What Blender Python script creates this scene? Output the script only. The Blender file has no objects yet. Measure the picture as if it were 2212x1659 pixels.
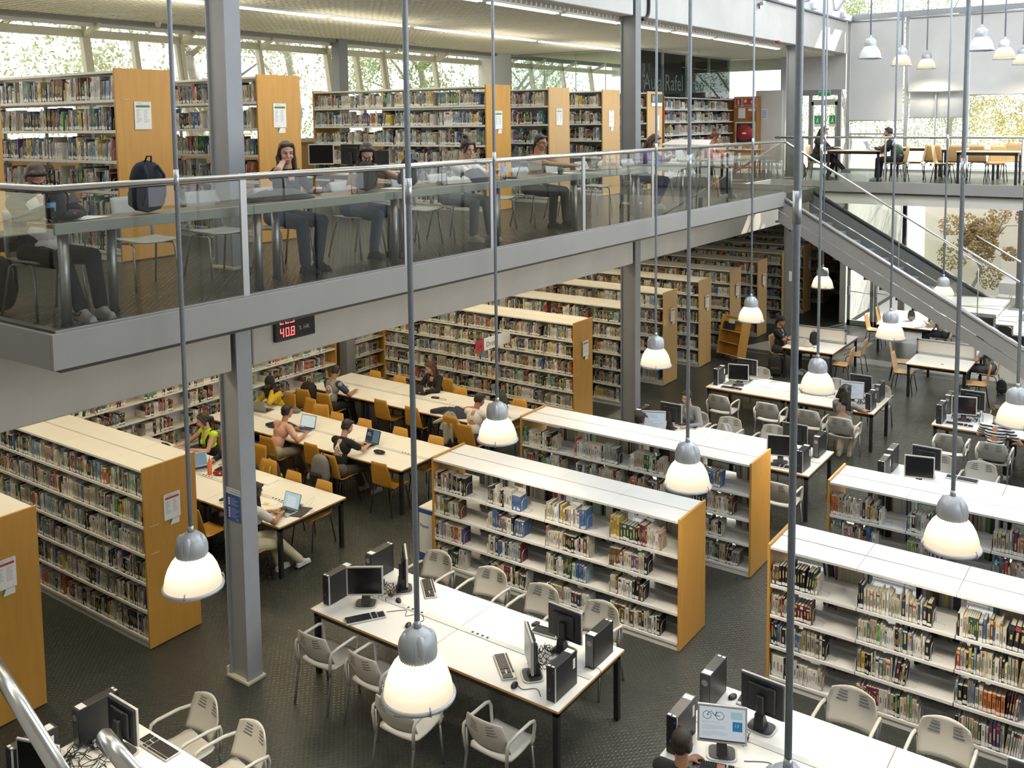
import bpy, math, random
from mathutils import Vector, Matrix, Euler
SC = bpy.context.scene
COL = SC.collection
PI = math.pi
RNG = random.Random(7)
ZM = 4.58            # mezzanine floor level


class MB:
    """mesh builder: collects shapes, links them as ONE mesh object"""

    def __init__(s):
        s.v, s.f, s.mi, s.sm, s.fc = [], [], [], [], []
        s.m, s.smooth, s.col = 0, False, (1, 1, 1)

    def add(s, vs, fs, smooth=None):
        o = len(s.v)
        s.v.extend(Vector(p) for p in vs)
        sm = s.smooth if smooth is None else smooth
        for f in fs:
            s.f.append(tuple(i + o for i in f)); s.mi.append(s.m); s.sm.append(sm); s.fc.append(s.col)
        return o

    def box(s, x0, y0, z0, x1, y1, z1):
        s.add([(x0, y0, z0), (x1, y0, z0), (x1, y1, z0), (x0, y1, z0), (x0, y0, z1), (x1, y0, z1), (x1, y1, z1), (x0, y1, z1)],
              [(0, 3, 2, 1), (4, 5, 6, 7), (0, 1, 5, 4), (1, 2, 6, 5), (2, 3, 7, 6), (3, 0, 4, 7)], False)

    def rbox(s, x0, y0, z0, x1, y1, z1, b=.004):
        """box with chamfered edges"""
        b = min(b, abs(x1 - x0) * .45, abs(y1 - y0) * .45, abs(z1 - z0) * .45)
        c = ((x0 + x1) / 2, (y0 + y1) / 2, (z0 + z1) / 2); h = ((x1 - x0) / 2, (y1 - y0) / 2, (z1 - z0) / 2)
        vs, ix = [], {}
        for sx in (-1, 1):
            for sy in (-1, 1):
                for sz in (-1, 1):
                    sg = (sx, sy, sz)
                    for a in range(3):
                        p = [c[i] + sg[i] * (h[i] - (0 if i == a else b)) for i in range(3)]
                        ix[(sg, a)] = len(vs); vs.append(p)
        fs = []
        def face(ids):
            n = (Vector(vs[ids[1]]) - Vector(vs[ids[0]])).cross(Vector(vs[ids[2]]) - Vector(vs[ids[1]]))
            m = sum((Vector(vs[i]) for i in ids), Vector()) / len(ids) - Vector(c)
            fs.append(tuple(ids) if n.dot(m) > 0 else tuple(reversed(ids)))
        for a in range(3):
            u, w = [i for i in range(3) if i != a]
            for sa in (-1, 1):
                ids = []
                for su, sw in ((-1, -1), (1, -1), (1, 1), (-1, 1)):
                    sg = [0, 0, 0]; sg[a] = sa; sg[u] = su; sg[w] = sw
                    ids.append(ix[(tuple(sg), a)])
                face(ids)
            for su in (-1, 1):
                for sw in (-1, 1):
                    p, q = [0, 0, 0], [0, 0, 0]
                    p[a], q[a] = -1, 1
                    p[u] = q[u] = su; p[w] = q[w] = sw
                    p, q = tuple(p), tuple(q)
                    face([ix[(p, u)], ix[(q, u)], ix[(q, w)], ix[(p, w)]])
        for sx in (-1, 1):
            for sy in (-1, 1):
                for sz in (-1, 1):
                    face([ix[((sx, sy, sz), a)] for a in range(3)])
        s.add(vs, fs, False)

    def tube(s, pts, r, n=8, cap=True, smooth=True):
        pts = [Vector(p) for p in pts]
        k = len(pts); rs = r if isinstance(r, (list, tuple)) else [r] * k
        vs, fs = [], []
        prev = None
        for i in range(k):
            t = (pts[min(i + 1, k - 1)] - pts[max(i - 1, 0)]).normalized()
            if prev is None:
                a = Vector((0, 0, 1)) if abs(t.z) < .9 else Vector((1, 0, 0))
                u = t.cross(a).normalized()
            else:
                u = (prev - t * prev.dot(t)).normalized()
            prev = u
            w = t.cross(u)
            for j in range(n):
                an = 2 * PI * (j + .5) / n
                vs.append(pts[i] + (u * math.cos(an) + w * math.sin(an)) * rs[i])
        for i in range(k - 1):
            for j in range(n):
                a, b = i * n + j, i * n + (j + 1) % n
                fs.append((a, b, b + n, a + n))
        s.add(vs, fs, smooth)
        if cap:
            o = len(s.v) - len(vs)
            for ids in (list(reversed(range(n))), list(range((k - 1) * n, k * n))):
                s.f.append(tuple(o + i for i in ids)); s.mi.append(s.m); s.sm.append(False); s.fc.append(s.col)

    def lathe(s, prof, n=24, c=(0, 0, 0), smooth=True, ripple=None):
        vs, fs = [], []
        for r, z in prof:
            for j in range(n):
                a = 2 * PI * j / n
                rr = r * (1 + (ripple(j, z) if ripple else 0))
                vs.append((c[0] + rr * math.cos(a), c[1] + rr * math.sin(a), c[2] + z))
        for i in range(len(prof) - 1):
            for j in range(n):
                a, b = i * n + j, i * n + (j + 1) % n
                fs.append((a, b, b + n, a + n))
        s.add(vs, fs, smooth)

    def prism(s, poly, z0, z1, ax='z'):
        """polygon extruded along an axis; poly in the other two axes (x,y),(x,z) or (y,z)"""
        n = len(poly)
        def P(p, t):
            return (p[0], p[1], t) if ax == 'z' else ((p[0], t, p[1]) if ax == 'y' else (t, p[0], p[1]))
        vs = [P(p, z0) for p in poly] + [P(p, z1) for p in poly]
        fs = [tuple(reversed(range(n))), tuple(range(n, 2 * n))] + [(i, (i + 1) % n, (i + 1) % n + n, i + n) for i in range(n)]
        s.add(vs, fs, False)

    def sheet(s, fn, nu, nv, th=0, smooth=True):
        """surface fn(u,v) -> point; with a thickness it is closed"""
        vs = [Vector(fn(i / nu, j / nv)) for j in range(nv + 1) for i in range(nu + 1)]
        w = nu + 1
        fs = [(j * w + i, j * w + i + 1, (j + 1) * w + i + 1, (j + 1) * w + i) for j in range(nv) for i in range(nu)]
        if th:
            nrm = [Vector() for _ in vs]
            for f in fs:
                n = (vs[f[2]] - vs[f[0]]).cross(vs[f[3]] - vs[f[1]])
                for i in f: nrm[i] += n
            k = len(vs)
            vs = vs + [v - n.normalized() * th for v, n in zip(vs, nrm)]
            fs2 = [tuple(reversed([i + k for i in f])) for f in fs]
            edge = [i for i in range(w)] + [j * w + nu for j in range(1, nv + 1)] + [nv * w + i for i in range(nu - 1, -1, -1)] + [j * w for j in range(nv - 1, 0, -1)]
            rim = [(edge[(i + 1) % len(edge)], edge[i], edge[i] + k, edge[(i + 1) % len(edge)] + k) for i in range(len(edge))]
            s.add(vs, fs + fs2 + rim, smooth)
        else:
            s.add(vs, fs, smooth)

    def ell(s, c, r, n=14, m=9, rot=None):
        c = Vector(c); vs, fs = [], []
        R = rot if rot is not None else Matrix.Identity(3)
        for i in range(m + 1):
            ph = PI * i / m
            for j in range(n):
                th = 2 * PI * j / n
                p = Vector((r[0] * math.sin(ph) * math.cos(th), r[1] * math.sin(ph) * math.sin(th), -r[2] * math.cos(ph)))
                vs.append(c + R @ p)
        for i in range(m):
            for j in range(n):
                a, b = i * n + j, i * n + (j + 1) % n
                fs.append((a, b, b + n, a + n))
        s.add(vs, fs, True)

    def cap(s, a, b, r0, r1=None, n=12):
        """tapered capsule"""
        a, b = Vector(a), Vector(b); r1 = r0 if r1 is None else r1
        d = b - a; L = d.length
        if L < 1e-5:
            return s.ell(a, (r0, r0, r0), n, 8)
        t = d / L
        ps, rs = [], []
        for k in range(5):
            an = PI / 2 * k / 4
            ps.append(a - t * (r0 * math.cos(an))); rs.append(max(r0 * math.sin(an), r0 * .02))
        for k in range(5):
            an = PI / 2 * k / 4
            ps.append(b + t * (r1 * math.sin(an))); rs.append(max(r1 * math.cos(an), r1 * .02))
        s.tube(ps, rs, n)

    def xf(s, M, start=0):
        for i in range(start, len(s.v)):
            s.v[i] = M @ s.v[i]

    def mesh(s, name, mats):
        me = bpy.data.meshes.new(name)
        me.from_pydata([tuple(p) for p in s.v], [], s.f)
        for m in (mats if isinstance(mats, (list, tuple)) else [mats]):
            me.materials.append(m)
        me.polygons.foreach_set('material_index', s.mi)
        me.polygons.foreach_set('use_smooth', s.sm)
        if any(c != (1, 1, 1) for c in s.fc):
            at = me.color_attributes.new('Col', 'FLOAT_COLOR', 'CORNER')
            buf = []
            for f, c in zip(s.f, s.fc):
                buf.extend((c[0], c[1], c[2], 1.0) * len(f))
            at.data.foreach_set('color', buf)
        me.update()
        return me

    def build(s, name, mats, parent=None, loc=None, rz=0):
        o = bpy.data.objects.new(name, s.mesh(name, mats))
        COL.objects.link(o)
        if parent is not None: o.parent = parent
        if loc is not None: o.location = loc
        if rz: o.rotation_euler.z = rz
        return o


def tag(o, label=None, cat=None, group=None, kind=None):
    if label: o['label'] = label
    if cat: o['category'] = cat
    if group: o['group'] = group
    if kind: o['kind'] = kind
    return o


def thing(name, label, cat, loc=(0, 0, 0), rz=0, group=None):
    o = bpy.data.objects.new(name, None)
    COL.objects.link(o)
    o.empty_display_size = .05
    o.location = loc; o.rotation_euler.z = rz
    return tag(o, label, cat, group)


def struct(name, mb, mats, parent=None):
    o = mb.build(name, mats, parent)
    if parent is None: o['kind'] = 'structure'
    return o


KIDS = {}


def kids(o):
    return [c for c in bpy.data.objects if c.parent is o] if False else list(o.children)


def dup(root, loc, rz=0, label=None, group=None):
    """copy of a thing with copies of its parts and sub-parts"""
    def cp(o, par):
        c = o.copy(); COL.objects.link(c)
        c.parent = par
        for k in kids(o): cp(k, c)
        return c
    r = cp(root, None)
    r.location = loc; r.rotation_euler.z = rz
    if label: r['label'] = label
    if group: r['group'] = group
    return r


def Rz(a): return Matrix.Rotation(a, 4, 'Z')
def Tr(x, y, z): return Matrix.Translation((x, y, z))
MATS = {}


def nmat(name, col, rough=.5, metal=0., var=.06, vscale=6., bump=0., bscale=60., spec=None, stretch=None, emit=None, attr=None, trans=0, coat=0):
    """Principled material with procedural colour variation and an optional fine bump"""
    if name in MATS: return MATS[name]
    m = bpy.data.materials.new(name); m.use_nodes = True
    nt = m.node_tree; N = nt.nodes; L = nt.links
    b = N['Principled BSDF']
    b.inputs['Roughness'].default_value = rough
    b.inputs['Metallic'].default_value = metal
    if spec is not None: b.inputs['Specular IOR Level'].default_value = spec
    if coat: b.inputs['Coat Weight'].default_value = coat
    tc = N.new('ShaderNodeTexCoord')
    mp = N.new('ShaderNodeMapping')
    if stretch: mp.inputs['Scale'].default_value = stretch
    L.new(tc.outputs['Object'], mp.inputs['Vector'])
    nz = N.new('ShaderNodeTexNoise'); nz.inputs['Scale'].default_value = vscale; nz.inputs['Detail'].default_value = 4
    L.new(mp.outputs['Vector'], nz.inputs['Vector'])
    mx = N.new('ShaderNodeMix'); mx.data_type = 'RGBA'
    lo = tuple(max(0, c * (1 - var * 1.6)) for c in col) + (1,)
    hi = tuple(min(1, c * (1 + var * 1.6)) for c in col) + (1,)
    mx.inputs['A'].default_value = lo; mx.inputs['B'].default_value = hi
    L.new(nz.outputs['Fac'], mx.inputs['Factor'])
    out = mx.outputs['Result']
    if attr:
        at = N.new('ShaderNodeAttribute'); at.attribute_name = attr
        mu = N.new('ShaderNodeMix'); mu.data_type = 'RGBA'; mu.blend_type = 'MULTIPLY'; mu.inputs['Factor'].default_value = 1
        L.new(at.outputs['Color'], mu.inputs['A']); L.new(out, mu.inputs['B'])
        out = mu.outputs['Result']
    L.new(out, b.inputs['Base Color'])
    if bump:
        n2 = N.new('ShaderNodeTexNoise'); n2.inputs['Scale'].default_value = bscale; n2.inputs['Detail'].default_value = 3
        L.new(mp.outputs['Vector'], n2.inputs['Vector'])
        bp = N.new('ShaderNodeBump'); bp.inputs['Strength'].default_value = bump; bp.inputs['Distance'].default_value = .01
        L.new(n2.outputs['Fac'], bp.inputs['Height']); L.new(bp.outputs['Normal'], b.inputs['Normal'])
    if emit:
        b.inputs['Emission Color'].default_value = tuple(emit[:3]) + (1,)
        b.inputs['Emission Strength'].default_value = emit[3]
    MATS[name] = m
    return m


def glass_mat(name, tint=(.93, .97, .95), ior=1.45, rough=0., gl=1.0):
    """thin pane: see-through with a Fresnel reflection"""
    m = bpy.data.materials.new(name); m.use_nodes = True
    nt = m.node_tree; N = nt.nodes; L = nt.links
    N.remove(N['Principled BSDF'])
    t = N.new('ShaderNodeBsdfTransparent'); t.inputs['Color'].default_value = tuple(tint) + (1,)
    g = N.new('ShaderNodeBsdfGlossy'); g.inputs['Roughness'].default_value = rough
    g.inputs['Color'].default_value = (gl, gl, gl, 1)
    f = N.new('ShaderNodeFresnel'); f.inputs['IOR'].default_value = ior
    mx = N.new('ShaderNodeMixShader')
    L.new(f.outputs['Fac'], mx.inputs['Fac']); L.new(t.outputs['BSDF'], mx.inputs[1]); L.new(g.outputs['BSDF'], mx.inputs[2])
    L.new(mx.outputs['Shader'], N['Material Output'].inputs['Surface'])
    MATS[name] = m
    return m


def emat(name, col, s):
    m = bpy.data.materials.new(name); m.use_nodes = True
    nt = m.node_tree; N = nt.nodes; L = nt.links
    N.remove(N['Principled BSDF'])
    e = N.new('ShaderNodeEmission'); e.inputs['Color'].default_value = tuple(col) + (1,); e.inputs['Strength'].default_value = s
    L.new(e.outputs['Emission'], N['Material Output'].inputs['Surface'])
    MATS[name] = m
    return m


def floor_mat(name, col, rough, stud=True):
    m = nmat(name, col, rough, 0, .12, 1.1, 0)
    nt = m.node_tree; N = nt.nodes; L = nt.links; b = N['Principled BSDF']
    tc = N.new('ShaderNodeTexCoord'); mp = N.new('ShaderNodeMapping')
    mp.inputs['Scale'].default_value = (21, 21, 0); mp.inputs['Rotation'].default_value = (0, 0, PI / 4)
    L.new(tc.outputs['Object'], mp.inputs['Vector'])
    v = N.new('ShaderNodeTexVoronoi'); v.inputs['Randomness'].default_value = 0; v.inputs['Scale'].default_value = 1
    L.new(mp.outputs['Vector'], v.inputs['Vector'])
    r = N.new('ShaderNodeMapRange'); r.inputs['From Min'].default_value = .25; r.inputs['From Max'].default_value = .37
    r.inputs['To Min'].default_value = 1; r.inputs['To Max'].default_value = 0
    L.new(v.outputs['Distance'], r.inputs['Value'])
    bp = N.new('ShaderNodeBump'); bp.inputs['Strength'].default_value = .55; bp.inputs['Distance'].default_value = .004
    L.new(r.outputs['Result'], bp.inputs['Height']); L.new(bp.outputs['Normal'], b.inputs['Normal'])
    rr = N.new('ShaderNodeMapRange'); rr.inputs['To Min'].default_value = rough + .16; rr.inputs['To Max'].default_value = rough
    L.new(r.outputs['Result'], rr.inputs['Value']); L.new(rr.outputs['Result'], b.inputs['Roughness'])
    return m


M_FLOOR = floor_mat('green_black_studded_rubber', (.040, .043, .036), .26)
M_MFLOOR = floor_mat('mezzanine_studded_rubber', (.045, .042, .030), .22)
M_CONC = nmat('fair_faced_concrete', (.52, .485, .43), .8, 0, .10, 1.6, .12, 30)
M_CONCL = nmat('pale_concrete', (.58, .57, .55), .85, 0, .10, 1.3, .12, 22)
M_PLASTER = nmat('white_plaster', (.78, .76, .71), .8, 0, .03)
M_GSTEEL = nmat('grey_painted_steel', (.235, .24, .25), .45, .15, .06, 3, .05, 80)
M_FASCIA = nmat('grey_fascia_sheet', (.31, .30, .285), .55, .1, .04, 2)
M_CREAMST = nmat('cream_painted_steel', (.70, .66, .50), .5, 0, .04)
M_BLUEST = nmat('blue_grey_steel', (.37, .385, .41), .5, .1, .05)
M_ROD = nmat('galvanised_conduit', (.30, .335, .385), .42, .25, .10, 30)
M_SLEEVE = nmat('bright_conduit_sleeve', (.55, .57, .60), .3, .8, .06)
M_INOX = nmat('stainless_tube', (.62, .61, .59), .22, 1, .04, 12)
M_DINOX = nmat('dull_stainless', (.45, .45, .46), .4, .8, .05)
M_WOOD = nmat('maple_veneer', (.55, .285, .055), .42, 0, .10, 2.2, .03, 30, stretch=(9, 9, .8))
M_WOODP = nmat('pale_maple_veneer', (.60, .38, .16), .42, 0, .08, 2.2, .03, 30, stretch=(9, 9, .8))  # same maple veneer, paler tone of the daylight put into its colour
M_WOODE = nmat('beech_edge_band', (.52, .27, .07), .45, 0, .08, 8)
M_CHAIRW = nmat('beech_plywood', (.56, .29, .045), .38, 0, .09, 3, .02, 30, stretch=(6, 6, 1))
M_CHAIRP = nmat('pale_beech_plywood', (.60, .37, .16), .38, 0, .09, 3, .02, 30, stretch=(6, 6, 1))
M_WOODD = nmat('brown_panelling', (.36, .155, .04), .45, 0, .12, 3, .04, 30, stretch=(9, 9, .8))
M_SHELF = nmat('cream_enamel', (.74, .72, .655), .42, 0, .03, 4)
M_SHELFW = nmat('white_enamel', (.76, .755, .74), .38, 0, .03, 4)
M_TABLE = nmat('white_laminate', (.80, .785, .74), .42, 0, .02, 5)
M_COUNTER = nmat('grey_green_counter_edge', (.42, .44, .39), .45, 0, .03, 5)
M_COUNTT = nmat('dark_counter_top', (.12, .10, .085), .35, 0, .1, 4)
M_BLACK = nmat('black_steel', (.014, .014, .018), .45, 0, .1)
M_BPLAS = nmat('black_plastic', (.017, .017, .020), .42, 0, .1, 20, .03, 220)
M_BPLAS2 = nmat('charcoal_plastic', (.035, .035, .040), .5, 0, .1)
M_SCREEN = nmat('dark_screen', (.006, .006, .008), .18, 0, .05)
M_SILVER = nmat('silver_plastic', (.52, .515, .50), .4, .2, .04)
M_CHAIRG = nmat('warm_grey_polypropylene', (.47, .455, .41), .5, 0, .04, 6, .03, 200)
M_CHAIRM = nmat('grey_shell_plastic', (.33, .34, .33), .42, 0, .04)
M_LEGG = nmat('grey_chair_tube', (.36, .36, .36), .35, .6, .06)
M_LEGD = nmat('dark_chair_tube', (.05, .05, .055), .35, .6, .06)
M_PAPER = nmat('white_paper', (.82, .81, .78), .8, 0, .02)
M_GREEN = nmat('green_print', (.06, .22, .08), .6)
M_RED = nmat('red_print', (.45, .05, .06), .6)
M_BLUE = nmat('blue_print', (.05, .11, .38), .5)
M_GREYP = nmat('grey_print', (.36, .36, .37), .8)
M_INK = nmat('black_print', (.03, .03, .035), .6)
M_WHITEP = nmat('white_print', (.85, .85, .85), .6)
M_ALU = nmat('ribbed_aluminium', (.50, .52, .55), .4, .3, .05, 10)
M_BOOK = nmat('book_covers', (.95, .95, .95), .5, 0, .05, 25, attr='Col')
M_PAGES = nmat('book_pages', (.66, .62, .52), .8, 0, .05, 40)
M_GLASS = glass_mat('balustrade_glass', (.90, .93, .89), 1.5)
M_WGLASS = glass_mat('window_glass', (.97, .98, .97), 1.25)
M_AULA = glass_mat('partition_glass', (.86, .92, .90), 1.5)
M_LED = emat('red_display_digits', (1, .10, .09), 3.2)
M_OPAL = emat('opal_lamp_glass', (1, .86, .62), 2.1)
M_OPALC = emat('opal_lamp_glass_cool', (1, .93, .80), 2.2)
M_TUBE = emat('fluorescent_tube', (1, .95, .80), 3.0)
M_LCD = emat('lit_lcd', (.74, .83, .88), .62)
M_BLIND = nmat('grey_blind_fabric', (.66, .66, .66), .9, 0, .05, 2)
M_CABLE = nmat('black_cable', (.012, .012, .013), .5)
M_CLEAR = glass_mat('clear_plastic', (.86, .92, .95), 1.35, .05)
# ------------------------------------------------------------ the setting
XF = -6.62     # mezzanine front edge
YF = 28.4      # far facade
XB = -8.26     # column and beam line
COLY = (6.42, 15.35, 24.1)


def bx(name, mat, *boxes, parent=None):
    m = MB()
    for b in boxes: m.box(*b)
    return struct(name, m, mat, parent)


bx('floor', M_FLOOR, (-16.2, -1.5, -.2, 3.5, YF, 0), (-16.2, YF, -.2, -8.1, 35.2, 0))
bx('floor_mezzanine', M_MFLOOR, (-15.7, 3.62, 4.30, XF - .03, 18.95, ZM), (-15.7, 18.95, 4.30, -8.45, 23.2, ZM), (-8.45, 18.95, 4.30, XF - .03, 21.25, ZM),
   (-15.7, 23.2, 4.30, 3.5, YF, ZM))
bx('ceiling_under_mezzanine', M_PLASTER, (-15.7, 3.7, 4.26, XF - .4, 18.9, 4.298), (-15.7, 18.95, 4.26, -8.5, 23.2, 4.298), (-15.7, 23.3, 4.05, 3.5, YF - .1, 4.298))
m = MB()
m.rbox(XF - .03, 3.55, 4.33, XF, 18.97, 4.60, .004); m.rbox(-15.7, 3.55, 4.33, XF - .03, 3.58, 4.60, .004)
m.rbox(XF - .10, 3.6, 4.58, XF - .04, 18.95, 4.615, .004); m.rbox(-15.7, 3.6, 4.58, XF - .1, 3.66, 4.615, .004)
struct('trim_1', m, M_FASCIA)
m = MB()
m.rbox(-8.6, 23.17, 4.34, 3.5, 23.2, 4.60, .004); m.rbox(-8.45, 21.25, 4.34, XF, 21.28, 4.6, .004); m.rbox(-8.47, 21.28, 4.34, -8.44, 23.17, 4.6, .004)
struct('trim_2', m, M_FASCIA)
# concrete beams on the column line, notched where a column passes
for nm, z0, z1, m_ in (('beam_1', 3.50, 4.30, M_CONC), ('beam_2', 7.97, 8.86, M_CONCL)):
    m = MB()
    ys = [-1.5] + [c for c in COLY] + [YF - .05]
    for a, b in zip(ys[:-1], ys[1:]):
        m.rbox(XB - .17, a + (.0 if a < 0 else .14), z0, XB + .13, b - (.14 if b in COLY else 0), z1, .012)
    for c in COLY: m.box(XB - .17, c - .14, z0 + .2, XB - .1, c + .14, z1)
    struct(nm, m, m_)
for i, y in enumerate(COLY):
    m = MB(); m.m = 0
    m.rbox(XB - .15, y - .07, 0, XB + .15, y + .07, 9.2, .006)
    m.box(XB - .155, y - .1, .02, XB - .135, y + .1, 8.9); m.box(XB + .135, y - .1, .02, XB + .155, y + .1, 8.9)
    m.m = 1
    m.rbox(XB - .185, y - .125, 0, XB + .185, y + .125, .03, .003); m.rbox(XB - .18, y - .12, ZM, XB + .18, y + .12, ZM + .03, .003)
    m.box(XB - .183, y - .12, .03, XB - .168, y + .12, .11); m.box(XB - .178, y - .115, ZM + .03, XB - .163, y + .115, ZM + .1)
    struct('pillar_%d' % (i + 1), m, [M_BLUEST if i == 0 else M_GSTEEL, M_CREAMST])
for i, (x, y) in enumerate(((-15.15, 14.85), (-15.2, 6.0))):
    m = MB(); m.rbox(x - .12, y - .13, 0, x + .12, y + .13, 7.95, .006)
    struct('pillar_%d' % (i + 4), m, M_GSTEEL)
# walls
bx('wall_left', M_CONC, (-15.9, -1.5, 0, -15.72, 35.2, 4.3))
bx('wall_left_sill', M_WOODP, (-15.85, 3.6, ZM, -15.5, 28.3, 5.72))
bx('wall_back', M_CONC, (-16.2, -1.7, 0, 3.5, -1.5, 11))
bx('wall_right', M_PLASTER, (3.5, -1.7, 0, 3.7, YF, 11))
bx('roof', M_PLASTER, (-16.2, -1.7, 8.6, -8.4, YF, 8.75), (-16.2, YF, 8.6, -8.4, YF + .3, 11.1), (-8.4, -1.7, 10.9, 3.7, YF + .3, 11.1))
# open cell ceiling above the mezzanine
m = MB()
for i in range(48):
    x = -15.1 + i * .14
    m.box(x - .011, 2.5, 7.93, x + .011, YF - .2, 8.0)
for j in range(184):
    y = 2.5 + j * .14
    m.box(-15.1, y - .013, 7.925, -8.45, y + .013, 8.002)
m.m = 1
m.box(-15.15, 2.5, 8.16, -8.42, YF - .2, 8.18)
struct('ceiling_grid', m, [nmat('cream_ceiling_cells', (.86, .82, .69), .6, 0, .03), nmat('dark_plenum', (.20, .19, .16), .9)])
m = MB()
m.box(-15.3, 2.5, 7.86, -15.1, 20.6, 7.99); m.m = 1; m.rbox(-15.42, 2.5, 7.80, -15.3, 20.6, 7.90, .01); m.m = 0
m.box(-15.62, 2.5, 7.86, -15.42, 28.2, 7.98)
struct('trim_3', m, [nmat('grey_ceiling_edge', (.25, .24, .22), .7), M_PLASTER])
# raked strip windows along the left wall
WY = [5.35, 7.3, 9.27, 11.22, 13.1, 15.0, 16.85, 18.72, 20.6, 21.4, 23.1, 24.8, 26.5, 28.2]
def rake(z): return -15.42 - (z - 5.72) * .16
for k in range(len(WY) - 1):
    if k == 8: continue
    a, b = WY[k], WY[k + 1]
    fr = MB(); gl = MB()
    def bar(y0, y1, z0, z1, d=.06):
        fr.add([(rake(z0) - d, y0, z0), (rake(z0) + d, y0, z0), (rake(z0) + d, y1, z0), (rake(z0) - d, y1, z0),
                (rake(z1) - d, y0, z1), (rake(z1) + d, y0, z1), (rake(z1) + d, y1, z1), (rake(z1) - d, y1, z1)],
               [(0, 3, 2, 1), (4, 5, 6, 7), (0, 1, 5, 4), (1, 2, 6, 5), (2, 3, 7, 6), (3, 0, 4, 7)])
    bar(a - .045, a + .045, 5.72, 7.86); bar(a, b, 5.72, 5.80); bar(a, b, 7.64, 7.78, .05)
    if k in (2, 5): bar((a + b) / 2 - .05, (a + b) / 2 + .05, 5.8, 7.64); bar(a + .045, a + .11, 5.8, 7.64, .04); bar(b - .11, b - .045, 5.8, 7.64, .04)
    fr.add([(rake(7.75) + .04, a - .03, 7.62), (-15.2, a - .03, 7.82), (-15.2, a - .03, 7.9), (rake(7.75) + .04, a - .03, 7.72),
            (rake(7.75) + .04, a + .03, 7.62), (-15.2, a + .03, 7.82), (-15.2, a + .03, 7.9), (rake(7.75) + .04, a + .03, 7.72)],
           [(0, 1, 2, 3), (7, 6, 5, 4), (0, 4, 5, 1), (1, 5, 6, 2), (2, 6, 7, 3), (3, 7, 4, 0)])
    gl.add([(rake(5.8), a + .04, 5.8), (rake(5.8), b - .04, 5.8), (rake(7.64), b - .04, 7.64), (rake(7.64), a + .04, 7.64)], [(0, 1, 2, 3)])
    w = struct('window_%d' % (k + 1), fr, M_CREAMST)
    gl.build('window_pane', M_WGLASS, w)
bx('wall_pier', M_PLASTER, (-15.75, 20.6, ZM, -15.2, 21.4, 8.0))
bx('wall_far_left', M_CONCL, (-16.0, 35, 0, -8.1, 35.2, 4.3), (-16, YF, 4.05, -8.1, 35.2, 4.3), (-10.55, 27.45, ZM, -9.75, 27.6, 6.95), (-9.85, 27.6, ZM, -9.7, YF, 8.2))
bx('wall_head', M_CONCL, (-9.75, YF, 6.95, -8.2, YF + .2, 8.5), (-16, YF, 7.6, -9.75, YF + .2, 8.5))
bx('wall_garden_side', M_CONCL, (-8.28, YF + .1, 0, -8.1, 35, 4.3))
# far facade: posts, glazing, blinds
def facade(name, xs, z0, z1, mat=M_GSTEEL, w=.05, rails=()):
    fr = MB()
    for x in xs: fr.rbox(x - w, YF - .06, z0, x + w, YF + .06, z1, .004)
    fr.box(xs[0], YF - .05, z0, xs[-1], YF + .05, z0 + .06); fr.box(xs[0], YF - .07, z1 - .16, xs[-1], YF + .07, z1)
    for (xa, xb, z, h) in rails: fr.box(xa, YF - .04, z, xb, YF + .04, z + h)
    o = struct(name, fr, mat)
    g = MB(); g.add([(xs[0], YF, z0), (xs[-1], YF, z0), (xs[-1], YF, z1), (xs[0], YF, z1)], [(0, 1, 2, 3)])
    g.build('window_pane', M_WGLASS, o)
    return o
facade('window_20', (-8.1, -6.5, -4.93, -3.36, -1.79, -.2, 1.4, 3.0), ZM, 9.08, M_BLUEST, .05,
       ((-6.45, -4.98, 5.2, .04), (-5.74, -5.7, 5.2, 1.7), (-8.05, -6.55, 5.62, .05)))
facade('window_21', (-9.7, -9.2, -8.35), ZM, 6.95, M_GSTEEL, .05, ())
facade('window_22', (-6.45, -3.52, -.6, 2.3), 0, 4.05, M_BLUEST, .05, ())

# glazed double door below, emergency door above
for nm, x0, x1 in (('door_1', -8.02, -7.27), ('door_2', -7.25, -6.5)):
    m = MB()
    for a, b, z0, z1 in ((x0, x0 + .09, 0, 2.12), (x1 - .09, x1, 0, 2.12), (x0, x1, 0, .14), (x0, x1, 2.0, 2.12)): m.box(a, YF - .03, z0, b, YF + .03, z1)
    d = struct(nm, m, nmat('green_grey_door_frame', (.42, .50, .48), .4, .2))
    g = MB(); g.add([(x0, YF, .1), (x1, YF, .1), (x1, YF, 2.1), (x0, YF, 2.1)], [(0, 1, 2, 3)]); g.build('door_pane', M_WGLASS, d)
    h = MB(); h.tube([(x0 + .05, YF - .09, 1.02), (x1 - .05, YF - .09, .98)], .012); h.rbox(x0 + .02, YF - .12, .9, x0 + .08, YF - .03, 1.16); h.rbox(x1 - .08, YF - .1, .9, x1 - .02, YF - .03, 1.08); h.build('panic_bar', M_DINOX, d)
facade('window_24', (-8.1, -6.45), 2.15, 4.05, M_BLUEST, .06, ())
for nm, x0, x1 in (('door_3', -9.15, -8.4),):
    m = MB()
    for a, b, z0, z1 in ((x0, x0 + .06, ZM, 6.6), (x1 - .06, x1, ZM, 6.6), (x0, x1, 6.5, 6.66)): m.box(a, YF - .1, z0, b, YF - .05, z1)
    d = struct(nm, m, M_DINOX)
    h = MB(); h.tube([(-8.83, YF - .13, 4.75), (-8.83, YF - .13, 6.5)], .02); h.rbox(-8.87, YF - .16, 5.5, -8.79, YF - .1, 5.75); h.build('panic_bolt', M_BLACK, d)
BL = [('left bay by the concrete pier', -8.03, -6.57, 6.03, 0), ('middle bay before a second white blind', -6.43, -5.0, 6.82, 0), ('third bay with trees showing below it', -4.86, -3.42, 6.70, 0),
      ('bay at the right end of the frame', -3.28, -1.85, 6.7, 0)]
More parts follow.
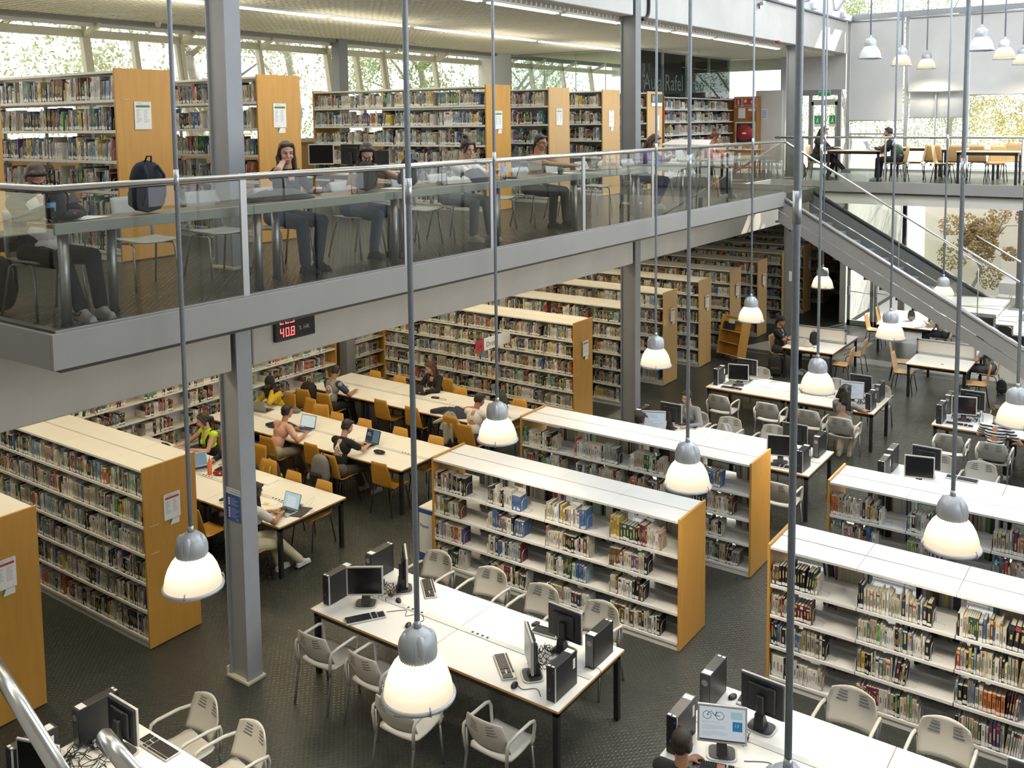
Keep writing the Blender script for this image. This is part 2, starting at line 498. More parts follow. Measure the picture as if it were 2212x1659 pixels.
for lab, x0, x1, zb, _ in BL:
    t = thing('roller_blind', 'grey translucent roller blind in the upper %s' % lab, 'blind', (0, YF - .12, 0), 0, 'roller blinds of the far glass wall')
    m = MB(); m.box(x0, -.002, zb, x1, .002, 8.9); m.build('fabric', M_BLIND, t)
    m = MB(); m.tube([(x0, 0, zb), (x1, 0, zb)], .014); m.build('bottom_bar', M_DINOX, t)
    m = MB(); m.tube([(x0, 0, 8.88), (x1, 0, 8.88)], .04); m.build('roller', M_DINOX, t)
t = thing('roller_blind', 'white inner roller blind behind the grey one of the middle bay', 'blind', (0, YF + .0, 0))
t.location = (0, YF + .1, 0)
m = MB(); m.box(-6.43, -.002, 6.1, -5.0, .002, 7.2); m.build('fabric', nmat('white_blind_fabric', (.8, .8, .8), .9), t)
m = MB(); m.tube([(-6.43, 0, 6.1), (-5.0, 0, 6.1)], .014); m.build('bottom_bar', M_DINOX, t)
# steel roof truss above the far beam
m = MB()
m.rbox(XB - .1, 15.5, 8.88, XB + .25, YF, 9.04, .01)
for y in (16.9, 19.5, 22.1, 24.7, 27.3):
    m.tube([(XB + .05, y, 9.0), (XB + 1.0, y + .3, 10.9)], .05); m.tube([(XB + .05, y, 9.0), (XB - .05, y - .9, 10.9)], .04)
    m.rbox(XB - .02, y - .12, 8.9, XB + .34, y + .12, 9.1, .03)
m.tube([(XB + .6, 15.5, 10.0), (XB + .6, YF, 10.0)], .04)
struct('beam_3', m, nmat('pale_blue_truss', (.60, .64, .70), .4, .2))
# glass room in the far corner (wording on the glass is added further down)
m = MB(); m.box(-15.2, 21.49, ZM, -11.4, 21.51, 7.93); m.box(-11.41, 21.5, ZM, -11.39, 27.5, 7.93); m.box(-11.4, 27.47, 6.95, -9.8, 27.49, 7.93)
gr = struct('partition_glass', m, M_AULA)
m = MB()
for y in (21.5, 23.0, 24.5, 26.0, 27.45): m.box(-11.412, y - .006, ZM, -11.388, y + .006, 7.93)
for x in (-14.2, -13.2, -12.3): m.box(x - .006, 21.488, ZM, x + .006, 21.512, 7.93)
m.box(-11.43, 21.48, 7.89, -11.37, 27.5, 7.95); m.box(-15.2, 21.47, 7.89, -11.4, 21.53, 7.95)
m.build('partition_frame', M_DINOX, gr)
# stair: two-board balustrades, folded steps, landing
XS0, SL = -6.62, .572
def ln(x, zoff): return 4.47 - SL * (x + 6.72) + zoff
st = thing('staircase', 'grey steel staircase with twin side boards and glass, descending from the mezzanine', 'staircase', (0, 0, 0))
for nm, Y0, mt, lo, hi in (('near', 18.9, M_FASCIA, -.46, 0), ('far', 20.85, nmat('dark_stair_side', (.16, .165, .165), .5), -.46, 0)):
    for z0, z1 in ((-.235, .0), (-.49, -.26)):
        m = MB(); x1 = -.6
        m.add([(-6.75, Y0 - .02, ln(-6.75, z0)), (x1, Y0 - .02, ln(x1, z0)), (x1, Y0 - .02, ln(x1, z1)), (-6.75, Y0 - .02, ln(-6.75, z1)),
               (-6.75, Y0 + .02, ln(-6.75, z0)), (x1, Y0 + .02, ln(x1, z0)), (x1, Y0 + .02, ln(x1, z1)), (-6.75, Y0 + .02, ln(-6.75, z1))],
              [(0, 1, 2, 3), (7, 6, 5, 4), (0, 4, 5, 1), (1, 5, 6, 2), (2, 6, 7, 3), (3, 7, 4, 0)])
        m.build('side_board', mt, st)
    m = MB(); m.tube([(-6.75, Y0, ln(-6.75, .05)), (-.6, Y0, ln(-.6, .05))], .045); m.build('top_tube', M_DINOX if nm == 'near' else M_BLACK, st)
    m = MB(); m.add([(-6.7, Y0 + .03, ln(-6.7, .02)), (-2.9, Y0 + .03, ln(-2.9, .02)), (-2.9, Y0 + .03, ln(-2.9, 1.05)), (-6.7, Y0 + .03, ln(-6.7, 1.05))], [(0, 1, 2, 3)]); m.build('glass_panel', M_GLASS, st)
m = MB(); m.tube([(-6.72, 18.95, 5.66), (-6.62, 18.95, 5.62), (-2.95, 18.95, 3.42)], .024); m.build('handrail', M_INOX, st)
for Y0 in (19.0, 20.75):
    m = MB(); m.tube([(-3.34, Y0, 3.72), (-1.2, Y0, 2.47)], .024); m.build('handrail', M_INOX, st)
for k in range(10):
    x0 = -6.83 + .3 * k; z0 = 3.98 - .172 * k
    m = MB(); m.box(x0, 18.93, z0, x0 + .31, 20.8, z0 + .035); m.box(x0 + .29, 18.93, z0 - .176, x0 + .32, 20.8, z0 + .03); m.build('step', M_GSTEEL, st)
m = MB(); m.rbox(-3.85, 19.02, 2.42, -2.70, 20.78, 2.5, .006); m.box(-2.74, 19.02, 2.2, -2.70, 20.78, 2.44); m.build('landing', M_DINOX, st)
for k in range(7):
    x0 = -2.72 + .29 * k; z0 = 2.33 - .165 * k
    m = MB(); m.rbox(x0, 19.02, z0 - .03, x0 + .31, 20.78, z0, .004); m.box(x0 + .28, 19.02, z0 - .165, x0 + .31, 20.78, z0 - .02); m.build('step', M_DINOX, st)
for x in (-5.9, -4.4, -3.0):
    m = MB(); m.tube([(x, 18.93, ln(x, 0)), (x, 18.93, ln(x, 1.0))], .01, 6); m.build('baluster', M_DINOX, st)
# balustrades
def balustrade(label, pts, posts, z0=ZM, h=1.07, panels=1, rail=M_INOX):
    t = thing('glass_balustrade', label, 'balustrade', (0, 0, 0), 0, 'glass balustrades of the mezzanine')
    m = MB(); m.tube([(p[0], p[1], z0 + h) for p in pts], .030, 12); m.build('handrail', rail, t)
    for a, b in zip(pts[:-1], pts[1:]):
        d = Vector((b[0] - a[0], b[1] - a[1], 0)); L = d.length; n = max(1, round(L / 2.1))
        for k in range(n):
            p = Vector((a[0], a[1], 0)) + d * ((k + .006) / n); q = Vector((a[0], a[1], 0)) + d * ((k + .994) / n)
            m = MB(); nn = Vector((-d.y, d.x, 0)).normalized() * .006
            m.add([p - nn + Vector((0, 0, z0 + .02)), q - nn + Vector((0, 0, z0 + .02)), q - nn + Vector((0, 0, z0 + h - .035)), p - nn + Vector((0, 0, z0 + h - .035))], [(0, 1, 2, 3)])
            m.build('glass_panel', M_GLASS, t)
    for (x, y) in posts:
        m = MB(); m.rbox(x - .012, y - .035, z0 - .02, x + .012, y + .035, z0 + h - .02, .003); m.build('post', M_DINOX, t)
    return t
balustrade('long glass balustrade with a steel handrail along the mezzanine reading counter', [(-15.2, 3.6), (XF - .05, 3.6), (XF - .05, 18.9)],
           [(XF - .05, y) for y in (5.33, 7.43, 8.95, 11.05, 13.1, 15.2, 17.2)])
balustrade('level glass balustrade in front of the tables by the far facade', [(-8.4, 23.2), (2.9, 23.2)], [(x, 23.2) for x in (-7.7, -5.75, -2.9, -.4)])
# ------------------------------------------------------------ text as meshes
def text_obj(name, txt, size, mat, M, parent=None, ext=.0008, align='LEFT', sx=1.0):
    cu = bpy.data.curves.new(name, 'FONT'); cu.body = txt; cu.size = size; cu.extrude = ext; cu.align_x = align; cu.resolution_u = 2
    o = bpy.data.objects.new(name, cu); COL.objects.link(o)
    dg = bpy.context.evaluated_depsgraph_get(); dg.update()
    me = bpy.data.meshes.new_from_object(o.evaluated_get(dg))
    bpy.data.objects.remove(o); bpy.data.curves.remove(cu)
    me.transform(M @ Matrix.Diagonal((sx, 1, 1, 1)))
    me.materials.clear(); me.materials.append(mat)
    n = bpy.data.objects.new(name, me); COL.objects.link(n)
    if parent is not None: n.parent = parent
    return n


# frames that stand text / flat prints upright: x along, y up, z out of the face
def face_px(x, y, z): return Matrix(((0, 0, 1, x), (1, 0, 0, y), (0, 1, 0, z), (0, 0, 0, 1)))      # faces +X, reads along +Y
def face_my(x, y, z): return Matrix(((1, 0, 0, x), (0, 0, -1, y), (0, 1, 0, z), (0, 0, 0, 1)))     # faces -Y, reads along +X

# ------------------------------------------------------------ bookcases
LEV_T = (.11, .45, .79, 1.13, 1.47, 1.81)
LEV_L = (.10, .45, .79, 1.13)
RUNS = []       # runs of books to fill: (matrix, length, height, depth, info)


def bookcase(label, x0, x1, yf, z0=0, depth=.70, ztop=2.15, levels=LEV_T, joints=None, single=False, rz=None, pos=None, group=None,
             mats=None, back=True, fill=(.9, 1.0), key='', detail=True, fillfront=True, fillback=False, endl=True, endr=True, bend=True):
    """free-standing library shelving; local x along, -y is the front"""
    shm = mats[0] if mats else M_SHELF; wm = mats[1] if mats else M_WOOD
    L = x1 - x0
    t = thing('bookcase', label, 'bookcase', pos if pos else (x0, yf, z0), rz or 0, group)
    M0 = Tr(*(pos if pos else (x0, yf, z0))) @ Rz(rz or 0)
    D = depth
    for on, a in ((endl, 0.0), (endr, L - .028)):
        if not on: continue
        m = MB(); m.rbox(a, -.005, .012, a + .028, D + .005, ztop + .025, .003); m.build('end_panel', wm, t)
    js = [.028] + ([j - x0 for j in joints] if joints else [.028 + (L - .056) * k / max(1, round(L / .98)) for k in range(1, max(1, round(L / .98)))]) + [L - .028]
    m = MB(); m.rbox(.03, .012, 0, L - .03, D - .012, levels[0] - .025, .003); m.build('plinth', shm, t)
    sd = D if single else D / 2 - .015
    for k, (a, b) in enumerate(zip(js[:-1], js[1:])):
        m = MB(); m.rbox(a + .002, -.002, ztop - .03, b - .002, sd + .004, ztop, .003)
        if not single: m.rbox(a + .002, D - sd - .004, ztop - .03, b - .002, D + .002, ztop, .003)
        m.build('top_panel', shm, t)
        for i, z in enumerate(levels):
            m = MB(); m.box(a + .004, .004, z - .012, b - .004, sd, z); m.rbox(a + .004, 0, z - .03, b - .004, .012, z + .004, .002)
            m.box(a + .004, sd - .008, z, b - .004, sd, z + .035)
            if not single:
                m.box(a + .004, D - sd, z - .012, b - .004, D - .004, z); m.rbox(a + .004, D - .012, z - .03, b - .004, D, z + .004, .002)
            if detail:
                m.box(a + .003, .01, z, a + .0045, sd - .02, z + .13)
            m.build('shelf', shm, t)
            up = (levels[i + 1] if i + 1 < len(levels) else ztop) - .035
            if fillfront:
                RUNS.append(dict(M=M0 @ Tr(a + .014, .012, z + .0015), L=b - a - .03, h=up - z, d=sd - .02, key=key, bay=k, nb=len(js) - 1, lev=len(levels) - i, nl=len(levels), fill=fill, t=t, back=False, bend=bend, z=z))
            if fillback and not single:
                RUNS.append(dict(M=M0 @ Tr(b - .014, D - .012, z + .0015) @ Rz(PI), L=b - a - .03, h=up - z, d=sd - .02, key=key, bay=k, nb=9, lev=9, nl=9, fill=fill, t=t, back=True, bend=False, z=z))
    for j in js[1:-1]:
        m = MB(); m.box(j - .012, sd - .004, .02, j + .012, (D if single else D - sd) + .0, ztop - .03); m.build('upright', shm, t)
    if back:
        m = MB(); m.box(.03, D / 2 - .004 if not single else D - .006, levels[0], L - .03, D / 2 + .004 if not single else D, ztop - .03); m.build('back_panel', shm, t)
    return t


def notice(label, M, w, h, band, title='MODUL', num='34-36', card=True, group='printed notices on bookcase ends'):
    t = thing('shelf_notice', label, 'notice', tuple(M.translation), 0, group)
    R = M.copy(); R.translation = (0, 0, 0)
    def fl(name, x0, y0, x1, y1, z0, z1, mt):
        m = MB(); m.rbox(x0, y0, z0, x1, y1, z1, .0008); m.xf(R); return m.build(name, mt, t)
    fl('sheet', 0, 0, w, h, .001, .006, M_PAPER)
    fl('colour_band', w * .08, h * .79, w * .92, h * .87, .006, .0068, band)
    m = MB()
    for (x0, y0, x1, y1) in ((.15, .89, .85, .90), (.15, .96, .85, .97), (.15, .89, .165, .97), (.835, .89, .85, .97)): m.box(w * x0, h * y0, .006, w * x1, h * y1, .0066)
    rg = random.Random(int(w * 1e4) + len(label))
    for k in range(11):
        y = .70 - k * .045
        for xa in (.1, .55): m.box(w * xa, h * y, .006, w * (xa + rg.uniform(.14, .34)), h * (y + .014), .0064)
    m.xf(R); m.build('print', M_GREYP, t)
    text_obj('heading', title, h * .055, M_GREYP, R @ Tr(w * .2, h * .91, .006), t, .0003)
    if num: text_obj('shelf_number', num, h * .07, M_INK, R @ Tr(w * .58, h * .80, .0068), t, .0003)
    if card:
        fl('card', w * .35, -h * .24, w * .92, -h * .02, .001, .003, M_PAPER)
        m = MB(); m.prism([(w * .35, -h * .24), (w * .5, -h * .02), (w * .35, -h * .02)], .003, .0035); m.xf(R); m.build('card_corner', M_GREEN, t)
    return t


PAL_ = [('cream', (.60, .55, .42), 22), ('white', (.74, .72, .68), 17), ('beige', (.47, .39, .26), 11), ('black', (.018, .018, .022), 16), ('navy', (.025, .04, .10), 8),
       ('dark green', (.03, .10, .06), 5), ('teal', (.05, .21, .24), 5), ('blue', (.05, .16, .42), 5), ('pale blue', (.28, .44, .56), 5), ('red', (.45, .035, .03), 3),
       ('maroon', (.16, .025, .04), 5), ('brown', (.16, .075, .03), 4), ('orange', (.62, .17, .02), 1.5), ('yellow', (.70, .50, .03), 2.5), ('grey', (.27, .27, .27), 8),
       ('pink', (.60, .30, .33), 1), ('purple', (.13, .06, .24), 2), ('green', (.10, .30, .09), 2), ('mint', (.36, .54, .43), 2)]
PAL = [(n, tuple(.82 * x + .18 * (sum(c) / 3) for x in c), w) for n, c, w in PAL_]
PBIAS = {'W': {'black': 3, 'red': 3, 'maroon': 4, 'navy': 2, 'brown': 2, 'teal': 2}, 'L3': {'cream': 2.2, 'beige': 2.5, 'white': 1.4, 'black': 2}, 'L1': {'white': 2, 'cream': 1.6, 'black': 1.4},
         'U': {'pale blue': 3, 'teal': 2, 'white': 2.4, 'dark green': 2}, 'M3': {'pale blue': 2, 'teal': 2.6, 'cream': 1.6, 'dark green': 2}}


def pick(rg, key):
    b = PBIAS.get(key, {})
    ws = [w * b.get(n, 1) for n, c, w in PAL]
    n, c, w = rg.choices(PAL, ws)[0]
    j = 1 + rg.uniform(-.18, .18)
    return n, tuple(min(1, x * j) for x in c)


def book_shape(mb, w, h, d, col, rg, lab=True, full=True, page=None):
    """one book standing with its spine at y=0 facing -y; material 0 covers, 1 pages, 2 label"""
    dk = tuple(c * .35 for c in col) if sum(col) > .6 else (.55, .45, .22)
    mb.col = col; mb.m = 0
    if full:
        t = min(.003, w * .15)
        mb.box(0, 0, 0, t, d, h); mb.box(w - t, 0, 0, w, d, h); mb.box(0, 0, 0, w, t, h)
        mb.m = 1; mb.col = (1, 1, .999); mb.box(t, t, .002, w - t, d - .004, h - .004)
    else:
        mb.box(0, 0, 0, w, d, h - .002)
        mb.m = 1; mb.col = (1, 1, .999); mb.box(w * .08, .002, h - .002, w * .92, d - .002, h - .001)
    mb.m = 0
    if w > .009:
        mb.col = dk; a = rg.uniform(.45, .62)
        mb.box(w * .3, -.0006, h * (a - rg.uniform(.1, .25)), w * .7, .0004, h * (a + rg.uniform(.05, .25)))
        if rg.random() < .3:
            mb.col = rg.choice([(.75, .72, .66), (.05, .05, .06), (.5, .06, .05), (.6, .45, .1)])
            mb.box(.0003, -.0007, h * .80, w - .0003, .0004, h * rg.uniform(.84, .97))
    if lab:
        mb.m = 2; mb.col = (1, 1, .998); z = rg.uniform(.004, .018)
        mb.box(.0008, -.0008, z, w - .0008, .0006, z + rg.uniform(.028, .042))


BOOKS = []


def fill_runs():
    for r in RUNS:
        rg = random.Random(hash((r['key'], r['bay'], r['lev'], r['back'])) % 100000 if False else (sum(map(ord, r['key'])) * 131 + r['bay'] * 17 + r['lev'] * 7 + (5000 if r['back'] else 0)))
        lim = r['L'] * (1.0 if r['back'] and r['fill'][0] > .8 else rg.uniform(*r['fill'])) - .004
        x, n = .0, 0
        series = 0
        lean = rg.random() < .3
        while x < lim - .012:
            if series <= 0:
                cn, cc = pick(rg, r['key']); w = rg.choice([.012, .014, .017, .02, .022, .026, .03, .034, .042]) * rg.uniform(.9, 1.1)
                h = min(r['h'] - .02, rg.choice([.19, .2, .21, .215, .22, .235, .24, .25, .27]) * rg.uniform(.97, 1.03)); d = min(r['d'] - .03, rg.uniform(.13, .185))
                series = rg.choice([1, 1, 1, 1, 1, 2, 3, 5]) if rg.random() < .7 else 1
            series -= 1
            if x + w > lim: break
            n += 1
            off = rg.uniform(0, .012) + .006
            M = r['M'] @ Tr(x, off, 0)
            if lean and x > lim * .72 and h > .15:
                M = M @ Tr(0, 0, w * .115) @ Matrix.Rotation(.11, 4, 'Y')
                x += .0015
            BOOKS.append(dict(M=M, w=w, h=h, d=d, c=cc, cn=cn, n=n, r=r, rg=rg.randrange(10 ** 6)))
            x += w + .0012
        if r['bend'] and x < r['L'] - .03 and not r['back']:
            m = MB(); y0, y1 = .03, min(.17, r['d'] - .02); xx = x + .012
            m.tube([(xx, y0, .002), (xx, y0, .12), (xx, y0 + .04, .155), (xx, y1, .155), (xx, y1, .002)], .0026, 5); m.tube([(xx, y0, .002), (xx + .09, y0 + .02, .002), (xx + .09, y1 - .02, .002), (xx, y1, .002)], .0026, 5)
            m.xf(r['t'].matrix_basis.inverted() @ r['M']); m.build('bookend', M_SHELFW, r['t'])


# ------------------------------------------------------------ tables and chairs
def table(label, L, D, H, loc, rz=0, split=(), group=None, edge=M_WOODE, top=M_TABLE, channel=True, sockets=(), leg=.055, extra_legs=True, cat='table', name='table'):
    t = thing(name, label, cat, loc, rz, group)
    xs = [0] + list(split) + [L]
    for a, b in zip(xs[:-1], xs[1:]):
        m = MB(); m.m = 0; m.rbox(a + .0015, 0, H - .026, b - .0015, D, H - .002, .003); m.m = 1; m.box(a + .004, .003, H - .004, b - .004, D - .003, H); m.build('tabletop', [edge, top], t)
        m = MB()
        for y in (.03, D - .07): m.box(a + .03, y, H - .085, b - .03, y + .04, H - .026)
        for x in (a + .03, b - .07): m.box(x, .03, H - .085, x + .04, D - .03, H - .026)
        m.build('frame', M_BLACK, t)
        for x in (a + .03, b - .03 - leg):
            for y in (.03, D - .03 - leg):
                m = MB(); m.rbox(x, y, 0, x + leg, y + leg, H - .027, .003); m.build('leg', M_BLACK, t)
    if channel:
        m = MB(); m.rbox(.02, D / 2 - .035, H, L - .02, D / 2 + .035, H + .007, .002); m.build('cable_channel', nmat('grey_cable_cover', (.62, .62, .58), .45), t)
        for s in sockets:
            m = MB(); m.m = 0; m.rbox(s, D / 2 - .025, H + .007, s + .30, D / 2 + .025, H + .011, .002); m.m = 1
            for k in range(4): m.lathe([(0, .0125), (.016, .0125), (.016, .0105)], 10, (s + .05 + k * .065, D / 2, H))
            m.build('socket_strip', [M_SHELFW, M_INK], t)
    return t


def wood_chair(label, mat, legm, group):
    t = thing('plywood_chair', label, 'chair', (0, 0, 0), 0, group)
    m = MB()
    prof = [(.21, .425), (.19, .445), (.10, .447), (-.08, .440), (-.16, .445), (-.195, .475), (-.215, .53), (-.245, .68), (-.275, .86)]
    wid = [.19, .20, .205, .205, .20, .20, .20, .19, .15]
    def fn(u, v):
        k = v * (len(prof) - 1); i = min(int(k), len(prof) - 2); f = k - i
        y = prof[i][0] * (1 - f) + prof[i + 1][0] * f; z = prof[i][1] * (1 - f) + prof[i + 1][1] * f; w = wid[i] * (1 - f) + wid[i + 1] * f
        s = (u - .5) * 2
        return (s * w, y + (.012 * s * s if z > .5 else 0), z + (-.012 * (1 - s * s) * (1 if z < .5 else 0)))
    m.sheet(fn, 8, 24, .012); m.build('seat_shell', mat, t)
    for s in (-1, 1):
        for f in (-1, 1):
            m = MB(); m.tube([(s * .12, f * .0, .418), (s * .17, f * .13 - .01, .415), (s * .185, f * .17 - .01, .39), (s * .215, f * .23 - .01, .0)], .0095, 7); m.build('leg', legm, t)
    return t


def arm_chair():
    t = thing('armchair', 'x', 'chair', (0, 0, 0), 0, 'grey plastic armchairs at the computer tables')
    m = MB()
    m.sheet(lambda u, v: ((u - .5) * .46 * (1 - .12 * (v > .9)), .22 - v * .43, .44 + .012 * math.cos(v * 5) - .015 * (1 - (2 * u - 1) ** 2)), 8, 10, .02); m.build('seat', M_CHAIRG, t)
    def bk(u, v):
        s = 2 * u - 1
        w = .235 - .055 * max(0, v - .55) / .45 - .02 * (1 - v)
        return (s * w, -.205 - .10 * v + .055 * s * s - .02 * math.sin(v * PI), .50 + .33 * v - (.03 * s * s if v > .9 else 0))
    m = MB(); m.sheet(lambda u, v: bk(1 - u, v), 12, 10, .012); m.build('backrest', M_CHAIRG, t)
    m = MB()
    for s in (-1, 1):
        for k in range(4):
            v = .58 + k * .085
            a = [Vector(bk(.5 + s * (.12 + .02 * k * .3), v)), Vector(bk(.5 + s * .25, v + .01)), Vector(bk(.5 + s * (.34 - .01 * k), v + .035))]
            for off in (-.0025, .0145): m.tube([p + Vector((0, -off, 0)) for p in a], .0038, 5)
    m.build('vent_slot', nmat('slot_shadow_plastic', (.10, .10, .095), .8), t)
    for s in (-1, 1):
        m = MB(); m.tube([(s * .225, -.235, .40), (s * .245, -.25, .60), (s * .25, -.235, .655), (s * .255, -.12, .672), (s * .255, .10, .672), (s * .255, .155, .655), (s * .25, .175, .61), (s * .235, .17, .46), (s * .225, .15, .42)], .0165, 8); m.build('armrest', M_CHAIRG, t)
        m = MB(); m.tube([(s * .226, -.225, .62), (s * .225, -.23, .40), (s * .235, -.30, .0)], .014, 7); m.build('leg', M_LEGG, t)
        m = MB(); m.tube([(s * .225, .16, .43), (s * .235, .20, .0)], .012, 7); m.build('leg', M_LEGG, t)
    return t


def shell_chair():
    t = thing('shell_chair', 'x', 'chair', (0, 0, 0), 0, 'grey shell chairs of the mezzanine')
    def st(u, v): return ((u - .5) * (.44 - .02 * v), .21 - v * .40, .455 + .02 * (v - .4) ** 2 + .03 * max(0, v - .85) - .018 * (1 - (2 * u - 1) ** 2) - .05 * max(0, .12 - v))
    m = MB(); m.sheet(st, 8, 12, .014); m.build('seat', M_CHAIRM, t)
    def bk(u, v):
        s = 2 * u - 1
        return (s * (.215 - .035 * v), -.19 - .10 * v + .03 * s * s, .60 + .25 * v)
    m = MB(); m.sheet(lambda u, v: bk(1 - u, v), 8, 6, .012)
    for s in (-1, 1): m.tube([(s * .19, -.19, .47), (s * .195, -.20, .55), (s * .19, -.215, .64)], .02, 6)
    m.build('backrest', M_CHAIRM, t)
    for s in (-1, 1):
        m = MB(); m.tube([(s * .15, -.02, .425), (s * .20, -.12, .425), (s * .205, -.16, .40), (s * .235, -.25, 0)], .0105, 7); m.build('leg', M_LEGG, t)
        m = MB(); m.tube([(s * .15, .02, .425), (s * .20, .14, .425), (s * .205, .17, .40), (s * .225, .22, 0)], .0105, 7); m.build('leg', M_LEGG, t)
    return t


USED = set()


def place(proto, x, y, z, rz, label, group=None):
    """first use moves the prototype itself, later ones are copies"""
    if proto.name not in USED:
        USED.add(proto.name); proto.location = (x, y, z); proto.rotation_euler.z = rz; proto['label'] = label
        if group: proto['group'] = group
        return proto
    return dup(proto, (x, y, z), rz, label, group)
# ------------------------------------------------------------ computers
def tower_proto(name='desktop_tower'):
    t = thing(name, 'x', 'computer', (0, 0, 0), 0, 'black desktop towers')
    m = MB(); m.rbox(-.05, -.185, .004, .05, .185, .338, .003); m.build('case', M_BPLAS, t)
    m = MB(); m.rbox(-.05, -.20, .004, .05, -.186, .338, .003); m.build('front_panel', M_BLACK, t)
    m = MB(); m.box(.046, -.203, .006, .0505, -.186, .336); m.build('silver_strip', M_SILVER, t)
    m = MB(); m.box(.02, -.2015, .28, .034, -.1995, .30); m.box(-.02, -.2015, .1, -.008, -.1995, .13); m.build('badge', M_BLUE, t)
    m = MB(); m.rbox(-.044, .186, .02, .044, .189, .33, .001)
    m.build('rear_plate', nmat('zinc_plate', (.16, .16, .165), .4, .6), t)
    m = MB(); m.lathe([(0, 0), (.03, 0)], 14); m.xf(Tr(0, .1905, .26) @ Matrix.Rotation(-PI / 2, 4, 'X')); m.build('fan_grille', M_GREYP, t)
    for q in ((-.044, .10, .338, .04, .165, .3386), (-.045, -.19, .338, -.015, -.165, .3386), (.0, -.19, .338, .03, -.17, .3386), (.0502, .11, .18, .0506, .15, .28)): m = MB(); m.box(*q); m.build('label_sticker', M_PAPER, t)
    return t


def monitor_proto(kind='dark'):
    t = thing('computer_monitor', 'x', 'monitor', (0, 0, 0), 0, 'flat computer monitors')
    z0 = .12
    m = MB(); m.m = 0; m.rbox(-.205, -.012, z0, .205, .012, z0 + .335, .004); m.m = 1; m.rbox(-.198, .010, z0 + .006, .198, .03, z0 + .329, .01); m.rbox(-.13, .028, z0 + .05, .13, .05, z0 + .28, .02)
    m.rbox(-.06, .03, z0 + .25, .06, .058, z0 + .28, .006); m.build('housing', [M_SILVER, M_BPLAS], t)
    m = MB(); m.box(-.188, -.0135, z0 + .022, .188, -.0115, z0 + .318)
    if kind != 'lit': m.build('screen', M_SCREEN, t)
    else:
        s = m.build('screen', M_LCD, t); m = MB()
        rg = random.Random(3)
        m.m = 0; m.box(-.188, -.0142, z0 + .305, .188, -.0134, z0 + .318); m.m = 1
        for k in range(15): m.box(-.17, -.0142, z0 + .28 - k * .016, -.17 + rg.uniform(.1, .33), -.0134, z0 + .285 - k * .016)
        m.build('page', [emat('lcd_header', (.25, .38, .50), .5), emat('lcd_text', (.45, .52, .58), .5)], s)
    m = MB(); m.rbox(-.035, .035, .03, .035, .085, z0 + .2, .01); m.add([(-.045, -.02, .012), (.045, -.02, .012), (.045, .11, .012), (-.045, .11, .012), (-.04, .05, .15), (.04, .05, .15), (.04, .09, .15), (-.04, .09, .15)], [(0, 3, 2, 1), (4, 5, 6, 7), (0, 1, 5, 4), (1, 2, 6, 5), (2, 3, 7, 6), (3, 0, 4, 7)]); m.build('stand', M_BPLAS, t)
    m = MB(); m.m = 0
    prof = [(.13 * (abs(math.cos(a)) ** .5) * (1 if math.cos(a) > 0 else -1), .03 + .11 * (abs(math.sin(a)) ** .5) * (1 if math.sin(a) > 0 else -1)) for a in [2 * PI * k / 28 for k in range(28)]]
    m.prism(prof, 0, .012); m.m = 1; m.prism([(x * .86, .03 + (y - .03) * .86) for x, y in prof], .012, .016); m.build('base', [M_SILVER, M_BPLAS2], t)
    return t


def keyboard_proto():
    t = thing('keyboard', 'x', 'keyboard', (0, 0, 0), 0, 'computer keyboards')
    m = MB(); m.rbox(-.22, -.075, 0, .22, .075, .018, .006); m.build('body', M_SILVER, t)
    m = MB()
    for (x0, x1, y0, y1) in ((-.21, .06, -.06, .04), (.075, .125, -.06, -.015), (.075, .125, .0, .04), (.14, .21, -.06, .04), (-.21, .06, .05, .066), (.075, .125, .05, .066)):
        n = max(1, round((x1 - x0) / .019)); k = max(1, round((y1 - y0) / .019))
        for i in range(n):
            for j in range(k):
                a = x0 + (x1 - x0) * i / n; b = y0 + (y1 - y0) * j / k
                m.box(a + .0012, b + .0012, .018, a + (x1 - x0) / n - .0012, b + (y1 - y0) / k - .0012, .0265)
    m.build('keys', M_BPLAS, t)
    return t


def mouse_proto():
    t = thing('computer_mouse', 'x', 'mouse', (0, 0, 0), 0, 'computer mice')
    m = MB(); m.ell((0, 0, .012), (.031, .055, .026), 16, 10)
    for i, v in enumerate(m.v): v.z = max(v.z, 0)
    m.build('shell', M_BPLAS, t)
    m = MB(); m.tube([(0, .012, .036), (0, .04, .027)], .004, 6); m.build('wheel', M_SILVER, t)
    return t


def cables(label, loc, r, n, seed, group='tangles of computer cable'):
    rg = random.Random(seed); m = MB()
    for k in range(n):
        p = Vector((rg.uniform(-r, r), rg.uniform(-r, r), .006)); pts = [p.copy()]
        a = rg.uniform(0, 6.3)
        for i in range(14):
            a += rg.uniform(-.9, .9); p = p + Vector((math.cos(a), math.sin(a), 0)) * r * .28
            p.x = max(-r, min(r, p.x)); p.y = max(-r, min(r, p.y)); p.z = .006 + abs(math.sin(i * .5 + k)) * rg.uniform(.01, .09)
            pts.append(p.copy())
        m.tube(pts, .0035, 5)
    o = m.build('cable_tangle', M_CABLE, None, loc)
    return tag(o, label, 'cables', group)


def cord(label, pts, name='cable', r=.0032, mt=None):
    m = MB(); P = [Vector(p) for p in pts]
    out = []
    for i in range(len(P) - 1):
        a, b, c, d = P[max(i - 1, 0)], P[i], P[i + 1], P[min(i + 2, len(P) - 1)]
        for k in range(5):
            u = k / 5
            out.append(.5 * ((2 * b) + (c - a) * u + (2 * a - 5 * b + 4 * c - d) * u * u + (3 * b - 3 * c + d - a) * u ** 3))
    out.append(P[-1]); m.tube(out, r, 5)
    return tag(m.build(name, mt or M_CABLE), label, 'cable', 'loose computer cables')


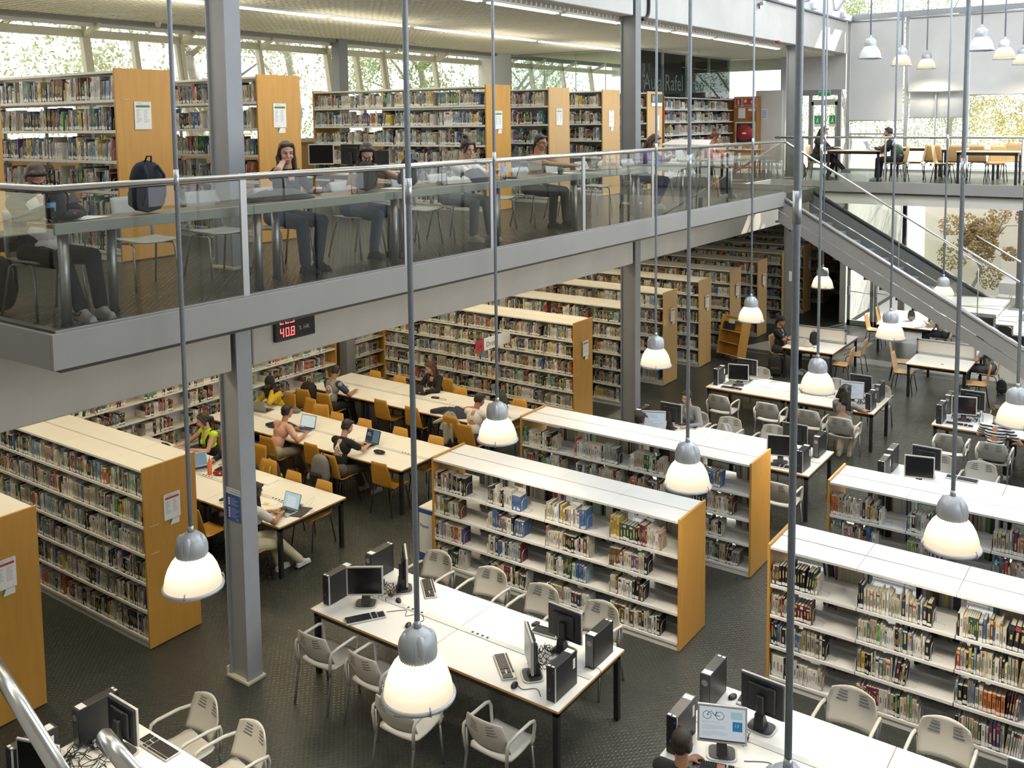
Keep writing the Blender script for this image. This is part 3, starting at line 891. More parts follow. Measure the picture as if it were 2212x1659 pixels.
def laptop(label, loc, rz, body, scr, open_=1.9, w=.33, d=.225, lid=None, lines=None, name='laptop'):
    """open laptop; the user sits at -y"""
    t = thing(name, label, 'laptop', loc, rz)
    m = MB(); m.rbox(-w / 2, -d / 2, 0, w / 2, d / 2, .016, .004); m.build('base', body, t)
    m = MB(); m.box(-w * .43, -d * .08, .016, w * .43, d * .4, .0175)
    for i in range(12): m.box(-w * .42 + i * w * .07, -d * .06, .0175, -w * .42 + (i + .8) * w * .07, d * .38, .0185)
    m.build('keys', M_BPLAS, t)
    R = Tr(0, d / 2, .014) @ Matrix.Rotation(-(open_ - PI / 2), 4, 'X')
    m = MB(); m.rbox(-w / 2, -.006, 0, w / 2, .002, d * .98, .003); m.xf(R); l = m.build('lid', lid or body, t)
    m = MB(); m.box(-w * .46, -.0072, d * .06, w * .46, -.006, d * .93); m.xf(R); s = m.build('screen', scr, t)
    if lines:
        m = MB(); rg = random.Random(len(label))
        for (x0, x1, y0, y1, k) in lines:
            m.m = k; m.box(w * x0, -.0080, d * y0, w * x1, -.0071, d * y1)
        m.xf(R); m.build('page', [emat('page_white' + str(len(label)), (.85, .9, .9), .7), emat('page_dark' + str(len(label)), (.03, .045, .05), 1)], t)
    return t


def bottle(label, loc, h=.21, r=.032, cap=(.10, .32, .60), band=None, name='water_bottle', body=None):
    t = thing(name, label, 'bottle', loc, 0, 'drink bottles')
    m = MB(); m.lathe([(.0, .002), (r * .9, 0), (r, .01), (r, h * .28), (r * .94, h * .30), (r, h * .32), (r, h * .62), (r * .9, h * .70), (r * .45, h * .86), (r * .40, h * .9), (r * .4, h * .93)], 18); m.build('body', body or M_CLEAR, t)
    m = MB(); m.lathe([(r * .47, h * .91), (r * .47, h), (0, h)], 14); m.build('cap', nmat('cap_%d' % int(cap[0] * 100 + cap[1] * 10), cap, .4), t)
    if band: m = MB(); m.lathe([(r * 1.015, h * .34), (r * 1.015, h * .6)], 18); m.build('label_band', nmat('bottle_label', band, .5), t)
    return t


def backpack(label, loc, rz, col, col2=None, s=1.0, lean=0., flop=.0, name='backpack'):
    t = thing(name, label, 'bag', loc, rz)
    t.rotation_euler.x = lean
    m = MB()
    def fn(u, v):
        a = u * 2 * PI; ca, sa = math.cos(a), math.sin(a)
        k = (1 - abs(2 * v - 1) ** 3.2) ** .45
        w, d = .155 * s, .09 * s
        return (w * k * (abs(ca) ** .7) * (1 if ca > 0 else -1) * (1.08 - .25 * v), d * k * (abs(sa) ** .7) * (1 if sa > 0 else -1) * (1.15 - .35 * v) + flop * v * v, .45 * s * v)
    m.sheet(fn, 28, 16); m.build('main_pouch', nmat('bag_' + label[:14], col, .8, 0, .15, 12, .15, 60), t)
    m = MB(); c2 = nmat('bagp_' + label[:14], col2 or tuple(c * .7 for c in col), .8, 0, .12, 12, .1, 60)
    m.rbox(-.11 * s, -.135 * s, .05 * s, .11 * s, -.07 * s, .20 * s, .025 * s); m.build('front_pocket', c2, t)
    m = MB(); m.tube([(-.03 * s, .03 * s, .43 * s), (-.02 * s, .05 * s, .48 * s), (.02 * s, .05 * s, .48 * s), (.03 * s, .03 * s, .43 * s)], .008 * s, 6); m.build('grab_handle', c2, t)
    for q in (-1, 1):
        m = MB(); m.tube([(q * .06 * s, .07 * s, .40 * s), (q * .08 * s, .13 * s, .32 * s), (q * .09 * s, .12 * s, .16 * s), (q * .09 * s, .08 * s, .07 * s)], .014 * s, 6); m.build('strap', c2, t)
    return t


def garment(label, loc, rz, col, sx=.3, sy=.2, h=.08, seed=1, drape=0, name='jacket', cat='clothing'):
    """crumpled cloth lying on something, optionally with a hanging sleeve"""
    t = thing(name, label, cat, loc, rz)
    rg = random.Random(seed); ph = [rg.uniform(0, 6) for _ in range(6)]
    def fn(u, v):
        a = u * 2 * PI; r = v
        rr = 1 + .18 * math.sin(2 * a + ph[0]) + .12 * math.sin(3 * a + ph[1]) + .06 * math.sin(7 * a + ph[2])
        z = h * (1 - r ** 2.4) * (1 + .25 * math.sin(5 * a + ph[3]) * r) + .02 * h * math.sin(9 * r * 3 + 2 * a + ph[4]) + h * .18 * math.sin(4 * a + ph[5] + 6 * r) * r * (1 - r)
        return (sx * r * rr * math.cos(a), sy * r * rr * math.sin(a), max(.003, z))
    mt = nmat('cloth_' + label[:18], col, .9, 0, .14, 14, .2, 40)
    m = MB(); m.sheet(fn, 40, 12); m.build('body', mt, t)
    m = MB(); m.tube([(-sx * .6, sy * .2, h * .55), (-sx * .9, sy * .1, h * .45), (-sx * 1.25, -sy * .1, h * .32), (-sx * 1.5, -sy * .15, h * .25)], [.05 * sx / .3, .05 * sx / .3, .045 * sx / .3, .03 * sx / .3], 10); m.build('sleeve', mt, t)
    if drape:
        m = MB(); m.sheet(lambda u, v: (sx * (.9 * u - .4), -sy - .02 * math.sin(9 * u), h * .5 - drape * v * (1 + .2 * math.sin(7 * u))), 12, 8, .015); m.build('hanging_hem', mt, t)
    return t
# ------------------------------------------------------------ people
from mathutils.bvhtree import BVHTree
SKINS = {}


def skin(tone):
    c = {'fair': (.50, .27, .19), 'light': (.56, .33, .24), 'tan': (.42, .21, .13), 'olive': (.36, .18, .105), 'dark': (.085, .042, .028)}[tone]
    return nmat('skin_' + tone, c, .5, 0, .05, 30, .04, 120)


def hairm(c):
    return nmat('hair_%02d%02d%02d' % tuple(int(x * 99) for x in c), c, .42, 0, .25, 30, .5, 45, stretch=(3, 3, .35))


def cloth(c, pat=None):
    nm = 'cloth_%d_%d_%d' % tuple(int(x * 999) for x in c) + (pat or '')
    if nm in MATS: return MATS[nm]
    m = nmat(nm, c, .88, 0, .06, 9, .25, 22)
    if pat:
        nt = m.node_tree; N = nt.nodes; L = nt.links; b = N['Principled BSDF']
        if pat == 'stripes':
            tc = N.new('ShaderNodeTexCoord'); w = N.new('ShaderNodeTexWave'); w.bands_direction = 'Z'; w.inputs['Scale'].default_value = 6.5; w.inputs['Distortion'].default_value = .6
            L.new(tc.outputs['Object'], w.inputs['Vector'])
            r = N.new('ShaderNodeValToRGB'); r.color_ramp.interpolation = 'CONSTANT'
            r.color_ramp.elements[0].color = (.02, .02, .025, 1); r.color_ramp.elements[1].color = (.75, .74, .72, 1); r.color_ramp.elements[1].position = .48
        else:
            tc = N.new('ShaderNodeTexCoord'); w = N.new('ShaderNodeTexNoise'); w.inputs['Scale'].default_value = 13
            L.new(tc.outputs['Object'], w.inputs['Vector'])
            r = N.new('ShaderNodeValToRGB'); r.color_ramp.interpolation = 'CONSTANT'
            r.color_ramp.elements[0].color = tuple(x * .22 for x in c) + (1,); r.color_ramp.elements[1].color = tuple(c) + (1,); r.color_ramp.elements[1].position = .46
        L.new(w.outputs[0], r.inputs['Fac']); L.new(r.outputs['Color'], b.inputs['Base Color'])
    return m


def remesh(mb, name, mat, parent, voxel=.009, smooth=4, fac=.5):
    me = mb.mesh(name + '_raw', mat); o = bpy.data.objects.new(name + '_tmp', me); COL.objects.link(o)
    r = o.modifiers.new('r', 'REMESH'); r.mode = 'VOXEL'; r.voxel_size = voxel; r.use_smooth_shade = True
    s = o.modifiers.new('s', 'SMOOTH'); s.factor = fac; s.iterations = smooth
    dg = bpy.context.evaluated_depsgraph_get(); dg.update()
    new = bpy.data.meshes.new_from_object(o.evaluated_get(dg)); new.name = name
    bpy.data.objects.remove(o); bpy.data.meshes.remove(me)
    new.materials.clear(); new.materials.append(mat)
    for p in new.polygons: p.use_smooth = True
    n = bpy.data.objects.new(name, new); COL.objects.link(n); n.parent = parent
    return n


def ik(a, b, l1, l2, pole):
    a, b, pole = Vector(a), Vector(b), Vector(pole)
    d = b - a; L = min(d.length, (l1 + l2) * .995); d.normalize(); b = a + d * L
    x = (l1 * l1 - l2 * l2 + L * L) / (2 * L); h = math.sqrt(max(0, l1 * l1 - x * x))
    p = (pole - d * pole.dot(d)).normalized()
    return a + d * x + p * h, b


def hand(mb, wrist, dirv, normal, side, curl=.5, s=1.0, spread=.1):
    """palm, four fingers of unequal length and a thumb from the side of the palm"""
    f = Vector(dirv).normalized(); n = Vector(normal); n = (n - f * n.dot(f)).normalized(); r = f.cross(n) * side
    w = Vector(wrist)
    for k in (-1.4, -.5, .45, 1.3): mb.cap(w + f * .012 * s + r * .012 * k * s, w + f * .085 * s + r * .0185 * k * s, .0135 * s, .0115 * s, 8)
    for k, ln in ((-1.5, .056), (-.5, .072), (.5, .078), (1.45, .068)):
        p = w + f * .088 * s + r * .0185 * k * s; d = f
        for j, q in enumerate((.45, .32, .23)):
            a = curl * (.35 + .45 * j)
            d = (f * math.cos(a) + n * math.sin(a) + r * spread * k * .3).normalized()
            e = p + d * ln * q * s
            mb.cap(p, e, (.0092 - j * .0008) * s, (.0086 - j * .0009) * s, 7); p = e
    p = w + f * .03 * s + r * .028 * s; e = p + (f * .6 + r * .7 + n * .35).normalized() * .038 * s
    mb.cap(p, e, .0135 * s, .0105 * s, 8); mb.cap(e, e + (f * .9 + r * .15 + n * .35).normalized() * .033 * s, .0102 * s, .0082 * s, 7)


def person(label, loc, rz, seat=.46, lean=10, twist=0, hyaw=0, hpitch=12, hroll=0, lh=(-.18, .42, .78), rh=(.18, .42, .78), lf=(-.12, .50, 0), rf=(.12, .50, 0), lpole=(-1, -.4, -.8), rpole=(1, -.4, -.8),
           hair=('short', (.03, .018, .012)), top=(.1, .1, .1), sleeve='short', pat=None, legs=(.03, .03, .04), shorts=False, shoe=(.6, .6, .6), tone='light', s=1.0, vox=.009, face=True, curl=.6, lean_side=0,
           extras=None, hand_n=((0, 0, -1), (0, 0, -1)), fem=False, stand=None):
    t = thing('person', label, 'person', loc, rz)
    R = math.radians
    Q = Matrix.Rotation(R(-twist), 3, 'Z') @ Matrix.Rotation(R(lean_side), 3, 'Y') @ Matrix.Rotation(R(-lean), 3, 'X')
    P = Vector((0, 0, seat + .085 * s))
    up = Q @ Vector((0, 0, 1)); sd = Q @ Vector((1, 0, 0)); fw = Q @ Vector((0, 1, 0))
    wS = (.155 if fem else .178) * s
    N = P + up * .50 * s + fw * .015
    shL, shR = N - up * .055 * s - sd * wS, N - up * .055 * s + sd * wS
    Hm = Matrix.Rotation(R(-hyaw), 3, 'Z') @ Matrix.Rotation(R(hroll), 3, 'Y') @ Matrix.Rotation(R(-hpitch), 3, 'X')
    HC = N + up * .085 * s + Hm @ Vector((0, .025, .10)) * s
    def H(p): return HC + (Hm @ Vector(p)) * s
    la, lb = .285 * s, .255 * s
    eL, wL = ik(shL, Vector(lh), la, lb, lpole); eR, wR = ik(shR, Vector(rh), la, lb, rpole)
    hpL, hpR = P + Vector((-.09 * s, .0, -.01)), P + Vector((.09 * s, .0, -.01))
    aL, aR = Vector(lf) + Vector((0, -.03, .085)), Vector(rf) + Vector((0, -.03, .085))
    kL, aL = ik(hpL, aL, .44 * s, .43 * s, (-.15, 1, 1.2)); kR, aR = ik(hpR, aR, .44 * s, .43 * s, (.15, 1, 1.2))
    sk = skin(tone)
    b = MB()
    b.ell(H((0, -.012, .03)), (.074 * s, .092 * s, .086 * s), 16, 12, Hm); b.ell(H((0, .026, -.028)), (.058 * s, .064 * s, .082 * s), 14, 10, Hm); b.ell(H((0, .042, -.082)), (.038 * s, .040 * s, .030 * s), 12, 8, Hm)
    b.cap(H((0, .086, .005)), H((0, .105, -.030)), .009 * s, .0135 * s, 8); b.cap(H((-.034, .078, .022)), H((.034, .078, .022)), .010 * s, .010 * s, 8)
    b.cap(H((-.017, .088, -.062)), H((.017, .088, -.062)), .0085 * s, .0085 * s, 8)
    for q in (-1, 1): b.ell(H((q * .074, -.008, -.012)), (.010 * s, .019 * s, .031 * s), 8, 8, Hm); b.ell(H((q * .036, .06, -.03)), (.025 * s, .026 * s, .027 * s), 8, 8, Hm)
    b.cap(N - up * .03, H((0, -.02, -.07)), .057 * s, .052 * s)
    b.cap(shL, shR, .055 * s, .055 * s); b.cap(P + up * .05, N - up * .1, .10 * s, .11 * s); b.cap(hpL, hpR, .07, .07)
    for sh, e, w, q, cn in ((shL, eL, wL, -1, hand_n[0]), (shR, eR, wR, 1, hand_n[1])):
        b.cap(sh, e, .050 * s, .038 * s); b.cap(e, w, .038 * s, .026 * s); b.cap(sh, e.lerp(sh, .4), .052 * s, .043 * s)
        d = (w - e).normalized()
        tgt = (d + Vector((0, 0, 0))).normalized()
        hand(b, w, tgt, cn, q * (1 if True else 1), curl, s * (.93 if fem else 1))
    for hp, k, a in ((hpL, kL, aL), (hpR, kR, aR)):
        b.cap(hp, k, .07 * s, .052 * s); b.cap(k, a, .05 * s, .034 * s); b.cap(k.lerp(a, .25) , k.lerp(a, .4), .05 * s, .046 * s); b.cap(a, a + Vector((0, .06, -.04)), .033, .03)
    remesh(b, 'body', sk, t, min(vox, .0065) if face else vox, 3)
    # clothes
    g = MB()
    g.ell(N - up * .14 * s, (wS * .98, .112 * s, .15 * s), 16, 12, Q); g.ell(P + up * .16 * s, (.142 * s, .112 * s, .16 * s), 16, 12, Q); g.ell(P + up * .03 * s, (.165 * s, .128 * s, .10 * s), 16, 12, Q)
    if fem:
        for q in (-1, 1): g.ell(N - up * .19 * s + fw * .075 * s + sd * q * .07 * s, (.065 * s, .06 * s, .065 * s), 10, 8, Q)
    g.cap(shL + up * .0, shR, .066 * s, .066 * s); g.cap(N - up * .05, N - up * .005, .085 * s, .062 * s)
    if sleeve != 'none':
        for sh, e, w in ((shL, eL, wL), (shR, eR, wR)):
            f = .62 if sleeve == 'short' else 1
            g.cap(sh, sh.lerp(e, f), .064 * s, .056 * s if sleeve == 'short' else .052 * s)
            if sleeve == 'long': g.cap(e, e.lerp(w, .93), .050 * s, .037 * s); g.cap(e - up * .01, e.lerp(w, .1), .052 * s, .05 * s)
    shirt = remesh(g, 'top', cloth(top, pat), t, vox, 3)
    lg = MB(); lg.cap(hpL + Vector((-.02, -.03, .02)), hpR + Vector((.02, -.03, .02)), .112 * s, .112 * s)
    for hp, k, a in ((hpL, kL, aL), (hpR, kR, aR)):
        f = .8 if shorts else 1
        lg.cap(hp, hp.lerp(k, f), .094 * s, .072 * s)
        if not shorts: lg.cap(k, k.lerp(a, .93), .068 * s, .058 * s)
    remesh(lg, 'shorts' if shorts else 'trousers', cloth(legs), t, vox, 3)
    for a, q in ((aL, -1), (aR, 1)):
        m = MB(); m.cap(a + Vector((0, -.03, -.045)), a + Vector((0, .14, -.053)), .042 * s, .034 * s); m.cap(a + Vector((0, .0, -.01)), a + Vector((0, .08, -.04)), .045 * s, .036 * s); m.box(a.x - .036, a.y - .07, a.z - .086, a.x + .036, a.y + .17, a.z - .066)
        remesh(m, 'shoe', nmat('shoe_%d_%d' % (int(shoe[0] * 99), int(shoe[2] * 99)), shoe, .6), t, .009, 2)
    # hair
    kind, hc = hair[0], hair[1]
    hm = hairm(hc); h = MB()
    if kind == 'hijab':
        h.ell(H((0, -.012, .03)), (.092 * s, .105 * s, .105 * s), 16, 12, Hm)
        h.cap(H((-.075, -.0, -.01)), H((-.045, .03, -.12)), .032 * s, .035 * s); h.cap(H((.075, -.0, -.01)), H((.045, .03, -.12)), .032 * s, .035 * s); h.cap(H((0, -.06, -.02)), H((0, -.04, -.15)), .06 * s, .09 * s)
        h.cap(shL - sd * -.04, shR - sd * .04, .085 * s, .085 * s); h.ell(N - up * .06 + fw * .05, (.15 * s, .12 * s, .10 * s), 14, 10, Q); h.cap(shR, shR - up * .25 - fw * .05, .085, .07)
        remesh(h, 'headscarf', cloth(hc), t, .009, 3)
    else:
        h.ell(H((0, -.024, .044)), (.081 * s, .090 * s, .084 * s), 16, 12, Hm); h.cap(H((-.05, .045, .088)), H((.05, .045, .088)), .024 * s, .024 * s)
        for q in (-1, 1): h.ell(H((q * .068, -.03, .0)), (.018 * s, .045 * s, .045 * s), 10, 8, Hm)
        h.ell(H((0, -.075, -.005)), (.058 * s, .035 * s, .055 * s), 10, 8, Hm)
        if kind in ('long', 'wavy', 'pony'):
            for q in (-1, 1): h.cap(H((q * .066, .015, .055)), H((q * .08, -.02, -.06)), .022 * s, .024 * s)
        if kind == 'long':
            for q in (-1, 1): h.cap(H((q * .08, -.02, -.05)), N - up * .16 + fw * .10 * (1 if q > 0 else .6) + sd * q * .10, .030 * s, .022 * s)
            h.cap(H((0, -.075, .0)), N - up * .12 - fw * .10, .065 * s, .055 * s)
        if kind == 'wavy':
            rg = random.Random(5)
            for k in range(16): a = H((rg.uniform(-.075, .075), -.06 + rg.uniform(-.03, .02), rg.uniform(-.06, .05))); h.cap(a, a - up * rg.uniform(.12, .30) - fw * rg.uniform(.0, .05) + sd * (a - HC).dot(sd) * .7, .035 * s, .028 * s, 8)
        if kind == 'pony': h.cap(H((0, -.10, .02)), H((0, -.145, -.02)), .028 * s, .034 * s); h.cap(H((0, -.145, -.02)), H((0, -.14, -.13)), .034 * s, .014 * s)
        if kind == 'bun':
            rg = random.Random(9)
            for k in range(9): h.ell(H((rg.uniform(-.02, .02), -.07 + rg.uniform(-.02, .02), .135 + rg.uniform(-.02, .02))), (.028 * s, .028 * s, .026 * s), 8, 7)
            for q in (-1, 1): h.cap(H((q * .06, .055, .06)), H((q * .074, .035, -.05)), .018 * s, .008 * s, 8)
        if kind == 'curly':
            rg = random.Random(11)
            for k in range(34):
                a = rg.uniform(0, 6.28); e = rg.uniform(.1, 1.4)
                h.ell(H((.078 * math.cos(a) * math.cos(e), -.024 + .088 * math.sin(a) * math.cos(e), .045 + .085 * math.sin(e))), (.02 * s,) * 3, 7, 6)
        if kind == 'hairlow': h.cap(H((0, -.08, -.02)), H((0, -.09, -.11)), .05 * s, .03 * s)
        if kind == 'buzz': pass
        remesh(h, 'hair', hm, t, .0075 if kind in ('bun', 'wavy', 'curly') else .0085, 2)
        if len(hair) > 2 and hair[2]:
            m = MB(); m.ell(H((0, -.016, .062)), (.086 * s, .098 * s, .072 * s), 18, 10, Hm); fx = -1 if hair[2] == 'back' else 1
            m.sheet(lambda u, v: H(((u - .5) * .15, fx * (.07 + .075 * v * (1 - .6 * (2 * u - 1) ** 2)), .062 - .012 * v - .02 * (2 * u - 1) ** 2)), 8, 4, .006)
            m.build('cap', nmat('black_cap', (.015, .015, .017), .85), t)
    if face:
        for q in (-1, 1):
            m = MB(); m.m = 0; m.ell(H((q * .031, .0835, .004)), (.0125 * s, .006 * s, .0048 * s), 10, 6, Hm); m.m = 1; m.ell(H((q * .031, .0875, .003)), (.0055 * s, .004 * s, .0048 * s), 8, 6, Hm); m.tube([H((q * .018, .089, .006)), H((q * .031, .092, .010)), H((q * .044, .084, .006))], .0022 * s, 5)
            m.build('eye', [nmat('eye_white', (.55, .5, .46), .4), nmat('eye_dark', (.02, .012, .01), .3)], t)
            m = MB(); m.tube([H((q * .015, .092, .022)), H((q * .032, .092, .030)), H((q * .048, .080, .024))], .0034 * s, 5); m.build('eyebrow', hm, t)
        m = MB(); m.cap(H((-.017, .0935, -.0635)), H((.017, .0935, -.0635)), .0048 * s, .0048 * s, 7); m.build('lips', nmat('lips_' + tone, tuple(x * .8 if i else x * .95 for i, x in enumerate(skin(tone) and {'fair': (.45, .16, .14), 'light': (.48, .18, .15), 'tan': (.34, .13, .1), 'olive': (.3, .12, .09), 'dark': (.09, .03, .025)}[tone])), .4), t)
    if extras:
        if 'glasses' in extras:
            m = MB()
            for q in (-1, 1):
                m.tube([H((q * .033 + .019 * math.cos(a), .097, .002 + .015 * math.sin(a))) for a in [2 * PI * k / 14 for k in range(15)]], .0016, 5); m.tube([H((q * .052, .095, .005)), H((q * .075, .0, .008))], .0018, 5)
            m.tube([H((-.014, .099, .005)), H((.014, .099, .005))], .0016, 5); m.build('glasses', M_BLACK, t)
        if 'headphones' in extras:
            m = MB(); m.tube([H((.088 * math.cos(a), -.01, .03 + .10 * math.sin(a))) for a in [PI * k / 12 for k in range(13)]], .008, 7)
            for q in (-1, 1): m.ell(H((q * .088, -.008, -.005)), (.018, .036, .04), 10, 8, Hm)
            m.build('headphones', nmat('headphone_white', (.75, .74, .72), .4), t)
        if 'earbud' in extras:
            m = MB(); m.cap(H((.082, .012, -.015)), H((.083, .016, -.04)), .006, .004, 7); m.build('earbud', M_WHITEP, t)
    t['_shirt'] = shirt.name
    return t, dict(shirt=shirt, N=N, P=P, up=up, sd=sd, fw=fw, H=H, HC=HC, Hm=Hm, eL=eL, eR=eR, wL=wL, wR=wR, kL=kL, kR=kR)


def decal(info, t, name, polys, mat, back=True, sc=1.0, zc=-.2):
    """flat print wrapped on a garment: polygons in the plane of the back (or chest), projected on the cloth"""
    sh = info['shirt'].data
    tree = BVHTree.FromPolygons([v.co.copy() for v in sh.vertices], [tuple(p.vertices) for p in sh.polygons])
    m = MB(); d = info['fw'] * (1 if back else -1); o0 = info['N'] + info['up'] * zc - d * .5
    x = info['sd'] * (1 if back else -1)
    for (A, B, C) in polys:
        n = 6
        idx = {}; vs = []; fs = []
        for i in range(n + 1):
            for j in range(n + 1 - i):
                u, v = i / n, j / n
                px = A[0] + (B[0] - A[0]) * u + (C[0] - A[0]) * v; py = A[1] + (B[1] - A[1]) * u + (C[1] - A[1]) * v
                o = o0 + x * px * sc + info['up'] * py * sc
                hit = tree.ray_cast(o, d)
                p = (hit[0] if hit[0] is not None else o + d * .4) - d * .0035
                idx[i, j] = len(vs); vs.append(p)
        for i in range(n):
            for j in range(n - i):
                fs.append((idx[i, j], idx[i + 1, j], idx[i, j + 1]))
                if j < n - i - 1: fs.append((idx[i + 1, j], idx[i + 1, j + 1], idx[i, j + 1]))
        m.add(vs, fs, True)
    return m.build(name, mat, t)
# ------------------------------------------------------------ bookcases
JT = [-13.6, -12.5, -11.4, -10.3]
bookcase('tall bookcase with orange end panel and cream tops just left of the front grey pillar', -14.7, -9.6, 6.12, joints=JT, key='A', fill=(.93, 1.0), group='tall bookcases on the ground floor')
bookcase('tall bookcase at the bottom left edge, its orange end panel nearest the camera', -12.6, -9.6, 4.18, joints=[-11.5, -10.4], key='B', fillfront=False, group='tall bookcases on the ground floor')
ROWL = ['first tall bookcase behind the study tables, under the red and white sign', 'second tall bookcase of the far row, its end half hidden by the middle pillar', 'third tall bookcase of the far row, right of the middle pillar',
        'fourth tall bookcase of the far row', 'fifth tall bookcase of the far row, beside the tilted book trolley', 'sixth tall bookcase of the far row, with pale end above the trolley', 'seventh tall bookcase of the far row, left of the far pillar',
        'eighth tall bookcase, first pale end panel right of the far pillar', 'ninth tall bookcase, middle pale end right of the far pillar', 'tenth tall bookcase, deepest one before the glass door']
for k, lab in enumerate(ROWL):
    y = 15.5 + 1.952 * k
    bookcase(lab, -14.65, -9.58, y, joints=JT, key='D' if k == 0 else 'R%d' % k, fill=(.94, 1.0) if k == 0 else (.85, 1.0), detail=k < 2, group='tall bookcases on the ground floor', bend=k < 4,
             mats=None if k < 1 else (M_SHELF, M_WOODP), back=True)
W2 = (M_SHELFW, M_WOOD)
LJ = [-7.27, -6.355, -5.44]
bookcase('low white bookcase with wooden ends right behind the front computer table', -8.19, -4.5, 9.55, ztop=1.55, levels=LEV_L, joints=LJ, key='L1', fill=(.5, .78), group='low white bookcases', mats=W2, back=False, fillback=True)
bookcase('low white bookcase standing behind the front one, left of the centre', -8.22, -4.49, 11.70, ztop=1.55, levels=LEV_L, joints=[-7.25, -6.33, -5.4], key='L2', fill=(.45, .85), group='low white bookcases', mats=W2, back=False, fillback=True)
bookcase('low white bookcase at the lower right, nearest the camera', -3.47, .25, 9.53, ztop=1.55, levels=LEV_L, joints=[-2.54, -1.61, -.68], key='L3', fill=(.5, .8), group='low white bookcases', mats=W2, back=False, fillback=True)
bookcase('low white bookcase at the right edge, behind the nearest right one', -3.5, .22, 11.70, ztop=1.55, levels=LEV_L, joints=[-2.56, -1.63, -.7], key='L4', fill=(.45, .8), group='low white bookcases', mats=W2, back=False, fillback=True)
ML = ['mezzanine bookcase cut off by the left edge of the picture', 'mezzanine bookcase behind the young man with the phone', 'mezzanine bookcase crossed by the front pillar', 'long mezzanine bookcase behind the computer table and the girls',
      'mezzanine bookcase whose end stands behind the man in the brown shirt', 'mezzanine bookcase left of the middle pillar', 'mezzanine bookcase with a dark green sign on its end panel']
for k, y in enumerate((4.05, 6.0, 7.96, 12.77, 14.7, 16.67, 18.62)):
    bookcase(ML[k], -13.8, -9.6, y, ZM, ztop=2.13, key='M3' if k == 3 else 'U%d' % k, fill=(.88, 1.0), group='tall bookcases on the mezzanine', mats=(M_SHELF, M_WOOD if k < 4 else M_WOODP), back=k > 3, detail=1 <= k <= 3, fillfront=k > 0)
# wall shelving (faces the tables) under the mezzanine
bookcase('long wall shelving behind the study tables, running to the left under the beam', 0, 8.6, 0, depth=.34, ztop=2.15, levels=LEV_T, single=True, rz=PI / 2, pos=(-15.22, 5.98, 0), key='W', fill=(.55, .95), group='shelving along the walls', endl=True)
bookcase('short wall shelving in the corner right of the grey wall pillar', 0, 1.15, 0, depth=.34, ztop=2.15, levels=LEV_T, single=True, rz=PI / 2, pos=(-15.22, 15.0 - .02, 0), joints=[], key='W2', fill=(.8, 1), group='shelving along the walls')
bookcase('white shelving in a wooden surround below the lettered glass on the mezzanine', 0, 4.7, 0, depth=.36, ztop=2.13, levels=LEV_T, single=True, rz=PI / 2, pos=(-11.15, 22.55, ZM), key='AU', fill=(.6, .95), group='shelving along the walls', mats=(M_SHELFW, M_WOODD))
fill_runs()

# camera numbers, also used to rank the books by size in the picture
CAMP = Vector((0, 0, 6.1))
_y, _p, _r = math.radians(-35.453), math.radians(5.038), math.radians(-.598)
CF = Vector((math.sin(_y) * math.cos(_p), math.cos(_y) * math.cos(_p), -math.sin(_p)))
_rt = Vector((math.cos(_y), -math.sin(_y), 0)); _up = _rt.cross(CF)
CR = _rt * math.cos(_r) + _up * math.sin(_r); CU = _up * math.cos(_r) - _rt * math.sin(_r)


def project(p):
    d = Vector(p) - CAMP; z = d.dot(CF)
    return 1106 + 2044.53 * d.dot(CR) / z, 443.66 - 2044.53 * d.dot(CU) / z, z


# books: the 300 largest as single things, all others in one object
CASE = {'L3': 'nearest low bookcase, lower right', 'L1': 'low bookcase behind front computers', 'A': 'bookcase left of front pillar', 'L4': 'low bookcase at right edge', 'L2': 'second low bookcase, centre'}
ORD = lambda n: '%d%s' % (n, 'th' if 10 < n % 100 < 14 else {1: 'st', 2: 'nd', 3: 'rd'}.get(n % 10, 'th'))
LEVN = {1: 'top', 2: 'second', 3: 'third', 4: 'fourth', 5: 'fifth', 6: 'lowest'}
cand = []
for b in BOOKS:
    r = b['r']
    if r['back'] or r['key'] not in CASE: continue
    c = b['M'] @ Vector((b['w'] / 2, 0, b['h'] / 2)); x, y, z = project(c)
    if not (12 < x < 2200 and 12 < y < 1640): continue
    if r['key'] == 'L3' and r['lev'] == 4 and x < 1960: continue
    if r['key'] == 'L1' and r['lev'] >= 4: continue
    if r['key'] == 'L1' and r['lev'] >= 3 and x < 1010: continue
    cand.append((b['w'] * b['h'] / z ** 2, len(cand), b))
cand.sort(key=lambda q: -q[0])
near = [q[2] for q in cand[:300]]
BM = [M_BOOK, M_PAGES, M_PAPER]
for b in near:
    r = b['r']; m = MB(); rg = random.Random(b['rg'])
    book_shape(m, b['w'], b['h'], b['d'], b['c'], rg, True, True)
    o = m.build('book', BM); o.matrix_basis = b['M']
    tag(o, '%s %s book, %s from left, %s shelf, bay %d, %s' % ('thick' if b['w'] > .03 else 'slim' if b['w'] < .016 else 'medium', b['cn'], ORD(b['n']), LEVN[r['lev']], r['bay'] + 1, CASE[r['key']]), 'book', group='books on the shelves nearest the camera')
nid = set(id(b) for b in near)
m = MB()
for b in BOOKS:
    if id(b) in nid: continue
    s = len(m.v); rg = random.Random(b['rg'])
    book_shape(m, b['w'], b['h'], b['d'], b['c'], rg, rg.random() < .92, False)
    m.xf(b['M'], s)
tag(m.build('books', BM), 'rows of library books on all the farther shelves', 'books', kind='stuff')

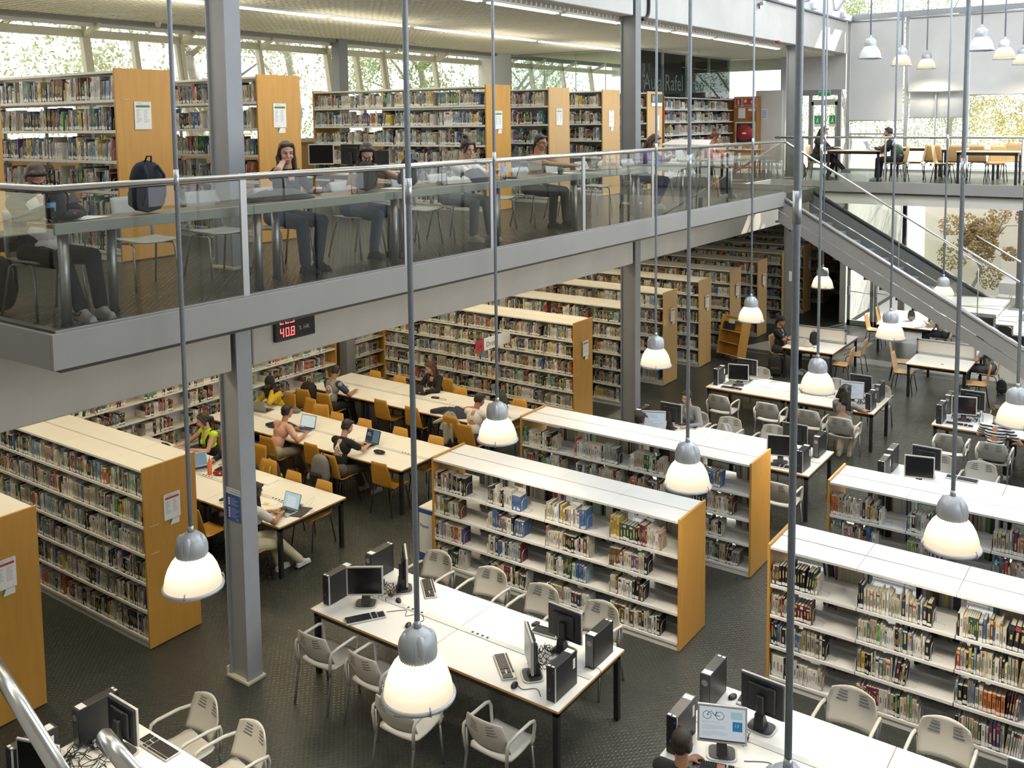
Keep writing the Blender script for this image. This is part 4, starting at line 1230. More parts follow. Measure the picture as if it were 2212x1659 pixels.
# notices on the bookcase ends (they face +X)
for i, (x, y, z, w, h, bd, num, lab) in enumerate((
        (-9.598, 6.37, 1.47, .22, .31, M_RED, '34-36', 'notice with red band on the orange bookcase end left of the front pillar'),
        (-9.598, 4.42, 1.42, .22, .31, M_RED, '34-36', 'white notice with red band on the nearest orange end at the lower left edge'),
        (-9.558, 15.78, 1.45, .22, .31, M_RED, '', 'white notice with red band on the first bookcase behind the study tables'),
        (-9.558, 19.70, 1.45, .22, .31, M_RED, '', 'white notice with red band on the third bookcase end right of the middle pillar'),
        (-9.558, 21.65, 1.45, .22, .31, M_RED, '', 'white notice on the fourth bookcase end of the far row'),
        (-9.558, 23.6, 1.45, .22, .31, M_RED, '', 'white notice on the fifth bookcase end, above the book trolley'),
        (-9.558, 25.55, 1.45, .22, .31, M_RED, '', 'white notice on the sixth bookcase end of the far row'),
        (-9.558, 29.5, 1.4, .22, .31, M_RED, '', 'white notice on the pale end just right of the far pillar'),
        (-9.598, 6.22, ZM + 1.48, .21, .31, M_GREEN, '', 'notice with green band on the orange mezzanine panel above the young man'),
        (-9.598, 8.2, ZM + 1.48, .21, .31, M_GREEN, '', 'notice with green band on the mezzanine panel right of the front pillar'),
        (-9.598, 13.0, ZM + 1.40, .21, .31, M_GREEN, '', 'notice on the end of the long mezzanine bookcase'),
        (-9.598, 14.93, ZM + 1.45, .21, .31, M_GREYP, '', 'notice on the mezzanine end behind the man in the brown shirt'),
        (-9.598, 16.9, ZM + 1.4, .21, .33, M_PAPER, '', 'pale yellowish notice on the mezzanine end left of the middle pillar'),
        (-9.598, 18.95, ZM + 1.3, .21, .33, M_PAPER, '', 'white notice below the dark green sign on the mezzanine'))):
    notice(lab, face_px(x, y, z), w, h, bd, num=num, card=i != 8 and i != 11 and i != 13)

# ------------------------------------------------------------ pendant lamps
m_ = bpy.data.materials.new('glowing_opal_glass'); m_.use_nodes = True
def opal(name, col, lo, hi):
    m = bpy.data.materials.new(name); m.use_nodes = True; nt = m.node_tree; N = nt.nodes; L = nt.links
    N.remove(N['Principled BSDF'])
    tc = N.new('ShaderNodeTexCoord'); sp = N.new('ShaderNodeSeparateXYZ'); L.new(tc.outputs['Object'], sp.inputs[0])
    r = N.new('ShaderNodeMapRange'); r.interpolation_type = 'SMOOTHSTEP'; r.inputs['From Min'].default_value = .0; r.inputs['From Max'].default_value = .24; r.inputs['To Min'].default_value = lo; r.inputs['To Max'].default_value = hi
    L.new(sp.outputs['Z'], r.inputs['Value'])
    e = N.new('ShaderNodeEmission'); e.inputs['Color'].default_value = tuple(col) + (1,); L.new(r.outputs['Result'], e.inputs['Strength'])
    L.new(e.outputs['Emission'], N['Material Output'].inputs['Surface'])
    return m
M_OPAL = opal('warm_lit_opal_glass', (1, .84, .60), .92, 1.9)
M_OFFGL = nmat('unlit_opal_glass', (.72, .74, .78), .35, 0, .02)


def lamp_proto(mat, lit=True, rod=8.4):
    t = thing('pendant_lamp', 'x', 'lamp', (0, 0, 0), 0, 'bell shaped pendant lamps')
    m = MB(); m.lathe([(.228, .0), (.226, .03), (.215, .09), (.195, .15), (.165, .205), (.13, .245), (.118, .262)], 36); m.build('shade', mat, t)
    m = MB(); m.lathe([(.226, -.012), (.242, -.012), (.246, .0), (.240, .012), (.226, .012)], 36); m.build('rim_ring', M_ALU, t)
    def rip(j, z): return .0 if z < .255 or z > .42 else (.028 if j % 2 else -.028) * (1 if (j % 20) > 5 else .0)
    m = MB(); m.lathe([(.118, .245), (.121, .262), (.125, .29), (.124, .33), (.116, .37), (.098, .405), (.07, .432), (.04, .447), (.026, .452)], 80, (0, 0, 0), True, rip)
    for k in range(4):
        a = k * PI / 2 + .3
        m.ell((.085 * math.cos(a), .085 * math.sin(a), .33), (.045, .045, .10), 10, 8)
    m.build('housing', M_ALU, t)
    m = MB(); m.lathe([(.022, .445), (.024, .47), (.02, .50), (.017, .50)], 14); m.build('rod_socket', M_SLEEVE, t)
    for k in range(3):
        a = k * 2 * PI / 3 + .9
        c, s = math.cos(a), math.sin(a)
        m = MB(); m.tube([(c * .236, s * .236, -.016), (c * .252, s * .252, -.008), (c * .248, s * .248, .02), (c * .236, s * .236, .045)], .006, 6); m.build('rim_clip', M_DINOX, t)
    m = MB(); m.tube([(0, 0, .49), (0, 0, rod)], .0185, 12); m.build('rod', M_ROD, t)
    m = MB(); m.tube([(0, 0, min(3.2, rod * .55)), (0, 0, min(3.2, rod * .55) + .16)], .0215, 12); m.build('rod_sleeve', M_SLEEVE, t)
    if lit:
        l = bpy.data.lights.new('lamp_glow', 'AREA'); l.shape = 'DISK'; l.size = .40; l.energy = 24; l.color = (1, .86, .64); l.spread = 2.4
        o = bpy.data.objects.new('lamp_glow', l); COL.objects.link(o); o.parent = t; o.location = (0, 0, -.012)
    return t


LP = lamp_proto(M_OPAL)
LAMPS = [(-3.92, 4.40, 'lit pendant lamp nearest the camera, hanging over the grey armchairs'), (-6.38, 4.47, 'lit pendant lamp hanging in front of the foot of the orange bookcase at left'),
         (-1.50, 4.45, 'pendant lamp at the bottom edge, only its top cap showing above the table'),
         (-6.43, 8.69, 'lit pendant lamp above the left end of the front low white bookcase'), (-3.99, 8.63, 'lit pendant lamp at the right end of the front low white bookcase'), (-1.51, 8.63, 'lit pendant lamp above the low white bookcase at the right'),
         (-6.43, 12.75, 'lit pendant lamp just right of the middle pillar'), (-3.97, 12.73, 'lit pendant lamp left of the woman with long curly hair'), (-1.53, 12.63, 'lit pendant lamp at the right edge above the striped shirt'),
         (-6.42, 16.59, 'lit pendant lamp in front of the pale bookcase ends near the trolley'), (-3.95, 16.55, 'cream lit pendant lamp in front of the bright floor by the glass door'),
         (-6.40, 20.75, 'small lit pendant lamp right of the far pillar under the stairs'), (-3.93, 20.72, 'lit pendant lamp hanging in front of the staircase')]
for x, y, lab in LAMPS: place(LP, x, y, 2.4, RNG.uniform(0, 2), lab)
UO = lamp_proto(M_OFFGL, False, 3.4); UL = lamp_proto(M_OPAL, True, 3.4)
UP_ = [(-5.77, 21.81, 0, 'unlit pendant lamp high before the left grey blind'), (-3.39, 20.87, 0, 'unlit pendant lamp high before the right grey blind'),
       (-5.94, 25.37, 1, 'lit high pendant lamp second from the left before the blinds'), (-5.82, 27.6, 1, 'smallest lit high pendant lamp before the middle blind'), (-3.47, 24.35, 1, 'lit high pendant lamp left of the one at the top right edge'), (-3.47, 27.3, 1, 'lit high pendant lamp at the top right edge')]
for x, y, lit, lab in UP_: place(UL if lit else UO, x, y, 7.42, .5, lab)

# ------------------------------------------------------------ tables
TG = 'white study tables with orange edges'
table('long white study table in front, behind the grey pillar, with the girl in white', 4.9, 1.24, .735, (-14.55, 8.12, 0), 0, (1.63, 3.27), TG, sockets=(.6, 2.4, 4.0))
table('middle long white study table with the man in the black T-shirt', 4.88, 1.24, .735, (-14.57, 10.58, 0), 0, (1.63, 3.25), TG, sockets=(.6, 1.9, 3.0, 4.3))
table('rear long white study table below the wall of books', 4.8, 1.30, .735, (-14.5, 13.02, 0), 0, (1.6, 3.2), TG, sockets=(.7, 2.0, 3.3))
CG = 'white computer tables with black legs'
table('front white computer table with four chairs before it', 3.27, 1.25, .74, (-7.71, 6.88, 0), 0, (1.62,), CG, sockets=(.85, 1.75))
table('white computer table at the lower right with the bicycle page on a screen', 3.6, 1.25, .74, (-3.42, 6.87, 0), 0, (1.62,), CG, sockets=(1.35, 2.2))
table('white computer table cut by the lower left corner', 3.3, 1.25, .74, (-7.72, 3.36, 0), 0, (1.62,), CG)
table('white computer table behind the second low bookcase', 3.3, 1.27, .74, (-7.72, 13.84, 0), 0, (1.63,), CG, sockets=(2.2,))
table('white computer table of the woman with long curly hair', 3.28, 1.2, .74, (-7.70, 17.48, 0), 0, (1.63,), CG, sockets=(.9, 2.0))
table('white computer table of the man in the striped shirt', 3.3, 1.2, .74, (-3.44, 17.45, 0), 0, (1.63,), CG)
table('white computer table behind the low bookcase at the right edge', 3.6, 1.25, .74, (-3.6, 13.86, 0), 0, (1.68,), CG)
WG = 'wood edged reading tables'
for lab, x, y, L, D in (('reading table with a white divider, beside the man in the black cap', -7.58, 21.55, 1.2, 2.1), ('reading table with a white divider, in the middle of the reddish floor', -4.81, 21.55, 1.24, 2.1)):
    t = table(lab, L, D, .74, (x, y, 0), 0, (), WG, channel=False)
    m = MB(); m.rbox(.04, D / 2 - .012, .80, L - .04, D / 2 + .012, 1.06, .003); m.build('divider_panel', M_PLASTER, t)
    m = MB()
    for a, b, c, d in ((.0, .04, .745, 1.10), (L - .04, L, .745, 1.10)): m.rbox(a, D / 2 - .02, c, b, D / 2 + .02, d, .004)
    m.rbox(0, D / 2 - .02, 1.06, L, D / 2 + .02, 1.10, .004); m.rbox(0, D / 2 - .02, .76, L, D / 2 + .02, .80, .004); m.build('divider_frame', M_DINOX, t)
    m = MB(); m.lathe([(0, .743), (.03, .743), (.03, .74)], 12, (L * .55, .35, 0)); m.build('cable_port', M_BLACK, t)
table('sunlit white reading table partly hidden by the stairs', 1.35, 2.2, .74, (-6.42, 25.35, 0), 0, (), WG, channel=False)
UG = 'reading tables on the far upper platform'
table('upper table between the girl and the man in the green jacket', 1.3, .8, .74, (-7.25, 23.55, ZM), 0, (), UG, channel=False)
table('upper table at the right, farther from the rail', 1.4, .8, .74, (-5.1, 25.2, ZM), 0, (), UG, channel=False)
table('upper table at the right, nearest the glass rail', 1.3, .8, .74, (-4.3, 23.55, ZM), 0, (), UG, channel=False)
table('upper table behind the two readers, close to the blinds', 1.3, .8, .74, (-6.4, 26.2, ZM), 0, (), UG, channel=False)
# mezzanine reading counter with round legs
t = thing('reading_counter', 'long grey edged reading counter on round legs along the mezzanine glass', 'counter', (0, 0, 0))
for k in range(8):
    a, b = 3.72 + k * 1.85, 3.72 + (k + 1) * 1.85 - .006
    m = MB(); m.m = 0; m.rbox(-7.38 if k else -7.22, a, ZM + .762, -6.84, b, ZM + .795, .003); m.m = 1; m.box(-7.375 if k else -7.215, a + .004, ZM + .793, -6.845, b - .004, ZM + .797)
    m.build('worktop', [M_WOODE, M_COUNTT], t)
    m = MB(); m.rbox(-6.84, a, ZM + .715, -6.815, b, ZM + .80, .003); m.build('front_edge', M_COUNTER, t)
    for (x, y) in ((-6.93, a + .12), (-7.30 if k else -7.15, a + .65)):
        m = MB(); m.tube([(x, y, ZM), (x, y, ZM + .762)], .04, 16); m.build('leg', M_DINOX, t)
        m = MB(); m.lathe([(.045, 0), (.045, .02), (.04, .022)], 16, (x, y, ZM)); m.build('foot', M_BLACK, t)
table('white computer desk on the mezzanine in front of the long bookcase', 1.7, 1.2, .74, (-12.1, 10.4, ZM), 0, (), None, channel=False)
table('white desk beside the orange panel on the mezzanine', 1.3, .8, .74, (-11.9, 9.0, ZM), 0, (), None, channel=False)
t = thing('reading_desk', 'white slanted reading desk by the stair head on the mezzanine', 'desk', (-9.6, 20.6, ZM), 0)
m = MB(); m.rbox(-1.0, -.35, .92, .9, .35, .96, .004); m.build('tabletop', M_TABLE, t)
for x in (-.9, .8): m = MB(); m.rbox(x, -.3, 0, x + .05, .3, .92, .004); m.build('leg', M_WOODD, t)
m = MB(); m.prism([(-.3, .96), (.3, .96), (.3, 1.06)], -.5, .5, 'x'); m.build('sloped_board', M_SHELFW, t)
# ------------------------------------------------------------ computers on the tables
TW = tower_proto(); MD = monitor_proto('dark'); ML_ = monitor_proto('lit'); KB = keyboard_proto(); MS = mouse_proto()
Z = .74
for x, y, rz, z, lab in (
        (-7.62, 7.24, 0, Z, 'black tower at the left end of the front table, its front to the camera side'), (-7.6, 7.88, PI, Z, 'black tower at the far left corner of the front table'),
        (-4.58, 7.17, 0, Z, 'black tower on the near right corner of the front table'), (-4.56, 7.82, PI, Z, 'black tower with its rear ports showing, right back corner of the front table'),
        (-3.34, 7.14, 0, Z, 'black tower left of the screen with the bicycle'), (-3.36, 7.85, PI, Z, 'black tower behind the one beside the bicycle screen'),
        (-7.63, 4.30, PI, Z, 'black tower on the lower left table, white sticker on top'), (-7.58, 3.72, 0, Z, 'black tower at the lower left corner, behind the steel rail'),
        (-4.58, 14.08, 0, Z, 'black tower right of the dark screen behind the second low bookcase'), (-4.58, 14.85, PI, Z, 'tower behind that one, ports facing the camera'), (-7.6, 14.55, PI, Z, 'black tower beside the person in the black cap'),
        (-7.56, 17.86, 0, Z, 'black tower at the left end of the curly haired woman\'s table'), (-4.54, 17.74, 0, Z, 'black tower right of the curly haired woman\'s lit screen'), (-4.56, 18.42, PI, Z, 'tower on the far right corner of the curly haired woman\'s table'),
        (-3.33, 17.72, 0, Z, 'black tower on the striped man\'s table, left of the dark screen'), (-3.33, 18.4, PI, Z, 'tower hidden behind the dark screen on the striped man\'s table'),
        (-3.47, 14.86, PI, Z, 'tower behind the right edge low bookcase, farther of the pair'), (-3.45, 14.32, 0, Z, 'tower behind the right edge low bookcase, nearer of the pair'),
        (-10.75, 11.3, 2.2, ZM + .74, 'black tower on the mezzanine desk beside the girl with her head bent')):
    place(TW, x, y, z, rz, lab)
for lit, x, y, rz, z, lab in (
        (0, -7.25, 7.28, .62, Z, 'monitor facing the camera at the left end of the front table'), (0, -7.12, 7.82, 2.36, Z, 'monitor seen edge on behind the left keyboard of the front table'), (0, -4.98, 7.2, -.8, Z, 'monitor seen edge on at the right end of the front table'),
        (0, -4.93, 7.78, PI - .05, Z, 'monitor with its black back to the camera on the front table'), (0, -2.84, 7.74, PI - .05, Z, 'monitor with its black back to the camera behind the bicycle screen'),
        (0, -7.22, 4.32, PI, Z, 'monitor seen from behind on the lower left table'), (0, -7.3, 3.62, .35, Z, 'monitor half hidden by the steel rail at the lower left corner'), (0, -.72, 7.8, PI, Z, 'monitor cut off at the right end of the lower right table'),
        (1, -7.17, 14.15, .45, Z, 'lit screen in front of the person in the black cap'), (0, -7.12, 14.72, PI, Z, 'monitor before the woman in the grey sweater, back to the camera'), (0, -4.96, 14.12, .3, Z, 'dark screen facing the camera right of the second low bookcase'), (0, -4.96, 14.8, PI, Z, 'black monitor back behind that dark screen'),
        (0, -7.16, 17.86, .3, Z, 'dark screen at the left end of the table behind, below the trolley'), (0, -7.16, 18.36, PI, Z, 'monitor back at the left end of the table, below the trolley'), (1, -4.9, 17.82, .25, Z, 'lit screen used by the curly haired woman'), (0, -4.9, 18.38, PI, Z, 'black monitor back right of the curly haired woman\'s screen'),
        (0, -3.0, 17.92, .25, Z, 'dark screen on the striped man\'s table'), (0, -2.94, 18.38, PI, Z, 'black monitor back on the striped man\'s table'), (0, -2.97, 14.34, .25, Z, 'dark screen just above the low bookcase at the right edge'), (0, -2.97, 14.82, PI, Z, 'monitor back just above the low bookcase at the right edge'),
        (0, -11.45, 10.75, .75, ZM + .74, 'dark screen on the mezzanine between the two girls'), (0, -10.95, 10.95, 3.4, ZM + .74, 'monitor back on the mezzanine desk above the second girl')):
    place(ML_ if lit else MD, x, y, z, rz, lab)
# the screen that shows a page about a bicycle
bm_ = monitor_proto('lit'); bm_['label'] = 'lit screen showing a bicycle page at the lower right'; bm_.location = (-2.98, 7.16, Z); bm_.rotation_euler.z = .42
for c in list(bm_.children):
    if c.name.startswith('screen'):
        for k in list(c.children): bpy.data.objects.remove(k)
        def pg(name, mt, *bs):
            m = MB()
            for (x0, y0, x1, y1) in bs: m.box(x0, -.0142, .12 + y0, x1, -.0134, .12 + y1)
            m.build(name, mt, c)
        E1, E2, E3, E4 = emat('page_ink', (.04, .04, .05), 1), emat('page_grey', (.42, .46, .5), .8), emat('page_blue', (.02, .15, .30), 1), emat('page_teal', (.35, .52, .55), .8)
        m = MB()
        for cx in (-.125, -.02): m.tube([(cx + .034 * math.cos(a), -.0145, .12 + .245 + .034 * math.sin(a)) for a in [2 * PI * k / 24 for k in range(25)]], .0022, 5); 
        for a, b in (((-.125, .245), (-.105, .275)), ((-.02, .245), (-.06, .245)), ((-.06, .245), (-.095, .285)), ((-.06, .245), (-.045, .282)), ((-.125, .245), (-.11, .25))): m.tube([(a[0], -.0145, .12 + a[1]), (b[0], -.0145, .12 + b[1])], .0026, 5)
        m.build('bicycle_picture', E1, c)
        pg('page_lines', E2, *[(-.17, .185 - k * .011, -.17 + w_, .189 - k * .011) for k, w_ in enumerate((.15, .06, .0, .2, .19, .2, .12, .0, .19, .21, .2, .08))])
        pg('taskbar', E1, (-.188, .022, .188, .034)); pg('banner', E4, (.07, .225, .165, .29)); pg('advert', E3, (.085, .12, .165, .205))
        text_obj('advert_price', '15', .04, M_WHITEP, Matrix(((1, 0, 0, .10), (0, 0, -1, -.0146), (0, 1, 0, .12 + .155), (0, 0, 0, 1))), c, .0002)
for x, y, rz, lab in ((-7.05, 7.07, 1.0, 'keyboard in front of the left monitor of the front table'), (-6.9, 7.96, -.74, 'keyboard at the far edge of the front table, left half'), (-5.26, 7.18, -.73, 'keyboard lying askew at the right end of the front table'), (-5.2, 7.95, .1, 'keyboard partly behind the monitor backs of the front table'),
                     (-2.93, 6.97, .3, 'keyboard below the bicycle screen'), (-2.95, 8.0, PI + .1, 'keyboard behind the black monitor back of the lower right table'), (-7.02, 4.5, PI, 'keyboard on the lower left table'), (-4.98, 13.97, .1, 'keyboard below the dark screen right of the second low bookcase'),
                     (-6.95, 14.97, PI, 'keyboard of the woman in the grey sweater'), (-7.2, 17.62, .05, 'keyboard at the left end of the curly haired woman\'s table'), (-4.9, 17.6, .1, 'keyboard under the curly haired woman\'s screen'), (-3.02, 17.64, .05, 'keyboard on the striped man\'s table'), (-2.5, 14.95, PI, 'keyboard peeping over the low bookcase at the right edge')):
    place(KB, x, y, Z, rz, lab)
for x, y, rz, lab in ((-6.56, 7.22, .4, 'dark mouse left of the centre lamp on the front table'), (-5.0, 6.98, .2, 'dark mouse at the near right corner of the front table'), (-5.45, 8.01, 2.8, 'grey mouse beside the far keyboard of the front table'), (-3.22, 7.98, 2.9, 'mouse beside the rear keyboard of the lower right table'),
                     (-4.72, 13.98, .2, 'mouse right of the keyboard behind the second low bookcase'), (-4.66, 17.62, .1, 'mouse under the hand of the curly haired woman'), (-2.68, 17.62, .2, 'mouse beside the keyboard on the striped man\'s table'), (-7.0, 7.55, 1., 'mouse near the cables at the left end of the front table')):
    place(MS, x, y, Z, rz, lab)
for loc, r, n, lab in (((-7.25, 7.6, Z), .13, 14, 'tangle of cables behind the left monitor of the front table'), ((-4.95, 7.5, Z), .15, 18, 'tangle of black cables between the right monitors of the front table'), ((-7.35, 3.98, Z), .2, 26, 'big cable tangle on the lower left table'), ((-3.0, 7.5, Z), .13, 9, 'cables between the two screens of the lower right table'),
                       ((-4.75, 14.45, Z), .14, 12, 'cables behind the dark screen right of the second low bookcase'), ((-4.72, 18.05, Z), .14, 12, 'cables behind the curly haired woman\'s lit screen'), ((-3.0, 18.15, Z), .2, 16, 'cables between the screens of the striped man\'s table'), ((-7.3, 18.1, Z), .13, 10, 'cables at the left end of the table below the trolley'), ((-11.0, 11.15, ZM + .74), .1, 8, 'cables on the mezzanine desk')):
    cables(lab, loc, r, n, int(abs(loc[0] * 100)))
cord('thin mouse cable curling across the left of the front table', [(-6.95, 7.3, .747), (-6.8, 7.45, .745), (-6.72, 7.36, .745), (-6.62, 7.48, .745), (-6.5, 7.4, .745), (-6.55, 7.28, .745)])
cord('thin cable from the near tower at the right end of the front table', [(-4.7, 6.98, .745), (-4.8, 7.06, .745), (-4.9, 6.98, .745), (-4.97, 7.0, .745)])
cord('cable hanging over the right edge of the front table', [(-4.6, 7.6, .76), (-4.48, 7.66, .76), (-4.42, 7.62, .72), (-4.40, 7.55, .5)])
cord('cable loop right of the bicycle screen', [(-2.8, 7.2, .745), (-2.6, 7.3, .745), (-2.55, 7.12, .745), (-2.4, 7.05, .745), (-2.3, 6.92, .745)])

# ------------------------------------------------------------ chairs
AC = arm_chair(); WC = wood_chair('x', M_CHAIRW, M_LEGD, 'beech plywood chairs at the study tables'); WP = wood_chair('x', M_CHAIRP, M_LEGD, 'pale plywood chairs of the sunny end'); SH = shell_chair()
G = [(-7.22, 6.70, .05, 'grey armchair at the left end of the front table, nearest the pillar foot'), (-6.5, 6.72, -.02, 'grey armchair second from the left before the front table'), (-5.76, 6.34, .04, 'grey armchair partly behind the nearest lamp'), (-4.88, 6.60, 0, 'grey armchair right of the nearest lamp'),
     (-7.3, 8.36, PI, 'grey armchair behind the front table, first from the left'), (-6.48, 8.38, PI + .05, 'grey armchair behind the front table, second from the left'), (-5.76, 8.38, PI, 'grey armchair behind the front table, third from the left'), (-5.02, 8.42, PI - .05, 'grey armchair behind the front table beside the monitor back'),
     (-2.3, 8.34, PI, 'grey armchair behind the lower right table'), (-1.5, 8.34, PI, 'grey armchair at the bottom right, behind the lower right table'), (-7.2, 4.86, PI - .1, 'grey armchair behind the lower left table'), (-6.52, 4.84, PI - .1, 'grey armchair cut by the bottom edge at the lower left'),
     (-4.68, 13.42, 0, 'grey armchair right of the second low bookcase\'s end'), (-7.1, 13.5, 0, 'grey armchair of the person in the black cap'), (-7.02, 15.36, PI, 'grey armchair of the woman in the grey sweater'), (-6.4, 15.36, PI, 'armchair carrying the grey bag'), (-5.6, 15.36, PI, 'armchair behind the white table, just left of the thick rod'),
     (-7.15, 17.1, 0, 'first grey armchair before the curly haired woman\'s table'), (-6.2, 17.12, 0, 'second grey armchair before the curly haired woman\'s table'), (-5.42, 17.1, 0, 'third grey armchair, next to the curly haired woman'), (-4.8, 16.98, 0, 'grey armchair in which the curly haired woman sits'),
     (-7.2, 18.95, PI, 'armchair behind that table, left end'), (-5.6, 18.95, PI, 'armchair behind that table, in the middle'), (-4.75, 18.95, PI, 'armchair behind that table, right end'), (-3.03, 17.06, 0, 'grey armchair left of the striped man'), (-2.36, 17.0, 0, 'grey armchair in which the striped man sits'), (-2.2, 18.95, PI, 'armchair at the right edge opposite the striped man'),
     (-2.35, 15.4, PI, 'grey armchair behind the low bookcase at the right edge'), (-2.95, 15.42, PI + .1, 'grey armchair partly hidden by monitors at the right edge')]
for x, y, rz, lab in G: place(AC, x, y, 0, rz, lab)
W_ = [(-11.55, 10.68, 0, 'plywood chair between the pink T-shirt and the black T-shirt'), (-10.0, 10.66, .03, 'plywood chair at the right end of the middle table, back to the camera'), (-12.45, 10.5, .05, 'plywood chair under the man in the pink T-shirt'), (-10.93, 10.48, 0, 'plywood chair under the man in the black T-shirt'),
      (-10.8, 9.15, PI, 'plywood chair back behind the front study table, left one'), (-10.14, 9.15, PI, 'plywood chair back behind the front study table, right one'), (-11.5, 9.28, PI + .1, 'plywood chair with the dark rucksack behind the front study table'), (-9.98, 7.86, 0, 'plywood chair under the girl in white'), (-10.95, 7.94, .05, 'plywood chair left of the pillar at the front study table'),
      (-12.4, 11.6, PI, 'plywood chair back behind the middle table, first from the left'), (-11.7, 11.6, PI, 'plywood chair back behind the middle table, second from the left'), (-10.85, 11.6, PI, 'plywood chair back behind the middle table, third from the left'), (-10.05, 11.6, PI, 'plywood chair back behind the middle table, nearest the low bookcase'),
      (-14.1, 11.98, PI, 'plywood chair under the girl in the black headscarf'), (-13.5, 11.95, PI - .1, 'plywood chair right of the girl in the headscarf'), (-12.95, 11.8, PI + .3, 'plywood chair turned askew right of the grey pencil case'), (-13.1, 9.68, PI, 'plywood chair under the girl in the neon top'), (-12.2, 9.66, PI, 'plywood chair of the girl in the dark sweater'),
      (-13.58, 12.84, .1, 'plywood chair under the man with the print on his back'), (-14.15, 12.8, .2, 'plywood chair carrying the black backpack at the rear table'), (-12.3, 13.14, 0, 'plywood chair before the rear table, next to the printed T-shirt'), (-11.5, 13.12, 0, 'plywood chair before the rear table, behind the lamp rod'), (-10.55, 13.08, 0, 'plywood chair under the heap of jackets'), (-10.05, 12.86, 0, 'plywood chair under the man in the white T-shirt'),
      (-13.85, 14.12, PI, 'plywood chair back behind the rear table, first from the left'), (-13.15, 14.12, PI, 'plywood chair back behind the rear table, second from the left'), (-12.2, 14.5, PI, 'plywood chair of the girl in black with the laptop'), (-11.55, 14.14, PI, 'plywood chair with black straps behind the rear table'), (-10.1, 14.12, PI, 'plywood chair back at the right end of the rear table')]
for x, y, rz, lab in W_: place(WC, x, y, 0, rz, lab)
P_ = [(-6.28, 21.9, PI / 2, 0, 'pale plywood chair right of the table with the black cap man, nearer one'), (-6.28, 23.0, PI / 2, 0, 'pale plywood chair right of the table with the black cap man, farther one'), (-7.82, 22.2, -PI / 2, 0, 'pale plywood chair of the man in the black cap'), (-5.2, 22.9, -PI / 2 + .15, 0, 'pale plywood chair left of the middle divider table, farther one'),
      (-4.92, 21.98, -PI / 2, 0, 'pale plywood chair left of the middle divider table, nearer one'), (-3.42, 21.8, PI / 2 + .2, 0, 'empty pale plywood chair right of the middle divider table'), (-3.36, 22.86, PI / 2, 0, 'plywood chair of the man in the patterned T-shirt'), (-4.92, 26.0, PI / 2, 0, 'plywood chair of the reader in the cream jumper by the stairs'), (-6.58, 27.1, -PI / 2, 0, 'plywood chair at the sunlit table near the glass door'), (-6.58, 26.0, -PI / 2, 0, 'plywood chair at the sunlit table, nearer than the other'),
      (-7.55, 23.92, -PI / 2, ZM, 'upper chair of the girl with long hair'), (-5.66, 23.95, PI / 2, ZM, 'upper chair of the man in the green jacket'), (-5.4, 24.6, PI / 2 + .3, ZM, 'upper chair just behind the green jacket'), (-6.2, 25.6, -PI / 2, ZM, 'upper chair between the two readers, near the blinds'), (-4.75, 26.2, PI / 2, ZM, 'upper chair before the middle window'),
      (-4.5, 24.9, .1, ZM, 'upper chair behind the nearest right table'), (-5.05, 24.95, .2, ZM, 'upper chair left of the two right tables'), (-4.05, 25.02, 0, ZM, 'upper chair between the two right tables'), (-3.5, 26.2, PI, ZM, 'upper chair behind the farther right table'), (-2.7, 23.95, PI / 2, ZM, 'upper chair at the right edge of the picture'), (-3.6, 24.55, PI, ZM, 'upper chair tucked under the nearest right table'), (-4.6, 23.9, -PI / 2, ZM, 'upper chair at the left end of the nearest right table')]
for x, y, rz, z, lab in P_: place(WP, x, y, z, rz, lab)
S_ = [(4.0, 'shell chair of the young man with the phone'), (5.2, 'empty shell chair next to the young man with the phone'), (6.02, 'empty shell chair left of the girl touching her neck'), (6.72, 'shell chair of the girl touching her neck'), (7.82, 'shell chair of the girl with her head bent'), (8.85, 'shell chair with a dark bag, between the girls and the white T-shirt'), (9.55, 'shell chair of the girl with the bun'), (10.75, 'empty shell chair left of the man in brown'), (11.42, 'shell chair of the man in the brown shirt'),
      (12.6, 'empty shell chair right of the man in brown'), (13.5, 'empty shell chair left of the purple hoodie'), (14.72, 'shell chair of the girl in the purple hoodie'), (15.8, 'empty shell chair right of the purple hoodie'), (17.4, 'shell chair of the red haired reader')]
for y, lab in S_: place(SH, (-7.5 if y == 4.0 else -7.75) - (.2 if 'empty' in lab else 0), y, ZM, -PI / 2 + RNG.uniform(-.1, .1), lab)
place(SH, -11.55, 10.05, ZM, .2, 'shell chair at the mezzanine computer desk'); place(SH, -9.2, 19.9, ZM, -PI / 2, 'shell chair near the slanted reading desk')

# ------------------------------------------------------------ things on the tables
def sheet(label, x, y, z, rz, w=.21, h=.297, mt=None, th=.002, name='paper_sheet', cat='paper'):
    m = MB(); m.rbox(-w / 2, -h / 2, 0, w / 2, h / 2, th, min(.001, th / 3)); o = m.build(name, mt or M_PAPER, None, (x, y, z), rz)
    return tag(o, label, cat, 'papers and notebooks on the tables')
TZ = .735
def lcdm(n, c, s): return emat(n, c, s)
GREY = nmat('laptop_grey', (.22, .22, .23), .35, .6); LSIL = nmat('laptop_silver', (.5, .5, .5), .3, .6)
laptop('grey laptop of the man in the pink T-shirt', (-12.45, 11.08, TZ), .15, GREY, lcdm('pale_page', (.75, .88, .82), .75))
laptop('laptop of the man in the black T-shirt, dark two pane screen', (-10.95, 11.12, TZ), -.05, LSIL, lcdm('slate_page', (.10, .16, .20), 1.), lines=((-.46, .0, .1, .9, 1), (-.4, -.15, .6, .63, 0), (-.4, -.1, .5, .53, 0), (-.4, -.2, .68, .7, 0)), lid=M_BPLAS)
laptop('silver laptop of the girl in white', (-9.98, 8.50, TZ), .05, LSIL, lcdm('doc_page', (.50, .72, .72), .8), lines=((-.3, .25, .12, .75, 0),), w=.31)
